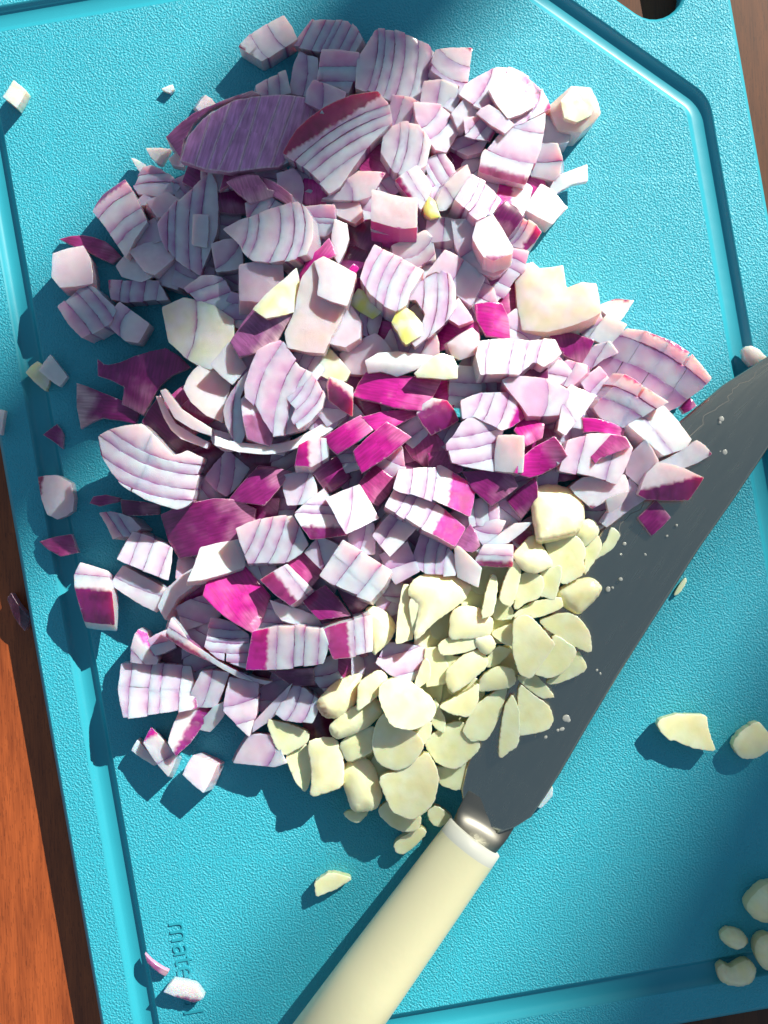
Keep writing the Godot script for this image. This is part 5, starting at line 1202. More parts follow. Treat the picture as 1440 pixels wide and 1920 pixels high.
	dice("large gridded dice at the heap's lower left", [-87.6, 58.9, -87.3, 54.5, -87.1, 49.8, -81.6, 49.5, -75.9, 49.6, -69.8, 50, -63.7, 50.6, -62.5, 55.5, -61, 64.1, -67, 65.3, -72.9, 66.2, -81.5, 67.2, -85.2, 67.6, -86.5, 63.2], 10.5, {n = 5, m = 2, a = 2, p = 0.4, k = -0.5, s = "hi", w = 1.2, tone = "pur", bu = 0.4, tx = 0.02, tz = 0.29})
	dice("pink and magenta wedge at the lower left edge", [-83.3, 49.5, -83, 44.6, -81.7, 39.9, -80.5, 38.4, -78, 39.9, -75.9, 44.1, -74, 48.5, -74.7, 50.1, -78.9, 50], 11.2, {n = 2, a = -40, p = 0.4, s = "hi", w = 2.4, tone = "mag", bu = 0.4, tx = -0.05, tz = -0.12})
	dice("two narrow layers beside the pink wedge", [-78.4, 42.4, -74.8, 40, -71.4, 38.6, -69.7, 41.1, -68.1, 44.3, -71.8, 46.2, -75, 47.2, -76.8, 44.9], 10.6, {n = 2, a = 75, p = 0.55, bu = -0.2, tx = 0.03, tz = 0.12, ex = -0.93, ez = 1.57})
	dice("two-layer shaded dice right of the large gridded dice", [-64.7, 62, -62, 56.5, -59.6, 51.9, -55.2, 51.8, -50.6, 52.6, -52.7, 58.4, -55.1, 64.5, -58.2, 64.5, -61.2, 64.2], 10.9, {n = 2, a = 18, p = 0.5, k = 0.6, bu = -0, tx = -0.15, tz = -0.25})
	dice("upright three-layer dice in the lower shadow", [-52.8, 65.1, -52, 59.4, -50.7, 54.1, -46.2, 54.9, -41, 56, -41.3, 60.9, -41.8, 66.2, -43, 70, -43.9, 73.5, -48.6, 69.3], 12.1, {n = 3, a = 72, p = 0.5, k = 0.8, bu = 0.4, tx = 0.01, tz = 0.1})
	dice("white dice with a dark magenta right side at the lower edge", [-70.5, 73.7, -69.2, 69.5, -67.6, 66, -62, 63.7, -56.4, 64.4, -59.6, 70.1, -63.5, 75.8, -68.1, 80, -70.8, 75.6], 10.2, {n = 1, a = 28, p = 0.15, s = "hi", w = 4.2, tone = "pur", slope = 0.45, bu = 0.3, tx = -0.07, tz = 0.18, ex = -1.12, ez = 0.53})
	dice("white torn chip beside the upright shaded dice", [-62.4, 72.1, -59.8, 68.1, -56.1, 64, -51.7, 61.9, -52.1, 65, -52.8, 67.4, -55.2, 70.4, -57.5, 72.8], 8.8, {n = 1, p = 0.1, t = 5, bu = 0, tx = 0.22, tz = -0.19})
	dice("small pale wedge at the heap's lowest left corner", [-84.1, 79.3, -83.2, 77.4, -82.2, 75.9, -78.5, 79.9, -74.7, 83.8, -76.4, 84.4, -80.4, 82], 5.5, {n = 1, p = 0.2, tx = -0.06, tz = 0.08})
	dice("white dice with a magenta cap at the lower left corner", [-79.5, 76.2, -78.3, 73.4, -77, 70.9, -72.8, 75.1, -68.1, 80.4, -69.5, 84, -71.3, 87.6, -75.6, 82.3], 8.7, {n = 2, a = 60, p = 0.15, s = "lo", w = 3, tone = "mag", slope = 0.2, bu = 0.4, tx = 0.01, tz = -0.03, ex = 0, ez = 2.38})
	dice("small grey cube alone in the lower shadow", [-66.5, 86.6, -65, 83.1, -63.2, 80.3, -59.2, 81.8, -55.3, 83.7, -57.1, 88.5, -59.6, 92.8, -63.4, 89.6], 8.2, {n = 1, p = 0.35, tz = 0.1, bu = 0.5, tx = -0.16, ex = 1.99, ez = 0.66})
	dice("two-lobed frosted chip under the garlic's left end", [-50.1, 83.2, -47.6, 78.4, -44.5, 73.6, -40.7, 73.1, -36.8, 73.4, -34, 77.9, -31.7, 82.4, -35.9, 84, -42.9, 83.6], 8.8, {n = 2, a = 25, k = 1.2, p = 0.35, bu = 0.1, tx = 0.2, tz = 0.02, ex = -1.85, ez = 0.87})
	dice("grey slab left of the seamed dice in the lower shadow", [-43.4, 72.7, -42.9, 69, -35.9, 61.7, -29.8, 55.7, -31.5, 59.7, -33.1, 64.1, -38.2, 69.1], 11, {n = 1, p = 0.55, bu = -0.2, tx = 0.09, tz = -0.15})
	dice("seamed dice of three layers above the left garlic", [-35.7, 66.1, -33, 61.4, -29.7, 56.8, -26, 57.3, -20.8, 61.5, -21.7, 65.6, -23.3, 68.7, -28.1, 68.4, -32.8, 68], 13.1, {n = 3, a = 24, k = 1, p = 0.35, bu = 0.2, tx = 0.21, tz = 0.17, ex = -1.13, ez = -0.81})
	sheet("deep purple layer in the gap above the garlic", [-37.7, 52.1, -30.8, 51.3, -23.2, 51, -22.3, 56.8, -26.4, 57, -30.4, 56.6], 13.1, {tone = "deep", a = 0, tx = 0.04, tz = -0.25})
	dice("small white dice alone on the board's upper left", [-123.4, -143.9, -121.2, -142.1, -119, -140.3, -120.5, -137.2, -122, -134.3, -124.4, -136.2, -126.8, -138, -125.1, -140.8], 5.5, {n = 1, p = 0, y = -0.5, tx = -0.06, tz = 0.08})
	dice("tiny white crumb alone on the upper board", [-74.6, -142, -72.8, -142.9, -70.9, -143.5, -70.4, -142, -71.7, -140.7, -73.4, -141.1], 2.2, {n = 1, p = 0, t = 2})
	dice("yellow tinged bit in the left groove", [-120.2, -46.8, -118.3, -49, -116.1, -50.6, -113.5, -48.1, -111.5, -46.1, -112.4, -43, -113.5, -40.5, -117, -43.4], 2.6, {n = 1, p = 0, y = -0.8, t = 4})
	dice("white flat bit leaning on the yellow tinged one", [-115.1, -47.2, -113.3, -50.1, -111.4, -52.6, -108.6, -49.1, -105.7, -45.3, -106.9, -43.5, -108.3, -41.8, -112, -44.4], 4.4, {n = 1, p = 0.03, t = 3, tx = -0.05})
	sheet("purple triangle chip on the left groove", [-114.7, -26, -112.3, -27.9, -109.9, -29.5, -108.5, -27.9, -107.6, -25.9, -107.9, -21.2, -111.2, -23.8], 2, {tone = "pur", a = 20, t = 1.6, bu = 0.4})
	dice("pale bit at the picture's left border", [-130.2, -34.1, -128.3, -34.2, -126.7, -33.9, -127.3, -30, -127.9, -25.7, -130.2, -27.1], 4, {n = 1, p = 0.1, t = 3})
	sheet("dark purple chip on the wood beside the board", [-129, 29.6, -128.4, 28.6, -127.6, 27.7, -124.5, 31.9, -121.2, 36, -121.9, 38.6, -123.1, 40.7, -126.4, 35.4], -4, {tone = "scrap", a = 40, fade = 0.15, t = 4})
	dice("white lump in the right groove behind the blade", [120.2, -54.5, 121.2, -55.5, 122.8, -55.7, 125.8, -54, 128, -51.8, 126.3, -50.1, 123.1, -48.9, 121, -51.3], 3.8, {n = 1, p = 0.02, y = -0.2, t = 4, dm = 0.8, bu = 0.2, tx = 0.22, tz = -0.17})
	sheet("slim skin chip beside the raised lettering", [-80.4, 148.3, -76.4, 151.1, -72.2, 154.1, -72.7, 155.1, -73.5, 156, -76.6, 153.2, -79.4, 150.8], 3.6, {tone = "lilac", a = 35, fade = 0.5, t = 2})
	dice("white chip with purple underside over the lettering", [-73.5, 160, -72.1, 158, -70.5, 156.4, -66.7, 157.1, -62.9, 158.1, -61.3, 160, -60, 161.9, -61.8, 163.3, -63.9, 164.1, -68.8, 162], 4.6, {n = 1, p = 0.1, a = 100, s = "hi", w = 1.6, tone = "lilac", t = 4, tx = -0.03, tz = 0.04})
	dice("glassy bit under the knife's heel", [50.8, 98.8, 53.4, 94.4, 55.9, 90.6, 56.8, 92.9, 56.6, 95.5, 54.4, 98.1, 52.6, 99.6], 1.6, {n = 1, p = 0.1, t = 1.4})
	garlic("big rounded clove end on top beside the blade", [47, -5.7, 48.3, -7.3, 50.3, -8.5, 52.8, -9, 55.3, -9.1, 58.8, -8.3, 62.2, -6.7, 64.3, -4.3, 65.4, -1.4, 65.1, 1.4, 64.5, 3.9, 62.4, 6.7, 57.9, 8, 52.9, 9, 48.7, 9.7, 48.2, 6.5, 47.7, 2.8], 21.6, {dm = 3.2, bv = 1.6, bd = 1.2, t = 9, core = 0.2, tx = -0.25, tz = 0.32, ex = 0.36, ez = 1.44})
	garlic("knobbly translucent clove tip by the big rounded end", [61.3, 7.4, 62.7, 4.8, 64.4, 2.8, 66.7, 2.2, 68.6, 2.4, 70, 4.6, 70.5, 7, 67.9, 9.8, 65.3, 11.7, 63.3, 9.7], 14.4, {dm = 1.5, t = 5, tx = -0.07, tz = 0.02})
	garlic("flower-shaped slice with a ringed centre", [51.5, 9.4, 55.8, 7.8, 60.7, 6.9, 62.9, 7.9, 64.7, 9.7, 65.7, 12.1, 65.7, 14.1, 64.8, 16.1, 65.6, 18, 65.1, 20, 62.1, 22.1, 58.7, 23.8, 56.9, 22.8, 55.4, 21.8, 55, 19.5, 54.2, 17, 53.3, 13.1], 14.3, {core = 1, t = 4, tx = -0.04, tz = 0.02})
	garlic("slice edge tucked between the flower slice and blade", [65.4, 11.3, 68.1, 9, 70.2, 7.4, 71.2, 9.3, 71.6, 11, 69.6, 15.2, 67.4, 18.4, 65.5, 21.2, 65.9, 16], 11.3, {t = 3, tx = 0.09, tz = 0.1})
	garlic("thin white sliver beside the flower slice", [69.1, 16.1, 70.9, 12.8, 73.5, 8.8, 74.3, 6.5, 75.2, 4.6, 78.1, 7.2, 77, 9.6, 75.7, 12, 72.2, 14.3], 9, {t = 2.5, core = 0, tx = 0.05, tz = 0.07})
	garlic("stubby clove end lying on the blade", [56.1, 26.2, 58.2, 24.4, 60.6, 23.1, 64.1, 21.8, 67.6, 21.3, 70, 22.7, 71.5, 24.3, 71.2, 25.9, 70.5, 27.4, 67.1, 30.9, 63.6, 34.1, 60.6, 32.3, 58.2, 30.7], 14.5, {dm = 2.2, t = 7, core = 0.6, bv = 1.1, bd = 0.9, tx = 0.02, tz = 0.03})
	garlic("pointed clove tip above the garlic sticks", [40.9, 13.8, 44.2, 10.4, 47.8, 7, 49.7, 8.9, 51.5, 11.3, 53.5, 14.3, 54.8, 17.3, 52, 18.7, 49, 19.8, 46.9, 19.6, 44.9, 19.1, 42.7, 16.7], 20.7, {dm = 2, t = 6, core = 0.1, tx = -0.23, tz = 0.17})
	garlic("short slice right of the pointed tip", [50.1, 19.7, 54, 18.1, 57.9, 16.9, 57.5, 21.6, 56.3, 26.8, 55.3, 28.8, 52.6, 28, 50.2, 27.2], 14.8, {t = 4, tx = 0.01, tz = -0.08})
	garlic("double-edged slice left of the short one", [41.8, 31.7, 42.5, 27.3, 43.5, 22.3, 44.6, 19.4, 47.5, 19.5, 50.5, 19.9, 52, 22.4, 51.4, 25.3, 50.2, 28, 47.6, 29, 45.7, 29.5, 43.7, 31.4], 16.5, {t = 5, tx = -0.02, tz = -0.09})
	garlic("long thick stick standing between slices", [36.9, 27.3, 39, 20.7, 41.3, 15.3, 42.7, 16.4, 44.3, 18.1, 43, 24.9, 41, 30.6, 39.2, 30.1, 37.5, 29.2], 19.2, {t = 6, core = 0.1, tx = 0.02, tz = -0.01})
	garlic("thin upright stick at the onion's border", [30.9, 34.4, 32.3, 26.9, 34.5, 19.9, 35.7, 20.2, 36.7, 21.7, 36.2, 28, 35, 33.2, 33, 33.9], 18.8, {t = 5, core = 0.1, tx = 0.01, tz = 0.1})
	garlic("flat slice behind the two upright sticks", [35.1, 34.9, 35.8, 30.8, 37.2, 26.8, 39.1, 28.7, 41.8, 30.8, 42.3, 34.9, 38.6, 35.3], 14.5, {t = 4, tz = -0.08})
	garlic("bent flat stick below the double-edged slice", [41.9, 33.4, 44.6, 31.2, 48, 29.3, 52.6, 28.3, 57.4, 27.5, 58, 29.2, 58.3, 31, 54.1, 32.9, 49.4, 34.7, 46, 33.9, 42.8, 35.7], 14.4, {t = 4, tx = 0.05, tz = 0.12})
	garlic("biggest wedge of garlic lying across the onion", [7.4, 26, 8.2, 23.5, 9.4, 21.6, 12.2, 20.2, 15.5, 19.5, 18.9, 19.6, 22.3, 20, 25.5, 21.8, 28.4, 23.9, 27.4, 26.3, 26, 28.5, 22.2, 31.2, 18.3, 33.6, 14.2, 37, 10.4, 40.9, 9.3, 39.6, 10.6, 34.2, 11.2, 29.6, 9.2, 28.1], 22.3, {dm = 2.2, bv = 1.2, t = 7, core = 0.15, tx = -0.2, tz = 0.17})
	garlic("narrow slice left of the biggest wedge", [3.6, 41.5, 4.3, 32.1, 6, 23.2, 7.1, 23.1, 8, 23.5, 8.3, 28.8, 9.9, 40.3, 6.9, 41.4, 4.2, 42.3], 20, {t = 4, core = 0.1, tx = -0.08, tz = 0.17})
	garlic("thin triangular slice against the biggest wedge", [7.7, 28, 10.1, 27, 12.6, 27.5, 11.7, 34.7, 10.2, 41.8, 9.6, 40.2, 8.2, 33.6], 21.4, {t = 3, core = 0.1})
	garlic("clove half peeping out beside the torn onion end", [-6.6, 31.9, -4.2, 30.2, -1.2, 31.3, 1.8, 33.3, 4.2, 36.8, 3.2, 39.3, 2.2, 41.6, -0.8, 44.2, -3.6, 46.7, -4.5, 41, -5.3, 36], 18.9, {dm = 2.4, bv = 1.4, t = 7, core = 0.1, tx = -0.1, tz = 0.2})
	garlic("chunky block at the middle of the garlic", [20.9, 41.4, 21, 36.6, 21.4, 32.3, 24.5, 30.1, 29.8, 30.5, 33.3, 32.8, 35.7, 34.9, 35.1, 37.7, 34.2, 40.2, 31.4, 40.7, 28.3, 41, 24.4, 41], 18.2, {dm = 1.2, t = 7, core = 0.1, tx = -0.09})
	garlic("flat stick below the chunky block", [17, 43.6, 18.9, 41.1, 23.7, 40.1, 29.8, 40.1, 30.8, 41.6, 31.7, 43.2, 28.4, 44.8, 24.8, 45.9, 21.2, 46.2, 18.5, 46.5], 16.5, {t = 4, core = 0.1, tx = -0.04, tz = 0.02})
	garlic("small knob beside the flat stick", [28.9, 40.9, 31.8, 40.1, 34.6, 39.8, 35.6, 41.2, 36.4, 43.1, 35.1, 45, 33.4, 46.3, 31.6, 45.7, 30.2, 44.1], 17.6, {dm = 1, t = 5, core = 0.1, tx = -0.02, tz = -0.04})
	garlic("slice peeping out left of the tall pointed slice", [34.3, 39.4, 38.2, 37.3, 42.8, 35.7, 43, 39.6, 42.7, 43.3, 40.9, 43.4, 39, 43, 36.5, 41.3], 15.3, {t = 4, tx = 0.08, tz = 0.08})
	garlic("tall pointed slice leaning at the garlic's right", [41.4, 35.8, 42.2, 34.2, 43.6, 33.3, 45.2, 33, 46.9, 33.2, 51.2, 37.6, 55, 42.2, 54.6, 43.4, 53.9, 44.5, 50.3, 49.5, 47.3, 53.8, 45.4, 53.2, 43.6, 52.4, 42.2, 48.6, 41.2, 44.9], 18.7, {t = 3, core = 0.4, tx = 0.04, tz = -0.01})
	garlic("half-moon slice on the blade at the far right", [50, 35.3, 54.2, 33.8, 58.4, 32.7, 61.1, 33.1, 63.4, 34.2, 65.5, 36.8, 67.2, 39.6, 67.6, 42.9, 67.3, 46.1, 63.6, 44.5, 59.7, 42.8, 56.1, 40.5, 52.8, 38.3], 13.9, {t = 3.5, core = 0.3, tx = 0.06, tz = 0.04})
	garlic("wide pale slice under the tall pointed one", [48.1, 52.6, 51.3, 48.3, 54.6, 43.5, 54.7, 39.3, 59, 41.8, 62.9, 44.5, 61.6, 47.6, 59.4, 51, 56.3, 52.9, 53.6, 54, 50.6, 53.2], 15.4, {t = 3.5, core = 0.5, tx = 0.02, tz = 0.09})
	garlic("frayed slice edge lying on the blade", [52.6, 55.5, 55.8, 53.7, 59.1, 51.4, 61.7, 47.8, 63.5, 44.9, 65.2, 48.1, 66.5, 51.4, 61.3, 54.3, 55.1, 56.6], 13.1, {t = 2.6, core = 0.2, tx = 0.09, tz = 0.08})
	garlic("slice in shade under the wide pale one", [42.9, 53.9, 46.1, 53, 49.3, 52.7, 52.9, 56.5, 56, 60.3, 53.6, 60.8, 51, 60.9, 46.4, 57.3], 13, {t = 2.5, tx = 0.08, tz = 0.04})
	garlic("square-cut slice standing on the blade's edge", [43.2, 73.1, 43.4, 64.2, 44, 55.5, 46.6, 57.8, 49.3, 60, 53.7, 62.8, 54.8, 65.2, 55.4, 67.7, 54.6, 69.5, 53.5, 71.1, 48.2, 72.3], 13.4, {t = 4, core = 0.4, tx = -0.02, tz = 0.05})
	garlic("narrow upright slice left of the square-cut one", [37.2, 78.9, 37.9, 71.2, 39.2, 63.2, 40.5, 60.9, 41.8, 59, 43.1, 61.9, 44.1, 64.8, 44.2, 70.7, 43.8, 76.4, 40.9, 78, 38, 80.6], 14, {t = 4, core = 0.1, tx = 0.03, tz = -0.02})
	garlic("large ragged slice left of the narrow one", [25.4, 71.4, 27.4, 67.3, 29.7, 63.1, 33.3, 60.5, 37.2, 58.1, 40.7, 57, 39.8, 60.3, 39.1, 63.3, 36.8, 69.1, 33.8, 74.7, 31.1, 74.8, 28.5, 75.2, 26.7, 73.1], 12.6, {t = 4, core = 0.2, tx = -0.07, tz = -0.01})
	garlic("thick rounded slice above the ragged one", [29.8, 58.6, 30.7, 56.2, 31.5, 53.7, 34, 51.6, 36.8, 50, 39.5, 50.2, 42.1, 51, 42.7, 53.1, 42.9, 55.3, 40.8, 57.3, 37.2, 57.8, 34.1, 58.3], 15.3, {t = 5, dm = 0.8, tx = 0.11, tz = -0.02})
	garlic("crescent slice left of the rounded one", [17.4, 62.9, 21.5, 60.8, 26.2, 58.5, 28.6, 57, 30.9, 55.3, 30.8, 58.8, 30.6, 61.9, 29.1, 64.5, 27.4, 66.7, 24.9, 66.2, 22.5, 65.7, 19.7, 64.5], 15.3, {t = 4, tx = -0.07, tz = 0.08})
	garlic("thick oblong slice in the garlic's middle", [19.9, 54.5, 19.9, 52.7, 20.3, 51, 23.2, 48.1, 26.6, 45.7, 29.1, 44.8, 31.8, 44.3, 33, 46.4, 34, 48.7, 33.1, 50.8, 27.8, 55.2, 22.6, 58.8, 20.8, 57.2], 16.8, {t = 6, dm = 1, tx = -0.1, tz = 0.03})
	garlic("broad slice behind the oblong one", [13.4, 51.4, 13.9, 46.9, 14.5, 44.5, 17.9, 44, 22.4, 46.9, 25.8, 47.1, 23.3, 49.6, 20.7, 52.6, 20.2, 54.2, 19.7, 56, 17.2, 54.6, 14.8, 53.2], 14.3, {t = 4, tx = 0.01, tz = -0.07})
	garlic("dim slice in the gap right of the oblong one", [33, 51.1, 33.2, 48.4, 34.9, 46, 36.9, 43.6, 39.8, 44.1, 42.3, 44.8, 39.9, 47.5, 37, 50.4], 12.8, {t = 4, tx = 0.01, tz = -0.12})
	garlic("wide cut slice at the handle end of the blade", [12.8, 75.3, 16.1, 72.2, 20.1, 69.2, 23.2, 68.5, 25.9, 68.4, 28.9, 71.7, 31.4, 75.4, 31.5, 77.6, 28, 81.1, 24.1, 84.2, 20.8, 83.7, 17.5, 82.4, 14.9, 79], 12.3, {t = 3.5, core = 0.8, tx = -0.05, tz = -0.02})
	garlic("lower slice overlapping the blade's heel", [16.3, 84, 20.9, 84.1, 26.2, 83.6, 29.1, 80.9, 31.6, 78.2, 30.6, 82.9, 29.2, 87.4, 27.1, 90, 24.6, 92, 21.5, 91.2, 18.4, 90, 16.9, 87], 9, {t = 3, core = 0.3, tx = 0.06, tz = 0.06})
	garlic("bright oval slice on top of the garlic", [-1.9, 56.1, -0.2, 54.4, 2.3, 53.2, 5.2, 53.5, 8.2, 54.1, 12.1, 56.9, 15.9, 60.1, 16.9, 63.1, 16.2, 65.2, 14.9, 67.1, 12, 68.7, 9, 69.5, 5.6, 69.1, 2.2, 68, 0.1, 64.2, -1.5, 60.5], 21.5, {t = 4.5, core = 0.4, dm = 0.3, tx = -0.16, tz = 0.19})
	garlic("shaded round slice under the bright oval", [-4, 74.5, -3.6, 71.3, -2.6, 68.2, -1.4, 66, 0.4, 64.2, 2.9, 66.7, 5.1, 68.9, 8.1, 69.7, 11, 71.2, 12.2, 73.3, 13, 75.6, 11.5, 78.7, 9.3, 81.5, 6.8, 83, 4.2, 84, 1, 83.1, -1.8, 81.6, -3.4, 78.2], 17.6, {t = 4.5, core = 0.1, tx = 0.05, tz = -0.21})
	garlic("large pale slice with a notch at the lowest edge", [-2.1, 86.4, 1.2, 84.8, 5.1, 84, 9.8, 80.6, 13.9, 77.3, 16.2, 81, 18, 85.4, 17.3, 90.2, 16.1, 95, 12.8, 98.2, 9.2, 100.3, 5.7, 99.1, 2.3, 97.4, 0.2, 92.4], 14.9, {t = 4.5, core = 0.4, tx = 0.04, tz = -0.05})
	garlic("whole clove end with a rough root tip", [-22.1, 62.2, -21, 60.3, -19.5, 58.8, -16.3, 55.4, -11.6, 53.6, -6.9, 52.1, -7.5, 56.4, -8.4, 61.1, -11, 64.5, -14.1, 66.7, -17, 67, -19.7, 66.5, -21.3, 64.3], 17.5, {dm = 3, bv = 1.4, t = 8, a = 145, brown = 0.75, core = 0, tx = -0.06, tz = 0.13})
	garlic("curved slice beside the root-tipped clove", [-8.9, 64.5, -8.8, 59.7, -8.3, 54.9, -4.9, 52.5, -1.3, 50.6, 0.2, 51.7, 1.4, 53.5, 0.1, 56.4, -1.6, 59.1, -5.3, 61.7], 19.3, {t = 4, dm = 0.8, core = 0.1, tx = -0.08, tz = 0.13})
	garlic("long rounded strip under the curved slice", [-18.1, 69.7, -15.5, 67, -12.4, 64.2, -7.5, 62, -2.9, 59.9, -0.7, 62.2, 0.9, 64.4, -1.9, 66.7, -4.3, 69.3, -9.3, 71.9, -14.5, 73.7, -16.4, 73.2, -17.4, 72.2], 17.2, {dm = 1.8, bv = 1.2, t = 6, core = 0.1, tx = 0.02, tz = -0.02})
	garlic("thick drum-shaped slice below the long strip", [-14.7, 75.7, -12.8, 73.7, -10.3, 71.8, -6.2, 70.4, -2.8, 69.1, -2.7, 73.5, -3.1, 77.6, -7.6, 80, -11.9, 81.9, -13.6, 79], 14.6, {t = 8, dm = 0.6, tx = 0.12, tz = -0.08, ex = 0.72, ez = 2.52})
	garlic("lumpy clove piece at the heap's lower tip", [-14.2, 86.1, -13.5, 83.8, -11.9, 81.8, -9.3, 80.8, -6.4, 80.4, -4.4, 82, -2.8, 84.4, -1.5, 88.6, -0.5, 92.9, -1.3, 95.6, -2.4, 97.7, -6.5, 98.7, -10.5, 98.8, -12.2, 93.7, -13.3, 90.2], 12, {dm = 2, bv = 1.2, t = 10, core = 0.2, tx = 0.04, tz = 0.01, ex = 0.36, ez = 1.44})
	garlic("block-shaped garlic piece at the lower left", [-25.3, 75.2, -22.3, 74.1, -19.2, 73.2, -15.3, 74.1, -14.2, 77, -13.2, 80.5, -13, 85, -13.2, 89.8, -18.8, 91.9, -24.3, 93.7, -23.9, 88.6, -23.8, 83.8], 13.1, {t = 10, dm = 0.8, core = 0.1, tx = 0.06, tz = -0.02, ex = 0.36, ez = 2.16})
	garlic("thin fanned slice at the garlic's left corner", [-39, 67.9, -34.9, 68.7, -30.6, 69.6, -27.4, 70.9, -24.3, 72.4, -24.7, 74.4, -25.4, 76.1, -29.1, 78.3, -32.8, 80.4, -34.7, 78.5, -36.2, 76.7], 10.5, {t = 3.5, core = 0.1, tx = 0.07, tz = -0.08})
	garlic("slanting slice edge below the left corner", [-33.1, 80, -29.4, 77.8, -25.4, 76, -24.1, 79.9, -23, 84.2, -24.3, 88.9, -25.8, 92.9, -27.8, 90.8, -29.6, 88.8], 8.6, {t = 3.5, core = 0.1, tx = -0.05, tz = 0.04})
	garlic("broad dim slice beside the onion dice in garlic", [12.9, 44.3, 15.5, 43.8, 18.2, 43.8, 19.5, 46.7, 21.1, 50, 21.1, 52.9, 20.8, 55.8, 16.8, 56.6, 12.9, 57], 14.7, {t = 4, tx = -0.04, tz = -0.05})
	garlic("small tongue-shaped slice at the onion dice's corner", [9.5, 55.9, 11, 51.3, 13.1, 46.7, 14.2, 47.6, 15, 49.2, 15.1, 51.9, 14.6, 54.4, 12.6, 55.6, 10.9, 56.9], 18.3, {t = 3, core = 0.1, tx = -0.03, tz = -0.04})
	garlic("thin upright wedge right of the bright oval", [14.9, 68.1, 15.7, 63.4, 16.5, 60.1, 18.2, 63.5, 20.3, 67.9, 19.9, 70.4, 19.6, 72.3, 17.3, 71.1], 13.2, {t = 5, core = 0.1, tx = 0.1, tz = 0.08})
	garlic("slice edge showing under the bright oval", [9.5, 70.8, 12.5, 69.2, 15.6, 68.1, 15.6, 70.7, 15.2, 73.3, 13.9, 74.9, 12.7, 76, 11.2, 73.7], 14.1, {t = 4, core = 0.1, tx = -0.05, tz = -0.07})
	garlic("slice half hidden behind the notched slice", [-2.4, 99, -0.9, 96.8, 1.2, 95.2, 6.8, 97.9, 12.5, 100.4, 12.2, 102.8, 11.6, 105.1, 8.5, 105.8, 5.3, 105.7, 0.9, 102.8], 8.5, {t = 4, tx = -0.01, tz = -0.08})
	garlic("small chip at the heap's lowest point", [-13.6, 99.5, -9.3, 98.9, -4.8, 99.2, -6.2, 101.3, -8.5, 103.4, -10.7, 102.8, -12.6, 101.7], 7, {t = 3, dm = 0.6, core = 0, tx = -0.09, tz = 0.08})
	garlic("small garlic block near the knife's neck", [14.2, 100, 15.7, 98.7, 17.4, 97.9, 20.7, 99.8, 23.3, 102.2, 21.4, 104, 18, 105.3, 15.3, 103.6], 4.7, {t = 5, core = 0, tx = 0.02, tz = 0.01})
	garlic("short thick strip by the handle's collar", [2.9, 110.7, 7.4, 107.3, 12.2, 104.6, 13.5, 105.5, 14.5, 106.8, 11.1, 110.6, 7.3, 113.8, 5.4, 114.1, 4, 113.6], 5.5, {t = 5, core = 0, tx = 0.01, tz = -0.07})
	garlic("white garlic sliver lying apart below the heap", [-22.7, 128.7, -23, 126, -23.4, 123.6, -20.7, 121.9, -18, 120.4, -14, 121.3, -10.2, 122.5, -13.4, 124.6, -16.7, 126.3, -19.7, 127.4], 4.2, {t = 3.8, core = 0, tx = -0.06, tz = 0.08})
	garlic("stray long slice on the empty right part", [90.7, 70.8, 91.3, 69.4, 92.7, 68.6, 95.5, 67.6, 98.3, 67.2, 102.7, 67.3, 107.3, 67.5, 107.7, 70.8, 108.5, 74.2, 109.4, 76.9, 110.5, 79.6, 106, 79.1, 102.1, 78.3, 99.1, 77.1, 96.6, 75.9, 94.9, 76, 92.1, 73.5], 6, {t = 4, core = 0.6, tx = -0.01, tz = 0.02})
	garlic("stray rounded slice at the right border", [115.9, 77.1, 117.6, 74.7, 119.5, 72.6, 121.7, 71.2, 124.6, 69.5, 126.7, 71.7, 128.5, 74.2, 128.9, 77, 128.4, 79.3, 125.9, 81, 123.4, 82.1, 121.2, 82.3, 119, 82, 117, 79.8], 6, {t = 5, dm = 0.8, core = 0.5})
	garlic("small whole clove with a brown root end", [112.1, 141.2, 113.3, 139.8, 115, 138.8, 118.9, 139.7, 120.5, 141, 121.8, 143, 120.5, 144.3, 118.8, 145.6, 116.8, 145.8, 114.8, 145, 112.9, 143.3], 9, {dm = 3.6, bv = 1.6, bd = 1.2, t = 8.5, a = 35, brown = 1, core = 0, grid = 1.1, tx = -0.07, tz = 0.08})
	garlic("two-lobed clove pieces on the lower groove", [111, 152.6, 111.8, 151.5, 113.1, 150.7, 114.6, 151.5, 115.8, 152.1, 118.5, 150.4, 121.4, 149.3, 123.2, 150.6, 124.3, 152.6, 123.6, 155.1, 122.3, 157.3, 118.8, 158.1, 115.5, 157.9, 113.4, 157.1, 111.7, 155.8], 8, {dm = 3.2, bv = 1.4, t = 8, a = 180, brown = 0.35, core = 0, grid = 1.1, tx = 0.02, tz = 0.08})
	garlic("large smooth clove cut off by the right border", [119.7, 130.7, 121.2, 127.8, 123.2, 125.5, 125.3, 123.5, 127.4, 122.6, 133.9, 123.1, 135.7, 128.8, 134.3, 133.9, 130.5, 135.9, 126.8, 136.4, 123.9, 135.4, 121.7, 134], 14, {dm = 5, bv = 1.8, bd = 1.3, t = 13, core = 0, grid = 1.1, tx = 0.02, tz = -0.1})
	garlic("brownish clove in the lower right corner", [122.9, 145, 123.6, 142.9, 124.8, 140.8, 126.3, 140.4, 128, 140.2, 132.2, 142.3, 134.5, 146.2, 134.1, 150.8, 130.4, 152.9, 126.6, 152.3, 124.1, 149.4], 12, {dm = 4.4, bv = 1.6, bd = 1.2, t = 11.5, a = 80, brown = 0.5, core = 0, grid = 1.1, tx = 0.08, tz = -0.09})
	garlic("garlic sliver showing under the blade's spine", [97, 28.6, 98.9, 25, 101.4, 21.7, 101.8, 23.1, 101.3, 24.5, 99.6, 27.1], 1.6, {t = 1.4, core = 0})
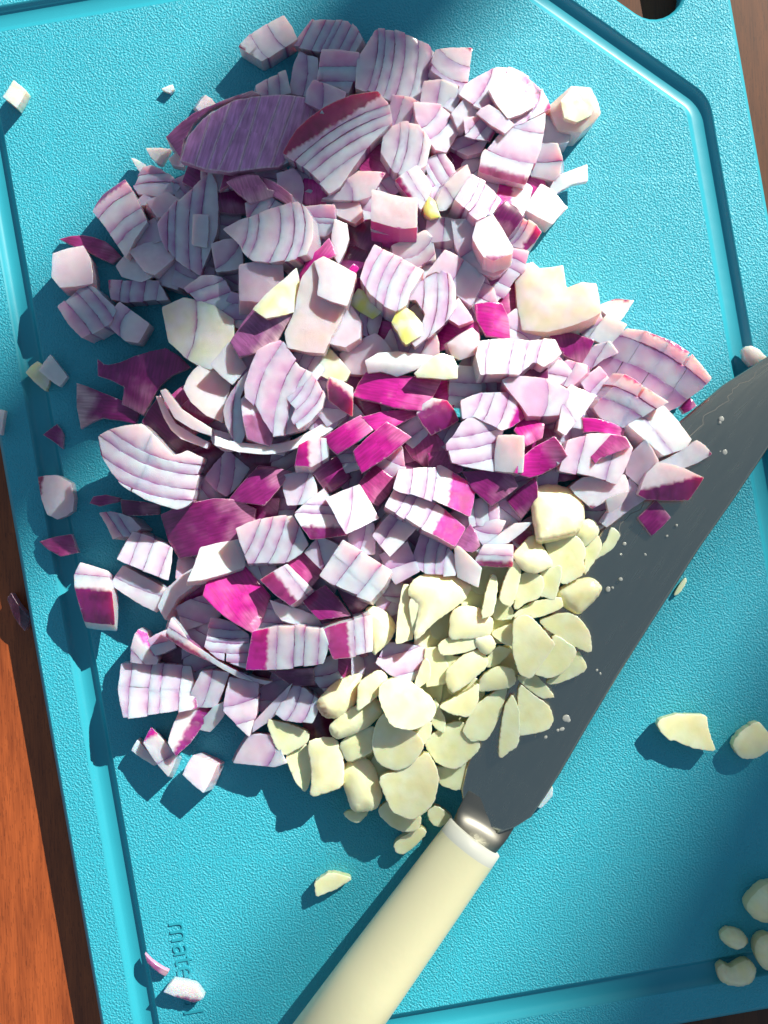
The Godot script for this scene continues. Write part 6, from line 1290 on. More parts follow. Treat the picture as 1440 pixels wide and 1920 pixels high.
	dice("pale onion bit in the gap between dark purple layer and pale ribbon end", [-43.8, -13.9, -47.4, -8.3, -51.4, -4.6, -55.2, -7.1, -58.7, -11, -55.4, -15.6, -51.2, -20], 12.9, {n = 3, a = 7, p = 0.74, k = 0.8, t = 7, bu = 0.6, tx = -0.07, tz = -0.01}, "onion_dice", "pale onion bits buried in the heap")
	sheet("dark purple onion bit in the gap between small block and pale lilac block", [-23, -12.4, -19.2, -16.1, -15.3, -18.1, -12.6, -15.1, -10.4, -11, -14, -8.1, -18.2, -5.6], 18.9, {tone = "pur", a = 146, bu = 1.2, tx = -0.24, tz = -0.11}, "onion_skin_piece", "purple onion bits buried in the heap")
	dice("pale onion bit in the gap between small block and dark purple layer", [-23.6, -13.9, -21.6, -8.5, -21.3, -3.8, -25.8, -2.4, -31, -2, -32.4, -6.7, -33.1, -11.9], 19, {n = 2, a = 18, p = 0.46, k = 0.4, t = 7, bu = 0.5, tx = 0.05, tz = 0.19}, "onion_dice", "pale onion bits buried in the heap")
	dice("pale onion bit in the gap between little pale tile and lilac square tile", [-55.9, -86.5, -51, -88.1, -46.8, -88.1, -45.6, -83.7, -45.3, -78.6, -49.6, -77.6, -54.2, -77.3], 17.7, {n = 2, a = 42, p = 0.52, k = 1.4, t = 7, bu = 0.4, tx = 0.01, tz = 0.04}, "onion_dice", "pale onion bits buried in the heap")
	sheet("dark purple onion bit in the gap between dark magenta cube and pink magenta layer", [13.6, -14.1, 9.1, -17.4, 6.5, -21.2, 9.6, -24.7, 13.7, -27.9, 17.2, -24.8, 20.4, -20.9], 18.3, {tone = "rose", a = 76, bu = 1.2, tx = 0.14, tz = -0.2}, "onion_skin_piece", "purple onion bits buried in the heap")
	dice("pale onion bit in the gap between folded pale wedge and white strip", [19, -116.9, 22.2, -112.4, 23.9, -108.2, 21, -106.1, 17.1, -104.7, 14.6, -108.7, 12.5, -113.2], 16.1, {n = 3, a = 150, p = 0.4, k = 0.5, t = 7, bu = 0.1, tx = 0.07, tz = 0.02}, "onion_dice", "pale onion bits buried in the heap")
	sheet("dark purple onion bit in the gap beside pale lilac block", [4.2, -9.9, 1.3, -5, -2.1, -1.7, -5.8, -4.1, -9.2, -7.6, -6.4, -11.6, -2.9, -15.4], 21.3, {tone = "rose", a = 45, bu = 1.2, tx = -0.13, tz = 0.11}, "onion_skin_piece", "purple onion bits buried in the heap")
	dice("pale onion bit in the gap between pale irregular bit and bright magenta curl", [-68.3, 31.3, -62, 28, -56.3, 26.4, -54.3, 30, -53.4, 34.6, -59, 37.1, -65.1, 39.1], 9.4, {n = 3, a = 107, p = 0.55, k = 0.2, t = 7, bu = 0.4, tx = -0.1, tz = 0.02}, "onion_dice", "pale onion bits buried in the heap")
	sheet("dark purple onion bit in the gap between white tooth-shaped chip and purple layered slice", [-9.6, -81.7, -12.1, -87.8, -12.7, -93.2, -8.2, -94.7, -2.9, -95.1, -1.2, -89.7, -0.2, -83.9], 16.9, {tone = "deep", a = 118, bu = 1.2, tx = 0.18, tz = 0.05}, "onion_skin_piece", "purple onion bits buried in the heap")
	dice("pale onion bit in the gap between whole clove end and short dice", [-24.5, 52.7, -20.5, 48.7, -16.5, 46.5, -13.5, 49.5, -11.1, 53.5, -14.8, 56.6, -19.1, 59.3], 10.7, {n = 3, a = 75, p = 0.41, k = 1.3, t = 7, bu = -0.1, tx = -0.12, tz = 0.19}, "onion_dice", "pale onion bits buried in the heap")
	sheet("dark purple onion bit in the gap between pink flag-shaped layer and dark purple triangle", [-44.6, -97.6, -50.4, -97.1, -55, -97.8, -55.1, -101.6, -54.1, -105.7, -49.2, -105.8, -44, -105.3], 15, {tone = "pur", a = 79, bu = 1.2, tx = -0.23, tz = -0.03}, "onion_skin_piece", "purple onion bits buried in the heap")
	dice("pale onion bit in the gap between narrow slice and thin triangular slice", [2.3, 22.8, 5.2, 27.3, 6.6, 31.5, 3.4, 33.5, -0.7, 34.8, -2.9, 30.7, -4.7, 26.2], 13.7, {n = 3, a = 41, p = 0.69, k = -1.3, t = 7, bu = 0.6, tx = -0.07, tz = 0.04}, "onion_dice", "pale onion bits buried in the heap")
	dice("pale onion bit in the gap between pale lilac block and big white dice", [-10.7, 14, -11.7, 8.3, -11.3, 3.5, -7.5, 2.9, -3.2, 3.3, -2.7, 8.2, -2.8, 13.5], 20.9, {n = 2, a = 14, p = 0.79, k = 0.4, t = 7, bu = 0.3, tx = 0.12}, "onion_dice", "pale onion bits buried in the heap")
	sheet("dark purple onion bit in the gap between curved two-layer piece and big sliced dice", [-1.4, -122.1, 1.2, -114.8, 2.1, -108.6, -1.9, -107, -6.7, -106.7, -8.6, -113, -9.9, -119.9], 16.2, {tone = "rose", a = 27, bu = 1.2, tx = 0.12, tz = 0.19}, "onion_skin_piece", "purple onion bits buried in the heap")
	dice("pale onion bit in the gap between gridded dice and white two-layer dice", [70.2, -47.6, 75.2, -42.5, 78.3, -37.6, 75.3, -34.8, 71.2, -32.8, 67.2, -37.4, 63.6, -42.7], 10.9, {n = 3, a = 43, p = 0.79, k = -0.1, t = 7, bu = -0.3, tx = -0.15, tz = -0.13}, "onion_dice", "pale onion bits buried in the heap")
	dice("pale onion bit in the gap between grey slab and upright three-layer dice", [-32.6, 58.3, -34.3, 63.9, -36.9, 67.9, -41, 66.6, -45.1, 64.1, -43.3, 59.4, -40.7, 54.8], 5.5, {n = 2, a = 96, p = 0.73, k = 0.1, t = 7, bu = 0.3, tx = 0.03, tz = 0.09}, "onion_dice", "pale onion bits buried in the heap")
	sheet("dark purple onion bit in the gap between yellow plug and nested purple layers", [7, -53.7, 1.2, -53.1, -3.5, -53.7, -4, -57.3, -3.3, -61.2, 1.7, -61.4, 6.9, -61], 18.4, {tone = "mag", a = 16, bu = 1.2, tx = 0.06, tz = -0.23}, "onion_skin_piece", "purple onion bits buried in the heap")
	garlic("pale garlic bit in the gap between thin triangular slice and flat stick", [22.2, 38.6, 18.7, 44, 15, 47.8, 11.9, 45.9, 9.1, 42.8, 12.4, 38.3, 16.3, 34], 11, {tx = -0.01, tz = 0.04}, "garlic_slice", "garlic slices buried in the heap")
	dice("pale onion bit in the gap between dark purple layer and bright dice", [-28.2, -7.1, -28.7, -0.9, -30.3, 4, -34.9, 3.5, -39.9, 1.8, -39.1, -3.5, -37.6, -8.9], 12.2, {n = 3, a = 87, p = 0.66, k = 0.2, t = 7, bu = 0.5, tx = 0.1, tz = 0.11}, "onion_dice", "pale onion bits buried in the heap")
	sheet("dark purple onion bit in the gap between upright lilac slab and layered dice", [-27, -99.6, -26.8, -105.4, -25.4, -110, -21.5, -109.7, -17.3, -108.2, -17.8, -103.2, -19, -98.2], 17.8, {tone = "mag", a = 89, bu = 1.2, tx = 0.14}, "onion_skin_piece", "purple onion bits buried in the heap")
	dice("pale onion bit in the gap between bright magenta square tile and pink magenta layer", [-1.1, -8.3, -2.3, -15, -2.1, -20.6, 1.9, -21.4, 6.3, -20.9, 7, -15.1, 7.1, -8.9], 18.9, {n = 3, a = 115, p = 0.79, k = 1.4, t = 7, bu = 0.3, tz = -0.05}, "onion_dice", "pale onion bits buried in the heap")
	dice("pale onion bit in the gap between pale curved pieces and dark magenta square layer", [26.5, -3.7, 31.9, -5, 36.5, -5, 37.3, -1, 37.2, 3.5, 32.5, 4.3, 27.5, 4.5], 17.6, {n = 3, a = 177, p = 0.43, k = 0.5, t = 7, bu = -0.1, tz = 0.06}, "onion_dice", "pale onion bits buried in the heap")
	dice("pale onion bit in the gap between big dark magenta layer and dark purple layer", [-62.7, -2.5, -62.1, -8.9, -60.4, -13.9, -55.9, -13.6, -51.2, -11.9, -52.1, -6.4, -53.7, -0.7], 10.1, {n = 3, a = 141, p = 0.71, k = 0.4, t = 7, bu = 0.3, tx = -0.02, tz = -0.07}, "onion_dice", "pale onion bits buried in the heap")
	sheet("dark purple onion bit in the gap between seamed dice and thin fanned slice", [-19.5, 64.4, -16.6, 70.2, -15.4, 75.4, -19.5, 77.3, -24.4, 78.2, -26.6, 73.1, -28.1, 67.4], 5.5, {tone = "deep", a = 161, bu = 1.2, tx = -0.02, tz = 0.1}, "onion_skin_piece", "purple onion bits buried in the heap")
	sheet("dark purple onion bit in the gap between white tooth-shaped chip and white square end", [-15.5, -84.9, -10.2, -86.3, -5.7, -86, -4.6, -81.2, -4.6, -75.7, -9.2, -74.9, -14.2, -74.9], 18.5, {tone = "deep", a = 123, bu = 1.2, tx = 0.11, tz = 0.24}, "onion_skin_piece", "purple onion bits buried in the heap")
	sheet("dark purple onion bit in the gap between pale ribbon end and lower pale ribbon", [-49.5, -17.5, -54.1, -13.8, -58.4, -11.9, -61.1, -15.5, -63, -20.1, -58.9, -23, -54.2, -25.4], 11.6, {tone = "deep", a = 60, bu = 1.2, tx = -0.19, tz = 0.13}, "onion_skin_piece", "purple onion bits buried in the heap")
	dice("pale onion bit in the gap between curved slice and two-layer onion dice", [-10.7, 46.6, -4.7, 46, 0.3, 46.8, 0.7, 50.7, 0, 55.1, -5.2, 55.2, -10.7, 54.6], 11.7, {n = 2, a = 176, p = 0.73, k = -0.4, t = 7, bu = 0.3, tx = -0.15, tz = 0.1}, "onion_dice", "pale onion bits buried in the heap")
	dice("pale onion bit in the gap between purple inner leaf and lilac square tile", [-41.3, -68.4, -42.6, -63, -44.9, -58.9, -49.1, -60, -53.4, -62.2, -51.9, -66.7, -49.6, -71.3], 16.6, {n = 3, a = 90, p = 0.73, k = -0.2, t = 7, bu = 0.2, tx = 0.19, tz = -0.2}, "onion_dice", "pale onion bits buried in the heap")
	sheet("dark purple onion bit in the gap between dark purple layer and pale ribbon end", [-43.8, -22.6, -39.9, -18, -37.8, -13.5, -41, -10.8, -45.3, -8.8, -48.3, -13, -50.9, -17.7], 12.3, {tone = "deep", a = 155, bu = 1.2, tx = -0.05, tz = 0.01}, "onion_skin_piece", "purple onion bits buried in the heap")
	dice("pale onion bit in the gap between white-topped cube and white strip", [-4.2, -106.7, -0.6, -110.3, 3.1, -112.4, 5.7, -109.7, 7.7, -106.1, 4.4, -103.2, 0.5, -100.7], 16.1, {n = 3, a = 138, p = 0.46, k = 0.4, t = 7, bu = -0.3, tx = 0.02, tz = -0.01}, "onion_dice", "pale onion bits buried in the heap")
	dice("pale onion bit in the gap between whole clove end and seamed dice", [-15.8, 60.4, -20.8, 63.6, -25.4, 65, -27.5, 61.6, -28.8, 57.4, -24.3, 55, -19.3, 53.1], 6.1, {n = 3, a = 98, p = 0.78, k = 1.2, t = 7, bu = 0.6, tx = 0.19, tz = 0.07}, "onion_dice", "pale onion bits buried in the heap")
	garlic("pale garlic bit in the gap between crescent slice and thin upright wedge", [16.4, 65.6, 15.4, 59.9, 15.8, 55.1, 19.7, 54.4, 24.2, 54.9, 24.6, 59.8, 24.5, 65.1], 9, {tx = 0.04, tz = 0.1}, "garlic_slice", "garlic slices buried in the heap")
	dice("pale onion bit in the gap between long curved white ribbon and small block", [-27.4, -21.7, -28.3, -15.5, -30.1, -10.8, -33.8, -11.2, -37.7, -12.8, -36.6, -18, -34.9, -23.4], 12.7, {n = 3, a = 62, p = 0.52, k = 0.8, t = 7, bu = 0.3, tx = -0.08, tz = -0.15}, "onion_dice", "pale onion bits buried in the heap")
	dice("pale onion bit in the gap between magenta strip and slim white crescent", [44.1, 6.1, 38.3, 5.7, 33.8, 4, 34.3, -0.8, 35.9, -5.8, 40.8, -5.1, 45.8, -3.5], 15, {n = 2, a = 125, p = 0.51, k = -1, t = 7, bu = 0.5, tx = -0.03, tz = -0.17}, "onion_dice", "pale onion bits buried in the heap")
	dice("pale onion bit in the gap between yellow green sliver and nested curved layers", [-21.9, -41.1, -27, -44.3, -30.4, -48, -28.1, -51.8, -24.6, -55.2, -20.4, -52.1, -16.4, -48.2], 20.8, {n = 3, a = 30, p = 0.41, k = -1.1, t = 7, bu = -0.1, tx = -0.08, tz = 0.18}, "onion_dice", "pale onion bits buried in the heap")
	dice("pale onion bit in the gap between soft pink double fold and pale yellow flap", [41, -43.2, 38.7, -38, 35.7, -34.3, 31.8, -36.1, 28.1, -39, 30.4, -43.3, 33.5, -47.5], 17.7, {n = 3, a = 174, p = 0.7, k = 0.3, t = 7, bu = 0.6, tx = -0.11, tz = -0.14}, "onion_dice", "pale onion bits buried in the heap")
	dice("pale onion bit in the gap between narrow two-layer dice and square dice", [-14.5, -127.9, -20.9, -129.9, -25.8, -132.7, -25.1, -136.5, -23, -140.1, -17.5, -137.9, -12, -135.1], 17, {n = 2, a = 3, p = 0.57, k = 0.9, t = 7, bu = 0.3, tx = 0.2, tz = 0.09}, "onion_dice", "pale onion bits buried in the heap")
	dice("pale onion bit in the gap beside white and lilac shell rim", [-64.8, 46.6, -67.4, 40.6, -68.3, 35.3, -64.3, 33.7, -59.4, 33.1, -57.5, 38.5, -56.2, 44.2], 8.1, {n = 3, a = 121, p = 0.56, k = 1.1, t = 7, bu = 0.2, tx = 0.16, tz = 0.15}, "onion_dice", "pale onion bits buried in the heap")
	sheet("dark purple onion bit in the gap beside two-part magenta slab", [-0.4, -30.8, -6.8, -28.8, -12.4, -28.4, -13.7, -32.1, -13.9, -36.5, -8.2, -37.8, -2.2, -38.6], 16.8, {tone = "rose", a = 149, bu = 1.2, tx = 0.22, tz = -0.17}, "onion_skin_piece", "purple onion bits buried in the heap")
	dice("pale onion bit in the gap between two-part magenta slab and small block", [-6.9, -14, -12.5, -12.4, -17.3, -12.3, -18.3, -15.9, -18.4, -20.1, -13.5, -21.2, -8.2, -21.6], 17.4, {n = 3, a = 84, p = 0.62, k = -0.2, t = 7, bu = 0.6, tx = 0.17, tz = -0.11}, "onion_dice", "pale onion bits buried in the heap")
	dice("pale onion bit in the gap between pale lilac block and bright magenta square tile", [-12.1, -17.7, -6.7, -16.1, -2.8, -13.5, -4.3, -9.2, -7.1, -4.8, -11.6, -6.5, -16, -9.1], 14.3, {n = 3, a = 6, p = 0.53, k = -0.2, t = 7, bu = 0, tx = -0.18, tz = -0.03}, "onion_dice", "pale onion bits buried in the heap")
	sheet("dark purple onion bit in the gap between low two-layer chip and folded pale wedge", [20.4, -109.5, 18.1, -114.4, 17.5, -119, 21.9, -121, 27.1, -122.3, 28.7, -117.9, 29.7, -112.9], 10.5, {tone = "pur", a = 34, bu = 1.2, tx = -0.13, tz = 0.15}, "onion_skin_piece", "purple onion bits buried in the heap")
	dice("pale onion bit in the gap between pink dice and bright dice", [-33.7, 20.6, -38.5, 23.3, -42.9, 24.4, -44.7, 21.1, -45.7, 16.9, -41.4, 14.9, -36.6, 13.4], 15.7, {n = 2, a = 159, p = 0.49, k = 0.2, t = 7, bu = 0.5, tx = -0.01, tz = -0.04}, "onion_dice", "pale onion bits buried in the heap")
	garlic("pale garlic bit in the gap between thin upright stick and flat slice", [27.9, 21.6, 33, 23.2, 36.6, 25.8, 35, 29.8, 32.3, 33.9, 28.1, 32.1, 24, 29.6], 12.1, {tx = 0.02, tz = 0.05}, "garlic_slice", "garlic slices buried in the heap")
	dice("pale onion bit in the gap between curved white shell chip and pink dice", [-29.8, 36, -34.7, 39.1, -39.3, 40.4, -41.5, 36.7, -42.9, 32, -38.5, 29.7, -33.5, 28], 14.7, {n = 3, a = 95, p = 0.77, k = -1.1, t = 7, bu = 0.1, tz = 0.05}, "onion_dice", "pale onion bits buried in the heap")
	dice("pale onion bit in the gap between pink magenta layer and dark magenta cube", [9.6, -20.5, 4.9, -24.5, 2, -28.7, 5.2, -32.2, 9.5, -35.2, 13.2, -31.5, 16.7, -27], 18.6, {n = 3, a = 56, p = 0.51, k = 0.2, t = 7, bu = -0.2, tx = -0.01, tz = 0.02}, "onion_dice", "pale onion bits buried in the heap")
	dice("pale onion bit in the gap between little pale tile and upright piece", [-46.3, -101.9, -47.1, -94.8, -49.2, -89.1, -53.7, -89.4, -58.4, -91.1, -57.3, -97.2, -55.4, -103.4], 10.6, {n = 3, a = 99, p = 0.47, k = 0.6, t = 7, bu = 0.1, tx = -0.18, tz = -0.09}, "onion_dice", "pale onion bits buried in the heap")
	dice("pale onion bit in the gap between white and magenta shard and nested curved layers", [-18.3, -27.2, -21.4, -31.4, -23, -35.5, -20, -37.6, -16.1, -39.1, -13.7, -35.3, -11.7, -30.9], 19.8, {n = 2, a = 99, p = 0.75, k = -0.1, t = 7, bu = 0.6, tx = 0.05, tz = 0.01}, "onion_dice", "pale onion bits buried in the heap")
	dice("pale onion bit in the gap between folded pale wedge and pink slab", [28.6, -92.4, 22.3, -92.9, 17.4, -94.6, 17.7, -98.7, 19.3, -103, 24.7, -102.2, 30.2, -100.6], 16.7, {n = 3, a = 174, p = 0.72, k = 0.7, t = 7, bu = 0.4, tz = 0.03}, "onion_dice", "pale onion bits buried in the heap")
	dice("pale onion bit in the gap beside frosted magenta patch", [82.8, -16.9, 78.4, -22.5, 75.8, -27.6, 78.8, -30, 82.9, -31.5, 86.4, -26.5, 89.6, -20.9], 9.6, {n = 3, a = 60, p = 0.52, k = 1.3, t = 7, bu = 0.3, tx = -0.11, tz = -0.16}, "onion_dice", "pale onion bits buried in the heap")
	sheet("dark purple onion bit in the gap between upper pale ribbon and lower pale ribbon", [-58.3, -37.4, -62.4, -32.1, -66.6, -28.7, -69.6, -31.2, -72.2, -35, -68.4, -39.3, -64, -43.3], 12.5, {tone = "rose", a = 92, bu = 1.2, tx = -0.23, tz = 0.12}, "onion_skin_piece", "purple onion bits buried in the heap")
	sheet("dark purple onion bit in the gap between slim white crescent and pointed clove tip", [38, 6.5, 43.5, 5.6, 48, 6, 48.7, 9.8, 48.3, 14, 43.6, 14.5, 38.6, 14.4], 14.9, {tone = "pur", a = 8, bu = 1.2, tx = 0.14, tz = -0.19}, "onion_skin_piece", "purple onion bits buried in the heap")
	dice("pale onion bit in the gap between grey square chip and shiny dark-edged chip", [-68, -83.2, -60.8, -82, -55.3, -79.8, -55.9, -75.7, -58, -71.5, -64.2, -72.9, -70.4, -75.1], 10, {n = 2, a = 109, p = 0.59, k = 1.2, t = 7, bu = -0.1, tx = 0.14, tz = -0.15}, "onion_dice", "pale onion bits buried in the heap")
	sheet("dark purple onion bit in the gap between torn dice and dark magenta cube", [25.2, -13, 20.1, -11, 15.7, -10.7, 14.3, -14.8, 13.8, -19.7, 18.3, -21, 23.2, -21.7], 19.7, {tone = "rose", a = 120, bu = 1.2, tx = 0.26, tz = 0.18}, "onion_skin_piece", "purple onion bits buried in the heap")
	dice("pale onion bit in the gap between magenta triangular layer and white square end", [-29, -87.2, -23.2, -83.3, -19.4, -79.1, -21.9, -75.5, -25.8, -72.3, -30.5, -76, -34.9, -80.4], 18.6, {n = 2, a = 123, p = 0.76, k = -0.5, t = 7, bu = 0.1, tx = 0.14, tz = -0.05}, "onion_dice", "pale onion bits buried in the heap")
	dice("pale onion bit in the gap between dark magenta cube and torn dice", [18.1, -30.6, 23.1, -29.3, 26.7, -27.1, 25.5, -23.1, 23.3, -19.1, 19.1, -20.5, 15, -22.7], 19.2, {n = 2, a = 30, p = 0.71, k = -0.5, t = 7, bu = -0.1, tx = 0.15, tz = 0.07}, "onion_dice", "pale onion bits buried in the heap")
	garlic("pale garlic bit in the gap between biggest wedge and flat stick", [16, 42.2, 14.7, 36.8, 14.7, 32.2, 18.5, 31.3, 22.9, 31.4, 23.7, 36.1, 23.9, 41.2], 11.3, {tx = -0.04, tz = 0.02}, "garlic_slice", "garlic slices buried in the heap")
	dice("pale onion bit in the gap beside bright magenta folded layer", [45.9, -51.1, 40.1, -55.2, 36.3, -59.6, 38.9, -63.3, 43, -66.5, 47.7, -62.7, 52.2, -58.1], 13.4, {n = 2, a = 119, p = 0.54, k = -1.3, t = 7, bu = 0.2, tx = -0.12, tz = 0.01}, "onion_dice", "pale onion bits buried in the heap")
	dice("pale onion bit in the gap beside two-layer shaded dice", [-56.8, 44.3, -55.7, 51, -56.2, 56.6, -61, 57.3, -66.3, 56.7, -66.9, 50.9, -66.6, 44.8], 6.1, {n = 3, a = 69, p = 0.4, k = -1.3, t = 7, bu = -0.2, tx = -0.12, tz = -0.04}, "onion_dice", "pale onion bits buried in the heap")
	dice("pale onion bit in the gap between knobbly translucent clove tip and pale slab", [71.1, -5.4, 74.3, -1.2, 75.7, 3, 71.8, 5.6, 67, 7.6, 64.6, 3.7, 62.7, -0.8], 8.8, {n = 3, a = 89, p = 0.78, k = 0.6, t = 7, bu = 0.2, tx = 0.08, tz = 0.01}, "onion_dice", "pale onion bits buried in the heap")
	sheet("dark purple onion bit in the gap between purple layered slice and pale cored piece", [7, -84.3, -0.1, -83.3, -5.9, -83.6, -6.6, -87.1, -6, -91.1, 0.1, -91.7, 6.6, -91.6], 15.3, {tone = "pur", a = 127, bu = 1.2, tx = 0.03, tz = -0.1}, "onion_skin_piece", "purple onion bits buried in the heap")
	dice("pale onion bit in the gap between yellow plug and big dice", [5.2, -71.5, 12, -70.1, 17.1, -67.8, 16.4, -63.6, 14.2, -59.3, 8.5, -60.9, 2.7, -63.1], 18, {n = 2, a = 49, p = 0.47, k = 0, t = 7, bu = 0.1, tx = -0.05, tz = 0.15}, "onion_dice", "pale onion bits buried in the heap")
	sheet("dark purple onion bit in the gap beside soft pink double fold", [51.4, -53, 52.8, -46.1, 52.7, -40.3, 48.3, -39.4, 43.4, -39.8, 42.5, -45.8, 42.4, -52.3], 18.5, {tone = "deep", a = 153, bu = 1.2, tx = 0.17, tz = 0.02}, "onion_skin_piece", "purple onion bits buried in the heap")
	dice("pale onion bit in the gap between long pink layer and pink flag-shaped layer", [-33.3, -115.4, -31.5, -110.6, -31.2, -106.3, -35.2, -104.8, -39.9, -104.2, -41.1, -108.4, -41.7, -113.1], 14.9, {n = 3, a = 96, p = 0.61, k = -1.1, t = 7, bu = 0.1, tx = -0.15, tz = 0.01}, "onion_dice", "pale onion bits buried in the heap")
	sheet("dark purple onion bit in the gap between lower pale flap and dark purple triangle", [-53.1, -114.4, -54.7, -108.7, -57.3, -104.5, -61.7, -105.5, -66.1, -107.8, -64.4, -112.6, -61.8, -117.3], 13.2, {tone = "pur", a = 35, bu = 1.2, tx = -0.08, tz = -0.21}, "onion_skin_piece", "purple onion bits buried in the heap")
	sheet("dark purple onion bit in the gap beside yellow green sliver", [-15, -38.2, -14.6, -44, -13.1, -48.5, -9, -48.2, -4.7, -46.7, -5.4, -41.8, -6.8, -36.7], 14.3, {tone = "pur", a = 120, bu = 1.2, tx = -0.07, tz = 0.06}, "onion_skin_piece", "purple onion bits buried in the heap")
	sheet("dark purple onion bit in the gap beside translucent lilac strip", [34.5, -65.1, 36.1, -72.5, 38.8, -78.2, 43.3, -77.5, 47.9, -75.3, 46, -69, 43.4, -62.5], 10.3, {tone = "rose", a = 179, bu = 1.2, tx = -0.19, tz = 0.18}, "onion_skin_piece", "purple onion bits buried in the heap")
	sheet("deeper dark purple onion bit in the gap between yellow plug and nested purple layers", [3.9, -69.6, 6.3, -64.4, 7.1, -59.8, 3.4, -58.2, -1, -57.5, -2.7, -62.2, -3.9, -67.3], 17.9, {tone = "rose", a = 80, bu = 1.2, tx = 0.13, tz = -0.01}, "onion_skin_piece", "purple onion bits buried in the heap")
	dice("pale onion bit in the gap beside magenta cup", [62.2, -17.5, 55.5, -19.3, 50.5, -22, 51.6, -26.4, 54, -30.7, 59.7, -28.8, 65.4, -26.1], 14.1, {n = 3, a = 7, p = 0.58, k = 1, t = 7, bu = -0.3, tx = 0.1, tz = 0.1}, "onion_dice", "pale onion bits buried in the heap")
	dice("pale onion bit in the gap between pink slab and bright magenta dice", [32.5, -102.5, 30.1, -107.8, 29.4, -112.7, 33.8, -114.8, 39.1, -116.1, 40.8, -111.3, 41.9, -105.9], 9.2, {n = 2, a = 82, p = 0.43, k = -1, t = 7, bu = 0.3, tx = -0.17, tz = 0.14}, "onion_dice", "pale onion bits buried in the heap")
	dice("pale onion bit in the gap between little pale tile and grey square chip", [-50.5, -82.7, -52.3, -77.8, -54.9, -74.3, -58.9, -75.8, -62.8, -78.4, -60.9, -82.5, -58.3, -86.4], 9.8, {n = 2, a = 7, p = 0.45, k = 1.4, t = 7, bu = 0.2, tx = -0.06, tz = -0.15}, "onion_dice", "pale onion bits buried in the heap")
	sheet("dark purple onion bit in the gap between short dice and curved slice", [-19.2, 52.5, -15.1, 46.3, -10.8, 42.1, -7, 44.4, -3.8, 48.2, -7.6, 53.2, -12.1, 58.1], 11.1, {tone = "rose", a = 32, bu = 1.2, tx = 0.14, tz = -0.07}, "onion_skin_piece", "purple onion bits buried in the heap")
	sheet("dark purple onion bit in the gap beside glossy magenta crumple", [59.2, -30.4, 56.5, -25.8, 53.2, -22.8, 49.6, -25.3, 46.3, -28.8, 48.9, -32.6, 52.3, -36], 15.5, {tone = "pur", a = 68, bu = 1.2, tx = 0.15, tz = -0.13}, "onion_skin_piece", "purple onion bits buried in the heap")
	dice("pale onion bit in the gap between pale lilac block and lower strip", [-0.3, 7.7, -4.5, 4.3, -7, 0.5, -4, -2.8, 0.1, -5.8, 3.5, -2.6, 6.5, 1.4], 16.5, {n = 3, a = 30, p = 0.53, k = -0.2, t = 7, bu = 0.5, tx = -0.15}, "onion_dice", "pale onion bits buried in the heap")
	dice("pale onion bit in the gap between lilac square tile and cream yellow tip", [-42.9, -75, -48.3, -72.1, -53.3, -71, -55.6, -75, -57, -79.9, -52.1, -82, -46.6, -83.6], 11.5, {n = 3, a = 121, p = 0.79, k = 0.3, t = 7, bu = 0.2, tx = 0.17, tz = -0.09}, "onion_dice", "pale onion bits buried in the heap")
	sheet("dark purple onion bit in the gap between white pointed block and bright magenta dice", [32.5, -91.9, 35.7, -97.3, 39.3, -101, 42.7, -99.1, 45.6, -96, 42.6, -91.6, 38.9, -87.3], 16.2, {tone = "deep", a = 123, bu = 1.2, tx = 0.11, tz = -0.14}, "onion_skin_piece", "purple onion bits buried in the heap")
	garlic("pale garlic bit in the gap between long thick stick and two-layer dice", [44.4, 20.4, 40.5, 24.5, 36.5, 26.9, 33.7, 24, 31.5, 20.2, 35.1, 17, 39.3, 14.1], 12.3, {tx = 0.09, tz = -0.06}, "garlic_slice", "garlic slices buried in the heap")
	dice("pale onion bit in the gap between shaded two-layer chip and big white dice", [-6.9, 17.8, -7, 11, -5.9, 5.6, -1.8, 5.5, 2.6, 6.7, 2.3, 12.5, 1.3, 18.5], 16.7, {n = 3, a = 15, p = 0.65, k = -0.3, t = 7, bu = 0.5, tx = -0.06, tz = 0.08}, "onion_dice", "pale onion bits buried in the heap")
	dice("pale onion bit in the gap between magenta triangular layer and white tooth-shaped chip", [-18.4, -92.8, -17.3, -86.6, -17.5, -81.6, -21.2, -81, -25.3, -81.5, -26, -86.8, -26, -92.3], 17.6, {n = 3, a = 72, p = 0.76, k = -0.9, t = 7, bu = 0.2, tx = 0.1, tz = 0.16}, "onion_dice", "pale onion bits buried in the heap")
	sheet("dark purple onion bit in the gap beside pink magenta layer", [12.1, -17.1, 6.1, -15.4, 1, -15, -0.2, -18.6, -0.2, -22.8, 5.1, -24, 10.7, -24.6], 15.1, {tone = "pur", a = 26, bu = 1.2, tx = 0.16, tz = -0.01}, "onion_skin_piece", "purple onion bits buried in the heap")
	dice("pale onion bit in the gap between grey slab and seamed dice", [-31.6, 65, -37.2, 60.7, -41, 56.3, -38.8, 53.2, -35.3, 50.6, -30.7, 54.6, -26.3, 59.2], 5.5, {n = 3, a = 79, p = 0.61, k = 0, t = 7, bu = -0.1, tx = 0.14, tz = -0.08}, "onion_dice", "pale onion bits buried in the heap")
	dice("pale onion bit in the gap between shaded four-layer dice and shaded two-layer chip", [3.4, 14, 4.1, 7.5, 6.1, 2.6, 10.8, 3.3, 15.8, 5.2, 14.8, 10.7, 13, 16.2], 13.4, {n = 2, a = 137, p = 0.46, k = -0.2, t = 7, bu = 0.6, tx = 0.16, tz = -0.15}, "onion_dice", "pale onion bits buried in the heap")
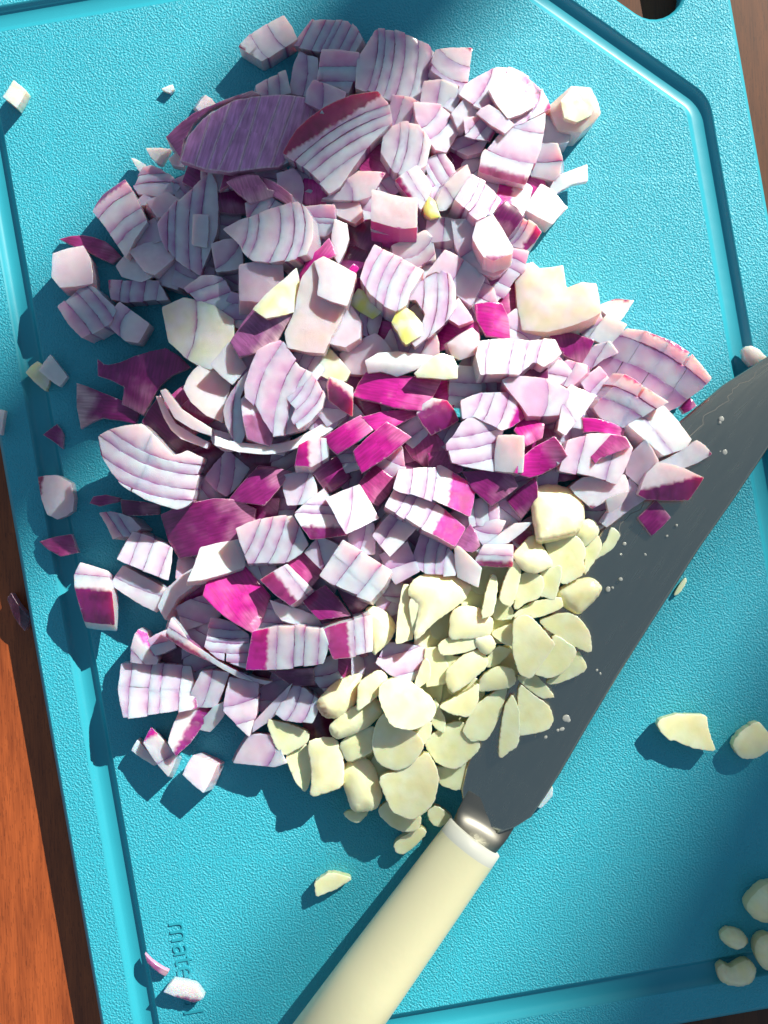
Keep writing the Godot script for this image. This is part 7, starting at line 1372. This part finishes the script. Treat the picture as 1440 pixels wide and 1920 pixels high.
	sheet("dark purple onion bit in the gap between dark magenta cube and pale yellow flap", [14.3, -33.5, 14.4, -39.2, 15.7, -43.7, 19.5, -43.5, 23.7, -42.2, 23.3, -37.3, 22.2, -32.3], 18.9, {tone = "mag", a = 156, bu = 1.2, tx = 0.21, tz = 0.21}, "onion_skin_piece", "purple onion bits buried in the heap")
	garlic("pale garlic bit in the gap between dim slice and thick rounded slice", [34.2, 47.1, 39.6, 44.1, 44.6, 43, 46.8, 47.4, 48.1, 52.8, 43.3, 54.9, 37.9, 56.4], 8.8, {tx = -0.05, tz = -0.02}, "garlic_slice", "garlic slices buried in the heap")
	dice("pale onion bit in the gap between bright yellow bit and white-topped cube", [7.9, -88.6, 7.2, -95.3, 8.1, -100.7, 12.9, -101.2, 18.2, -100.5, 18.3, -94.7, 17.6, -88.6], 16.8, {n = 3, a = 155, p = 0.64, k = -0.9, t = 7, bu = 0.5, tx = -0.08, tz = 0.09}, "onion_dice", "pale onion bits buried in the heap")
	dice("pale onion bit in the gap between pale cored piece and pale two-layer slab", [17.5, -91.8, 22.3, -88.6, 25.3, -85.1, 22.5, -81.5, 18.5, -78.3, 14.6, -81.3, 11.1, -85], 16.3, {n = 2, a = 171, p = 0.56, k = -1, t = 7, bu = 0.6, tx = -0.17, tz = -0.19}, "onion_dice", "pale onion bits buried in the heap")
	sheet("dark purple onion bit in the gap beside pale irregular bit", [-69, 25.4, -63.8, 21.4, -59, 19.1, -56.4, 22.3, -54.7, 26.7, -59.3, 29.9, -64.5, 32.7], 7.3, {tone = "mag", a = 63, bu = 1.2, tx = -0.09, tz = -0.07}, "onion_skin_piece", "purple onion bits buried in the heap")
	dice("pale onion bit in the gap between upright lilac slab and long pink layer", [-20, -112.6, -21.2, -106.8, -23.5, -102.6, -27.7, -103.9, -32.1, -106.4, -30.7, -111.3, -28.5, -116.1], 16.5, {n = 2, a = 19, p = 0.65, k = 0.8, t = 7, bu = -0, tx = 0.13, tz = 0.15}, "onion_dice", "pale onion bits buried in the heap")
	dice("pale onion bit in the gap between curved two-layer piece and white-topped cube", [-2.4, -93.6, -8.6, -95.6, -13, -98.4, -11.6, -102.5, -8.9, -106.5, -3.7, -104.5, 1.4, -101.7], 15.4, {n = 3, a = 106, p = 0.49, k = -0.1, t = 7, bu = 0.3, tx = -0.05, tz = -0.06}, "onion_dice", "pale onion bits buried in the heap")
	sheet("dark purple onion bit in the gap between dark purple layer and bright dice", [-33.9, -4.5, -34.6, 2, -36.5, 7, -41.4, 6.6, -46.6, 4.8, -45.6, -0.7, -43.8, -6.4], 12.7, {tone = "pur", a = 38, bu = 1.2, tx = 0.21, tz = -0.24}, "onion_skin_piece", "purple onion bits buried in the heap")
	dice("pale onion bit in the gap between curled white ribbon and yellow plug", [9.8, -47.4, 3.7, -48.8, -0.9, -51, 0, -54.9, 2.2, -58.8, 7.4, -57.4, 12.6, -55.2], 19.8, {n = 2, a = 165, p = 0.71, k = -0.5, t = 7, bu = 0.4, tx = -0.11, tz = -0.17}, "onion_dice", "pale onion bits buried in the heap")
	dice("pale onion bit in the gap between dark purple triangle and pink flag-shaped layer", [-46, -105, -52.7, -103.5, -58.4, -103.8, -59.4, -108.5, -59.1, -113.9, -53.3, -114.8, -47, -114.8], 16.8, {n = 3, a = 165, p = 0.55, k = 1.2, t = 7, bu = -0.3, tx = 0.02, tz = 0.05}, "onion_dice", "pale onion bits buried in the heap")
	sheet("dark purple onion bit in the gap between grey slab and upright three-layer dice", [-45.6, 56.9, -42.6, 51.2, -39.3, 47.2, -36, 49, -33, 52.1, -35.8, 56.9, -39.2, 61.5], 5.8, {tone = "deep", a = 28, bu = 1.2, tx = -0.23, tz = -0.22}, "onion_skin_piece", "purple onion bits buried in the heap")
	dice("deeper pale onion bit in the gap between folded pale wedge and white strip", [24.2, -107, 20.2, -101.3, 15.9, -97.5, 12.4, -100.1, 9.5, -104.1, 13.2, -108.8, 17.7, -113.3], 16.2, {n = 3, a = 46, p = 0.69, k = 1.3, t = 7, bu = 0.1, tx = -0.02, tz = 0.19}, "onion_dice", "pale onion bits buried in the heap")
	sheet("deeper dark purple onion bit in the gap beside pink magenta layer", [3.1, -18.1, 8.2, -19.9, 12.6, -20.3, 13.8, -16.8, 14.1, -12.6, 9.6, -11.3, 4.7, -10.7], 14.8, {tone = "deep", a = 82, bu = 1.2, tx = -0.06, tz = 0.16}, "onion_skin_piece", "purple onion bits buried in the heap")
	sheet("deeper dark purple onion bit in the gap between upper pale ribbon and lower pale ribbon", [-68.9, -31.7, -63.6, -36.8, -58.4, -39.8, -55.1, -36.7, -52.6, -32.3, -57.4, -28.2, -63, -24.5], 14.1, {tone = "rose", a = 96, bu = 1.2, tx = 0.1, tz = -0.12}, "onion_skin_piece", "purple onion bits buried in the heap")
	dice("pale onion bit in the gap between three upright layers and big sliced dice", [0.2, -113.6, -5.1, -116.2, -8.7, -119.3, -6.5, -123, -3.1, -126.4, 1.2, -123.9, 5.4, -120.6], 15.7, {n = 3, a = 18, p = 0.6, k = 1.3, t = 7, bu = 0.2, tx = -0.01, tz = -0.19}, "onion_dice", "pale onion bits buried in the heap")
	dice("pale onion bit in the gap between curved white shell chip and dark magenta tile", [-28, 24, -23, 27.6, -19.8, 31.5, -22.2, 34.8, -25.7, 37.7, -29.7, 34.2, -33.5, 30.1], 15.8, {n = 3, a = 97, p = 0.46, k = 1.2, t = 7, bu = 0.3, tx = -0.09, tz = -0.1}, "onion_dice", "pale onion bits buried in the heap")
	dice("pale onion bit in the gap between flat white torn piece and pale irregular bit", [-68.8, 21.9, -68.1, 15.6, -66.4, 10.6, -62.3, 11.1, -58.1, 12.9, -59.1, 18.3, -60.8, 23.9], 8.8, {n = 2, a = 132, p = 0.57, k = -0.8, t = 7, bu = -0.1, tx = 0.01, tz = 0.17}, "onion_dice", "pale onion bits buried in the heap")
	dice("pale onion bit in the gap between white square chip and purple inner leaf", [-46.9, -42.3, -48.6, -47.3, -48.7, -51.8, -44.3, -53.2, -39.1, -53.7, -38, -49.2, -37.6, -44.3], 20.8, {n = 3, a = 46, p = 0.62, k = -0.3, t = 7, bu = 0.7, tx = -0.2, tz = 0.02}, "onion_dice", "pale onion bits buried in the heap")
	dice("pale onion bit in the gap between crumpled magenta layer and pale yellow flap", [35.6, -50.2, 32, -44.6, 28.2, -40.8, 25.1, -42.6, 22.5, -45.6, 25.9, -50.2, 29.9, -54.6], 18.3, {n = 3, a = 4, p = 0.41, k = 0.2, t = 7, bu = 0.5, tx = 0.11, tz = -0.17}, "onion_dice", "pale onion bits buried in the heap")
	dice("pale onion bit in the gap between pale ribbon end and upper pale ribbon", [-58.2, -34.9, -51.3, -31.9, -46.3, -28.5, -47.6, -24.8, -50.4, -21.5, -56.2, -24.3, -62, -27.9], 12.3, {n = 2, a = 120, p = 0.61, k = 1.4, t = 7, bu = 0.5, tx = 0.15, tz = 0.08}, "onion_dice", "pale onion bits buried in the heap")
	dice("deeper pale onion bit in the gap between narrow slice and thin triangular slice", [2, 40.6, -1, 35, -2.5, 29.9, 0.8, 28.1, 4.8, 27.2, 7.1, 32.2, 8.9, 37.7], 12.1, {n = 3, a = 111, p = 0.74, k = 1.3, t = 7, bu = 0.5, tx = -0.09, tz = -0.16}, "onion_dice", "pale onion bits buried in the heap")
	garlic("pale garlic bit in the gap between thin upright wedge and crescent slice", [23.4, 74.3, 19.4, 70.7, 17, 67, 19.5, 64.3, 23.1, 62.2, 26.3, 65.6, 29.2, 69.5], 6.6, {tx = -0.1, tz = 0.06}, "garlic_slice", "garlic slices buried in the heap")
	sheet("dark purple onion bit in the gap beside dark purple layer", [-45.4, -14.9, -43.4, -20.7, -40.5, -24.8, -36.1, -23.2, -31.8, -20.2, -33.9, -15.4, -36.8, -10.6], 11.5, {tone = "deep", a = 86, bu = 1.2, tx = -0.15, tz = -0.05}, "onion_skin_piece", "purple onion bits buried in the heap")
	dice("pale onion bit in the gap between bright magenta folded layer and small pink triangle", [32.5, -77.8, 35.7, -71.8, 37.2, -66.5, 34, -64.7, 29.8, -63.9, 27.4, -69.2, 25.4, -74.9], 15.7, {n = 3, a = 107, p = 0.48, k = -1.1, t = 7, bu = -0.2, tx = -0.12, tz = -0.14}, "onion_dice", "pale onion bits buried in the heap")
	dice("pale onion bit in the gap between white two-layer dice and magenta layer", [62.5, -19.8, 59.4, -24.2, 57.8, -28.4, 60.9, -30.7, 64.8, -32.2, 67.3, -28.2, 69.2, -23.7], 14.3, {n = 2, a = 175, p = 0.55, k = 1.2, t = 7, bu = -0, tx = 0.08, tz = 0.12}, "onion_dice", "pale onion bits buried in the heap")
	dice("pale onion bit in the gap between yellow green sliver and pale dice", [-21.2, -58.3, -14.3, -58.3, -8.8, -56.9, -8.9, -52.2, -10.3, -47, -16.2, -47.4, -22.3, -48.6], 15.3, {n = 2, a = 119, p = 0.49, k = 1.3, t = 7, bu = -0, tx = -0.03, tz = -0.05}, "onion_dice", "pale onion bits buried in the heap")
	dice("pale onion bit in the gap beside low two-layer chip", [25.1, -111.9, 26.5, -117.3, 28.8, -121.2, 32.5, -120.1, 36.1, -117.8, 34.5, -113.4, 32.2, -108.9], 11, {n = 3, a = 54, p = 0.46, k = 0.1, t = 7, bu = 0.4, tz = 0.06}, "onion_dice", "pale onion bits buried in the heap")
	garlic("pale garlic bit in the gap between lumpy clove piece and shaded round slice", [-1.6, 78.6, 3.9, 82.3, 7.6, 86.2, 5.3, 89.6, 1.8, 92.6, -2.7, 89.1, -7, 85], 8.8, {tx = -0.03, tz = 0.04}, "garlic_slice", "garlic slices buried in the heap")
	sheet("dark purple onion bit in the gap between dark magenta tile and short dice", [-11.4, 38.4, -17.6, 41.6, -23.3, 43, -25.5, 38.8, -26.6, 33.6, -21, 31.2, -14.8, 29.4], 15.1, {tone = "pur", a = 139, bu = 1.2, tx = 0.22, tz = 0.12}, "onion_skin_piece", "purple onion bits buried in the heap")
	sheet("dark purple onion bit in the gap between rounded pale dice and white strip", [15.4, -124.4, 20, -119.6, 22.8, -114.8, 19.7, -111.4, 15.5, -108.6, 11.8, -113, 8.5, -118.1], 11.2, {tone = "deep", a = 107, bu = 1.2, tx = 0.2, tz = 0.25}, "onion_skin_piece", "purple onion bits buried in the heap")
	dice("pale onion bit in the gap between nested curved layers and two-part magenta slab", [-19.2, -23.1, -24.8, -27, -28.7, -31, -26.7, -34.1, -23.5, -36.6, -18.9, -33, -14.4, -28.7], 18.7, {n = 2, a = 177, p = 0.55, k = -0.5, t = 7, bu = 0.5, tx = 0.15, tz = -0.08}, "onion_dice", "pale onion bits buried in the heap")
	dice("pale onion bit in the gap between frosted pale chip and lower pale flap", [-58.2, -105.4, -63, -102.7, -67.4, -101.6, -69.2, -105.1, -70.2, -109.3, -66, -111.3, -61.2, -112.7], 9.6, {n = 3, a = 135, p = 0.51, k = 0.2, t = 7, bu = 0.5, tz = 0.07}, "onion_dice", "pale onion bits buried in the heap")
	dice("pale onion bit in the gap between pale lilac block and small block", [-25.5, -10.7, -19.7, -11.8, -14.9, -11.5, -14.2, -7.8, -14.6, -3.5, -19.6, -2.9, -24.9, -2.9], 11.6, {n = 2, a = 165, p = 0.58, k = 0.7, t = 7, bu = -0.3, tx = 0.05, tz = -0.03}, "onion_dice", "pale onion bits buried in the heap")
	dice("pale onion bit in the gap between torn dice and dark magenta square layer", [22.4, -19.6, 27.8, -16.7, 31.5, -13.1, 29.3, -9.2, 25.7, -5.5, 21.2, -8.3, 16.9, -12], 19, {n = 3, a = 35, p = 0.58, k = -1.3, t = 7, bu = 0.2, tx = -0.06, tz = -0.04}, "onion_dice", "pale onion bits buried in the heap")
	sheet("dark purple onion bit in the gap between bright magenta dice and small grey dice", [51.5, -117, 53.6, -110.9, 54.3, -105.6, 50.9, -104.3, 46.7, -104, 45.2, -109.3, 44.1, -115.1], 5.6, {tone = "mag", a = 36, bu = 1.2, tx = 0.12, tz = 0.1}, "onion_skin_piece", "purple onion bits buried in the heap")
	dice("pale onion bit in the gap between pink magenta layer and large streaked magenta layer", [3.2, -38.8, 3.5, -33.1, 2.4, -28.6, -2.2, -28.6, -7.2, -29.7, -7, -34.6, -6.1, -39.7], 16.6, {n = 3, a = 64, p = 0.73, k = 0.4, t = 7, bu = -0.1, tx = 0.05, tz = -0.05}, "onion_dice", "pale onion bits buried in the heap")
	dice("deeper pale onion bit in the gap between white two-layer dice and magenta layer", [60.5, -27.4, 61.6, -34.1, 63.8, -39.3, 68.2, -38.8, 72.8, -36.9, 71.4, -31.2, 69.3, -25.3], 13.1, {n = 2, a = 152, p = 0.45, k = -1.3, t = 7, bu = 0.4, tx = -0.13, tz = 0.14}, "onion_dice", "pale onion bits buried in the heap")
	garlic("pale garlic bit in the gap between flat slice and small knob", [36.5, 29.5, 41.5, 33.3, 44.5, 37.4, 41.7, 40.9, 37.7, 43.9, 33.7, 40.4, 30, 36.1], 11.6, {tx = -0.06, tz = 0.01}, "garlic_slice", "garlic slices buried in the heap")
	dice("pale onion bit in the gap between dark magenta tile and pink purple block", [-25.9, 18.9, -19.5, 19.9, -14.6, 21.7, -15, 25.4, -16.8, 29.2, -22.2, 28.2, -27.9, 26.4], 14.3, {n = 3, a = 113, p = 0.64, k = -0.8, t = 7, bu = -0.2, tx = 0.19, tz = 0.06}, "onion_dice", "pale onion bits buried in the heap")
	garlic("pale garlic bit in the gap between crescent slice and thick oblong slice", [22.9, 52, 29.3, 54.1, 34.1, 56.9, 33.1, 60.5, 30.7, 64, 25.3, 61.8, 19.9, 59], 9.9, {tx = -0.07, tz = 0.05}, "garlic_slice", "garlic slices buried in the heap")
	dice("pale onion bit in the gap between magenta cup and dark magenta layer", [56, -5.3, 49.5, -5.5, 44.5, -7, 44.7, -11.6, 46.1, -16.6, 51.6, -16, 57.3, -14.7], 15.2, {n = 3, a = 69, p = 0.45, k = 0.8, t = 7, bu = -0.1, tx = -0.14, tz = -0.12}, "onion_dice", "pale onion bits buried in the heap")
	dice("pale onion bit in the gap between small rosy two-layer cube and pink cube", [72.8, -49.3, 71.2, -42.2, 68.7, -36.8, 64.6, -37.5, 60.5, -39.6, 62.3, -45.6, 64.7, -51.7], 7, {n = 3, a = 119, p = 0.55, k = 0.5, t = 7, bu = 0.3, tx = -0.08, tz = 0.06}, "onion_dice", "pale onion bits buried in the heap")
	dice("pale onion bit in the gap between white and magenta shard and yellow green sliver", [-17.7, -34.4, -22.8, -37.8, -26.2, -41.5, -24.1, -44.7, -20.9, -47.4, -16.8, -44.2, -12.8, -40.3], 18.2, {n = 3, a = 108, p = 0.58, k = 0.1, t = 7, bu = 0.7, tx = -0.01, tz = 0.08}, "onion_dice", "pale onion bits buried in the heap")
	dice("pale onion bit in the gap between pale curved pieces and lower strip", [26.3, -4, 30.8, 0.2, 33.5, 4.5, 30.4, 7.7, 26.3, 10.4, 22.7, 6.5, 19.5, 1.8], 16.1, {n = 3, a = 88, p = 0.76, k = -1.1, t = 7, bu = 0.5, tx = 0.17, tz = -0.09}, "onion_dice", "pale onion bits buried in the heap")
	sheet("dark purple onion bit in the gap between pale ribbon end and dark purple layer", [-44.2, -14.8, -51.4, -14.2, -57.3, -14.9, -57.7, -18.8, -56.7, -23.2, -50.5, -23.3, -44, -22.8], 6.5, {tone = "deep", a = 107, bu = 1.2, tx = -0.12, tz = -0.13}, "onion_skin_piece", "purple onion bits buried in the heap")
	dice("pale onion bit in the gap between long curved white ribbon and lilac tile", [-29.8, -27.4, -30.6, -22.1, -32.3, -18, -36.2, -18.7, -40.1, -20.5, -39.1, -25, -37.4, -29.6], 16.9, {n = 3, a = 67, p = 0.59, k = 0.6, t = 7, bu = 0.3, tx = -0.05, tz = 0.07}, "onion_dice", "pale onion bits buried in the heap")
	sheet("dark purple onion bit in the gap between dull yellow chip and white square end", [-9.7, -79.6, -4.3, -76, -0.7, -72.1, -3, -68.9, -6.6, -66.1, -11, -69.5, -15.1, -73.6], 18.6, {tone = "mag", a = 149, bu = 1.2, tx = -0.19, tz = -0.18}, "onion_skin_piece", "purple onion bits buried in the heap")
	dice("pale onion bit in the gap between yellow plug and pale yellow flap", [5.9, -56.3, 11.6, -57.9, 16.4, -57.9, 17.6, -53.8, 17.8, -49, 12.8, -48, 7.5, -47.6], 20.4, {n = 3, a = 25, p = 0.56, k = -0.5, t = 7, bu = 0.7, tx = 0.15, tz = -0.12}, "onion_dice", "pale onion bits buried in the heap")
	dice("deeper pale onion bit in the gap between pale cored piece and pale two-layer slab", [20.2, -82.9, 19.4, -76.9, 17.4, -72.5, 12.6, -73.4, 7.7, -75.5, 8.7, -80.6, 10.7, -85.7], 16.2, {n = 2, a = 77, p = 0.43, k = -1.4, t = 7, bu = 0, tx = 0.02, tz = 0.12}, "onion_dice", "pale onion bits buried in the heap")
	dice("pale onion bit in the gap between onion heart and purple inner leaf", [-35.8, -50.6, -31.3, -54.8, -26.9, -57.3, -24.3, -54.6, -22.3, -50.8, -26.4, -47.4, -31.1, -44.4], 19.5, {n = 2, a = 107, p = 0.41, k = 0.2, t = 7, bu = 0.1, tx = 0.16, tz = 0.13}, "onion_dice", "pale onion bits buried in the heap")
	sheet("dark purple onion bit in the gap between small block and long curved white ribbon", [-26.3, -7.1, -29.4, -12.1, -30.7, -16.8, -27.1, -18.8, -22.7, -20, -20.4, -15.5, -18.6, -10.5], 12.3, {tone = "rose", a = 26, bu = 1.2, tx = 0.18, tz = -0.17}, "onion_skin_piece", "purple onion bits buried in the heap")
	dice("pale onion bit in the gap beside small rosy two-layer cube", [52.5, -53.3, 57.6, -49.6, 61, -45.7, 58.8, -42.5, 55.5, -39.9, 51.4, -43.4, 47.4, -47.5], 15.6, {n = 3, a = 97, p = 0.57, k = -0.7, t = 7, bu = -0.3, tx = -0.02, tz = 0.15}, "onion_dice", "pale onion bits buried in the heap")
	garlic("pale garlic bit in the gap between thick drum-shaped slice and lumpy clove piece", [-11, 83.2, -9.4, 78, -6.8, 74.3, -2.3, 76, 2.2, 78.9, 0.4, 83.2, -2.1, 87.4], 7.7, {tx = 0.03, tz = -0.06}, "garlic_slice", "garlic slices buried in the heap")
	dice("pale onion bit in the gap between two-part magenta slab and white and magenta shard", [-11.4, -23.9, -16.6, -28.7, -19.9, -33.3, -17.3, -36.3, -13.4, -38.6, -9.3, -34.3, -5.3, -29.3], 18, {n = 3, a = 18, p = 0.46, k = -1.3, t = 7, bu = 0.4, tx = -0.04, tz = -0.14}, "onion_dice", "pale onion bits buried in the heap")
	sheet("dark purple onion bit in the gap beside two narrow layers", [-62.4, 53.4, -69.3, 51.9, -74.5, 49.4, -73.6, 45, -71.3, 40.6, -65.4, 42.3, -59.5, 44.8], 5.5, {tone = "deep", a = 160, bu = 1.2, tx = 0.04, tz = 0.09}, "onion_skin_piece", "purple onion bits buried in the heap")
	dice("pale onion bit in the gap between slim white crescent and pointed clove tip", [54.8, 6.2, 49.5, 10.5, 44.6, 13.1, 42.1, 10.3, 40.4, 6.4, 45.1, 3, 50.5, -0.1], 13.9, {n = 3, a = 177, p = 0.78, k = 0.8, t = 7, bu = -0.1, tx = -0.09, tz = 0.15}, "onion_dice", "pale onion bits buried in the heap")
	dice("pale onion bit in the gap between small seamed dice and pale lilac block", [-15.4, 3.1, -11.2, 6.8, -8.7, 10.5, -11.2, 13.2, -14.6, 15.5, -18, 12.2, -21, 8.2], 18, {n = 3, a = 118, p = 0.74, k = -1, t = 7, bu = 0.1, tx = 0.13, tz = 0.02}, "onion_dice", "pale onion bits buried in the heap")
	dice("pale onion bit in the gap between two narrow layers and pale irregular bit", [-60.7, 31.6, -62.2, 38.6, -64.7, 44.1, -69.2, 43.3, -73.9, 41.1, -72.2, 35.1, -69.7, 28.9], 5.5, {n = 3, a = 142, p = 0.45, k = 0.8, t = 7, bu = 0.6, tx = 0.15, tz = -0.03}, "onion_dice", "pale onion bits buried in the heap")
	dice("pale onion bit in the gap between magenta strip and dark magenta square layer", [50.4, -6.1, 43.8, -4.5, 38.2, -4.7, 37.2, -9.2, 37.3, -14.4, 43.1, -15.4, 49.2, -15.5], 16.6, {n = 3, a = 72, p = 0.64, k = -1.3, t = 7, bu = -0.2, tx = 0.15, tz = -0.09}, "onion_dice", "pale onion bits buried in the heap")
	garlic("pale garlic bit in the gap between white shard and two-layer dice", [36.5, 15.8, 31.6, 19.4, 27, 21, 24.2, 17, 22.3, 12, 26.7, 9.3, 31.7, 7.1], 15.2, {tx = 0.01, tz = -0.05}, "garlic_slice", "garlic slices buried in the heap")
	dice("pale onion bit in the gap between dark magenta wedge and small rosy two-layer cube", [54.8, -45.7, 53.1, -50.7, 53.2, -55, 58, -56, 63.4, -56.2, 64.5, -51.9, 64.7, -47.2], 8.6, {n = 3, a = 169, p = 0.51, k = 1, t = 7, bu = 0.1, tx = -0.07, tz = -0.17}, "onion_dice", "pale onion bits buried in the heap")
	garlic("pale garlic bit in the gap between thick rounded slice and square-cut slice", [38.8, 65.1, 37.3, 58.9, 37.5, 53.7, 42, 52.8, 47.1, 53, 48, 58.4, 48.2, 64.1], 7.7, {tx = -0.06, tz = 0.01}, "garlic_slice", "garlic slices buried in the heap")
	dice("pale onion bit in the gap between shaded two-layer chip and narrow slice", [7.8, 31.3, 1.7, 28.8, -2.7, 25.6, -1.2, 21.6, 1.7, 17.7, 6.8, 20.2, 11.9, 23.4], 14.5, {n = 3, a = 95, p = 0.42, k = 0.1, t = 7, bu = 0.2, tx = -0.14, tz = -0.2}, "onion_dice", "pale onion bits buried in the heap")
	garlic("pale garlic bit in the gap between thin upright stick and white shard", [29.1, 27.3, 28, 21.9, 28.2, 17.3, 32, 16.6, 36.3, 16.8, 36.9, 21.6, 36.8, 26.6], 12.1, {tx = 0.05, tz = 0.03}, "garlic_slice", "garlic slices buried in the heap")
	sheet("dark purple onion bit in the gap between magenta cup and upright frosted white tile", [53.8, -21.5, 49.2, -16.6, 44.7, -13.6, 41.7, -16.1, 39.4, -19.8, 43.5, -23.6, 48.3, -27.3], 16.4, {tone = "pur", a = 52, bu = 1.2, tx = -0.26, tz = -0.09}, "onion_skin_piece", "purple onion bits buried in the heap")
	dice("pale onion bit in the gap between small pink triangle and bright magenta folded layer", [24.7, -71.5, 31.3, -69, 36.3, -65.8, 35, -61.8, 32.4, -58, 26.8, -60.4, 21.2, -63.7], 14.4, {n = 2, a = 24, p = 0.55, k = 0.3, t = 7, bu = -0.2, tx = 0.12, tz = 0.2}, "onion_dice", "pale onion bits buried in the heap")
	sheet("deeper dark purple onion bit in the gap beside translucent lilac strip", [31.3, -68.9, 29.4, -75.4, 29.2, -80.9, 33.3, -82, 38.1, -82, 39.4, -76.3, 40, -70.2], 13, {tone = "rose", a = 14, bu = 1.2, tx = -0.05, tz = -0.24}, "onion_skin_piece", "purple onion bits buried in the heap")
	garlic("pale garlic bit in the gap between small tongue-shaped slice and bright oval slice", [9.7, 63, 9.5, 57.5, 10.7, 53.2, 14.9, 53.2, 19.5, 54.3, 19.3, 59, 18.3, 63.8], 10.5, {tx = -0.03, tz = 0.01}, "garlic_slice", "garlic slices buried in the heap")
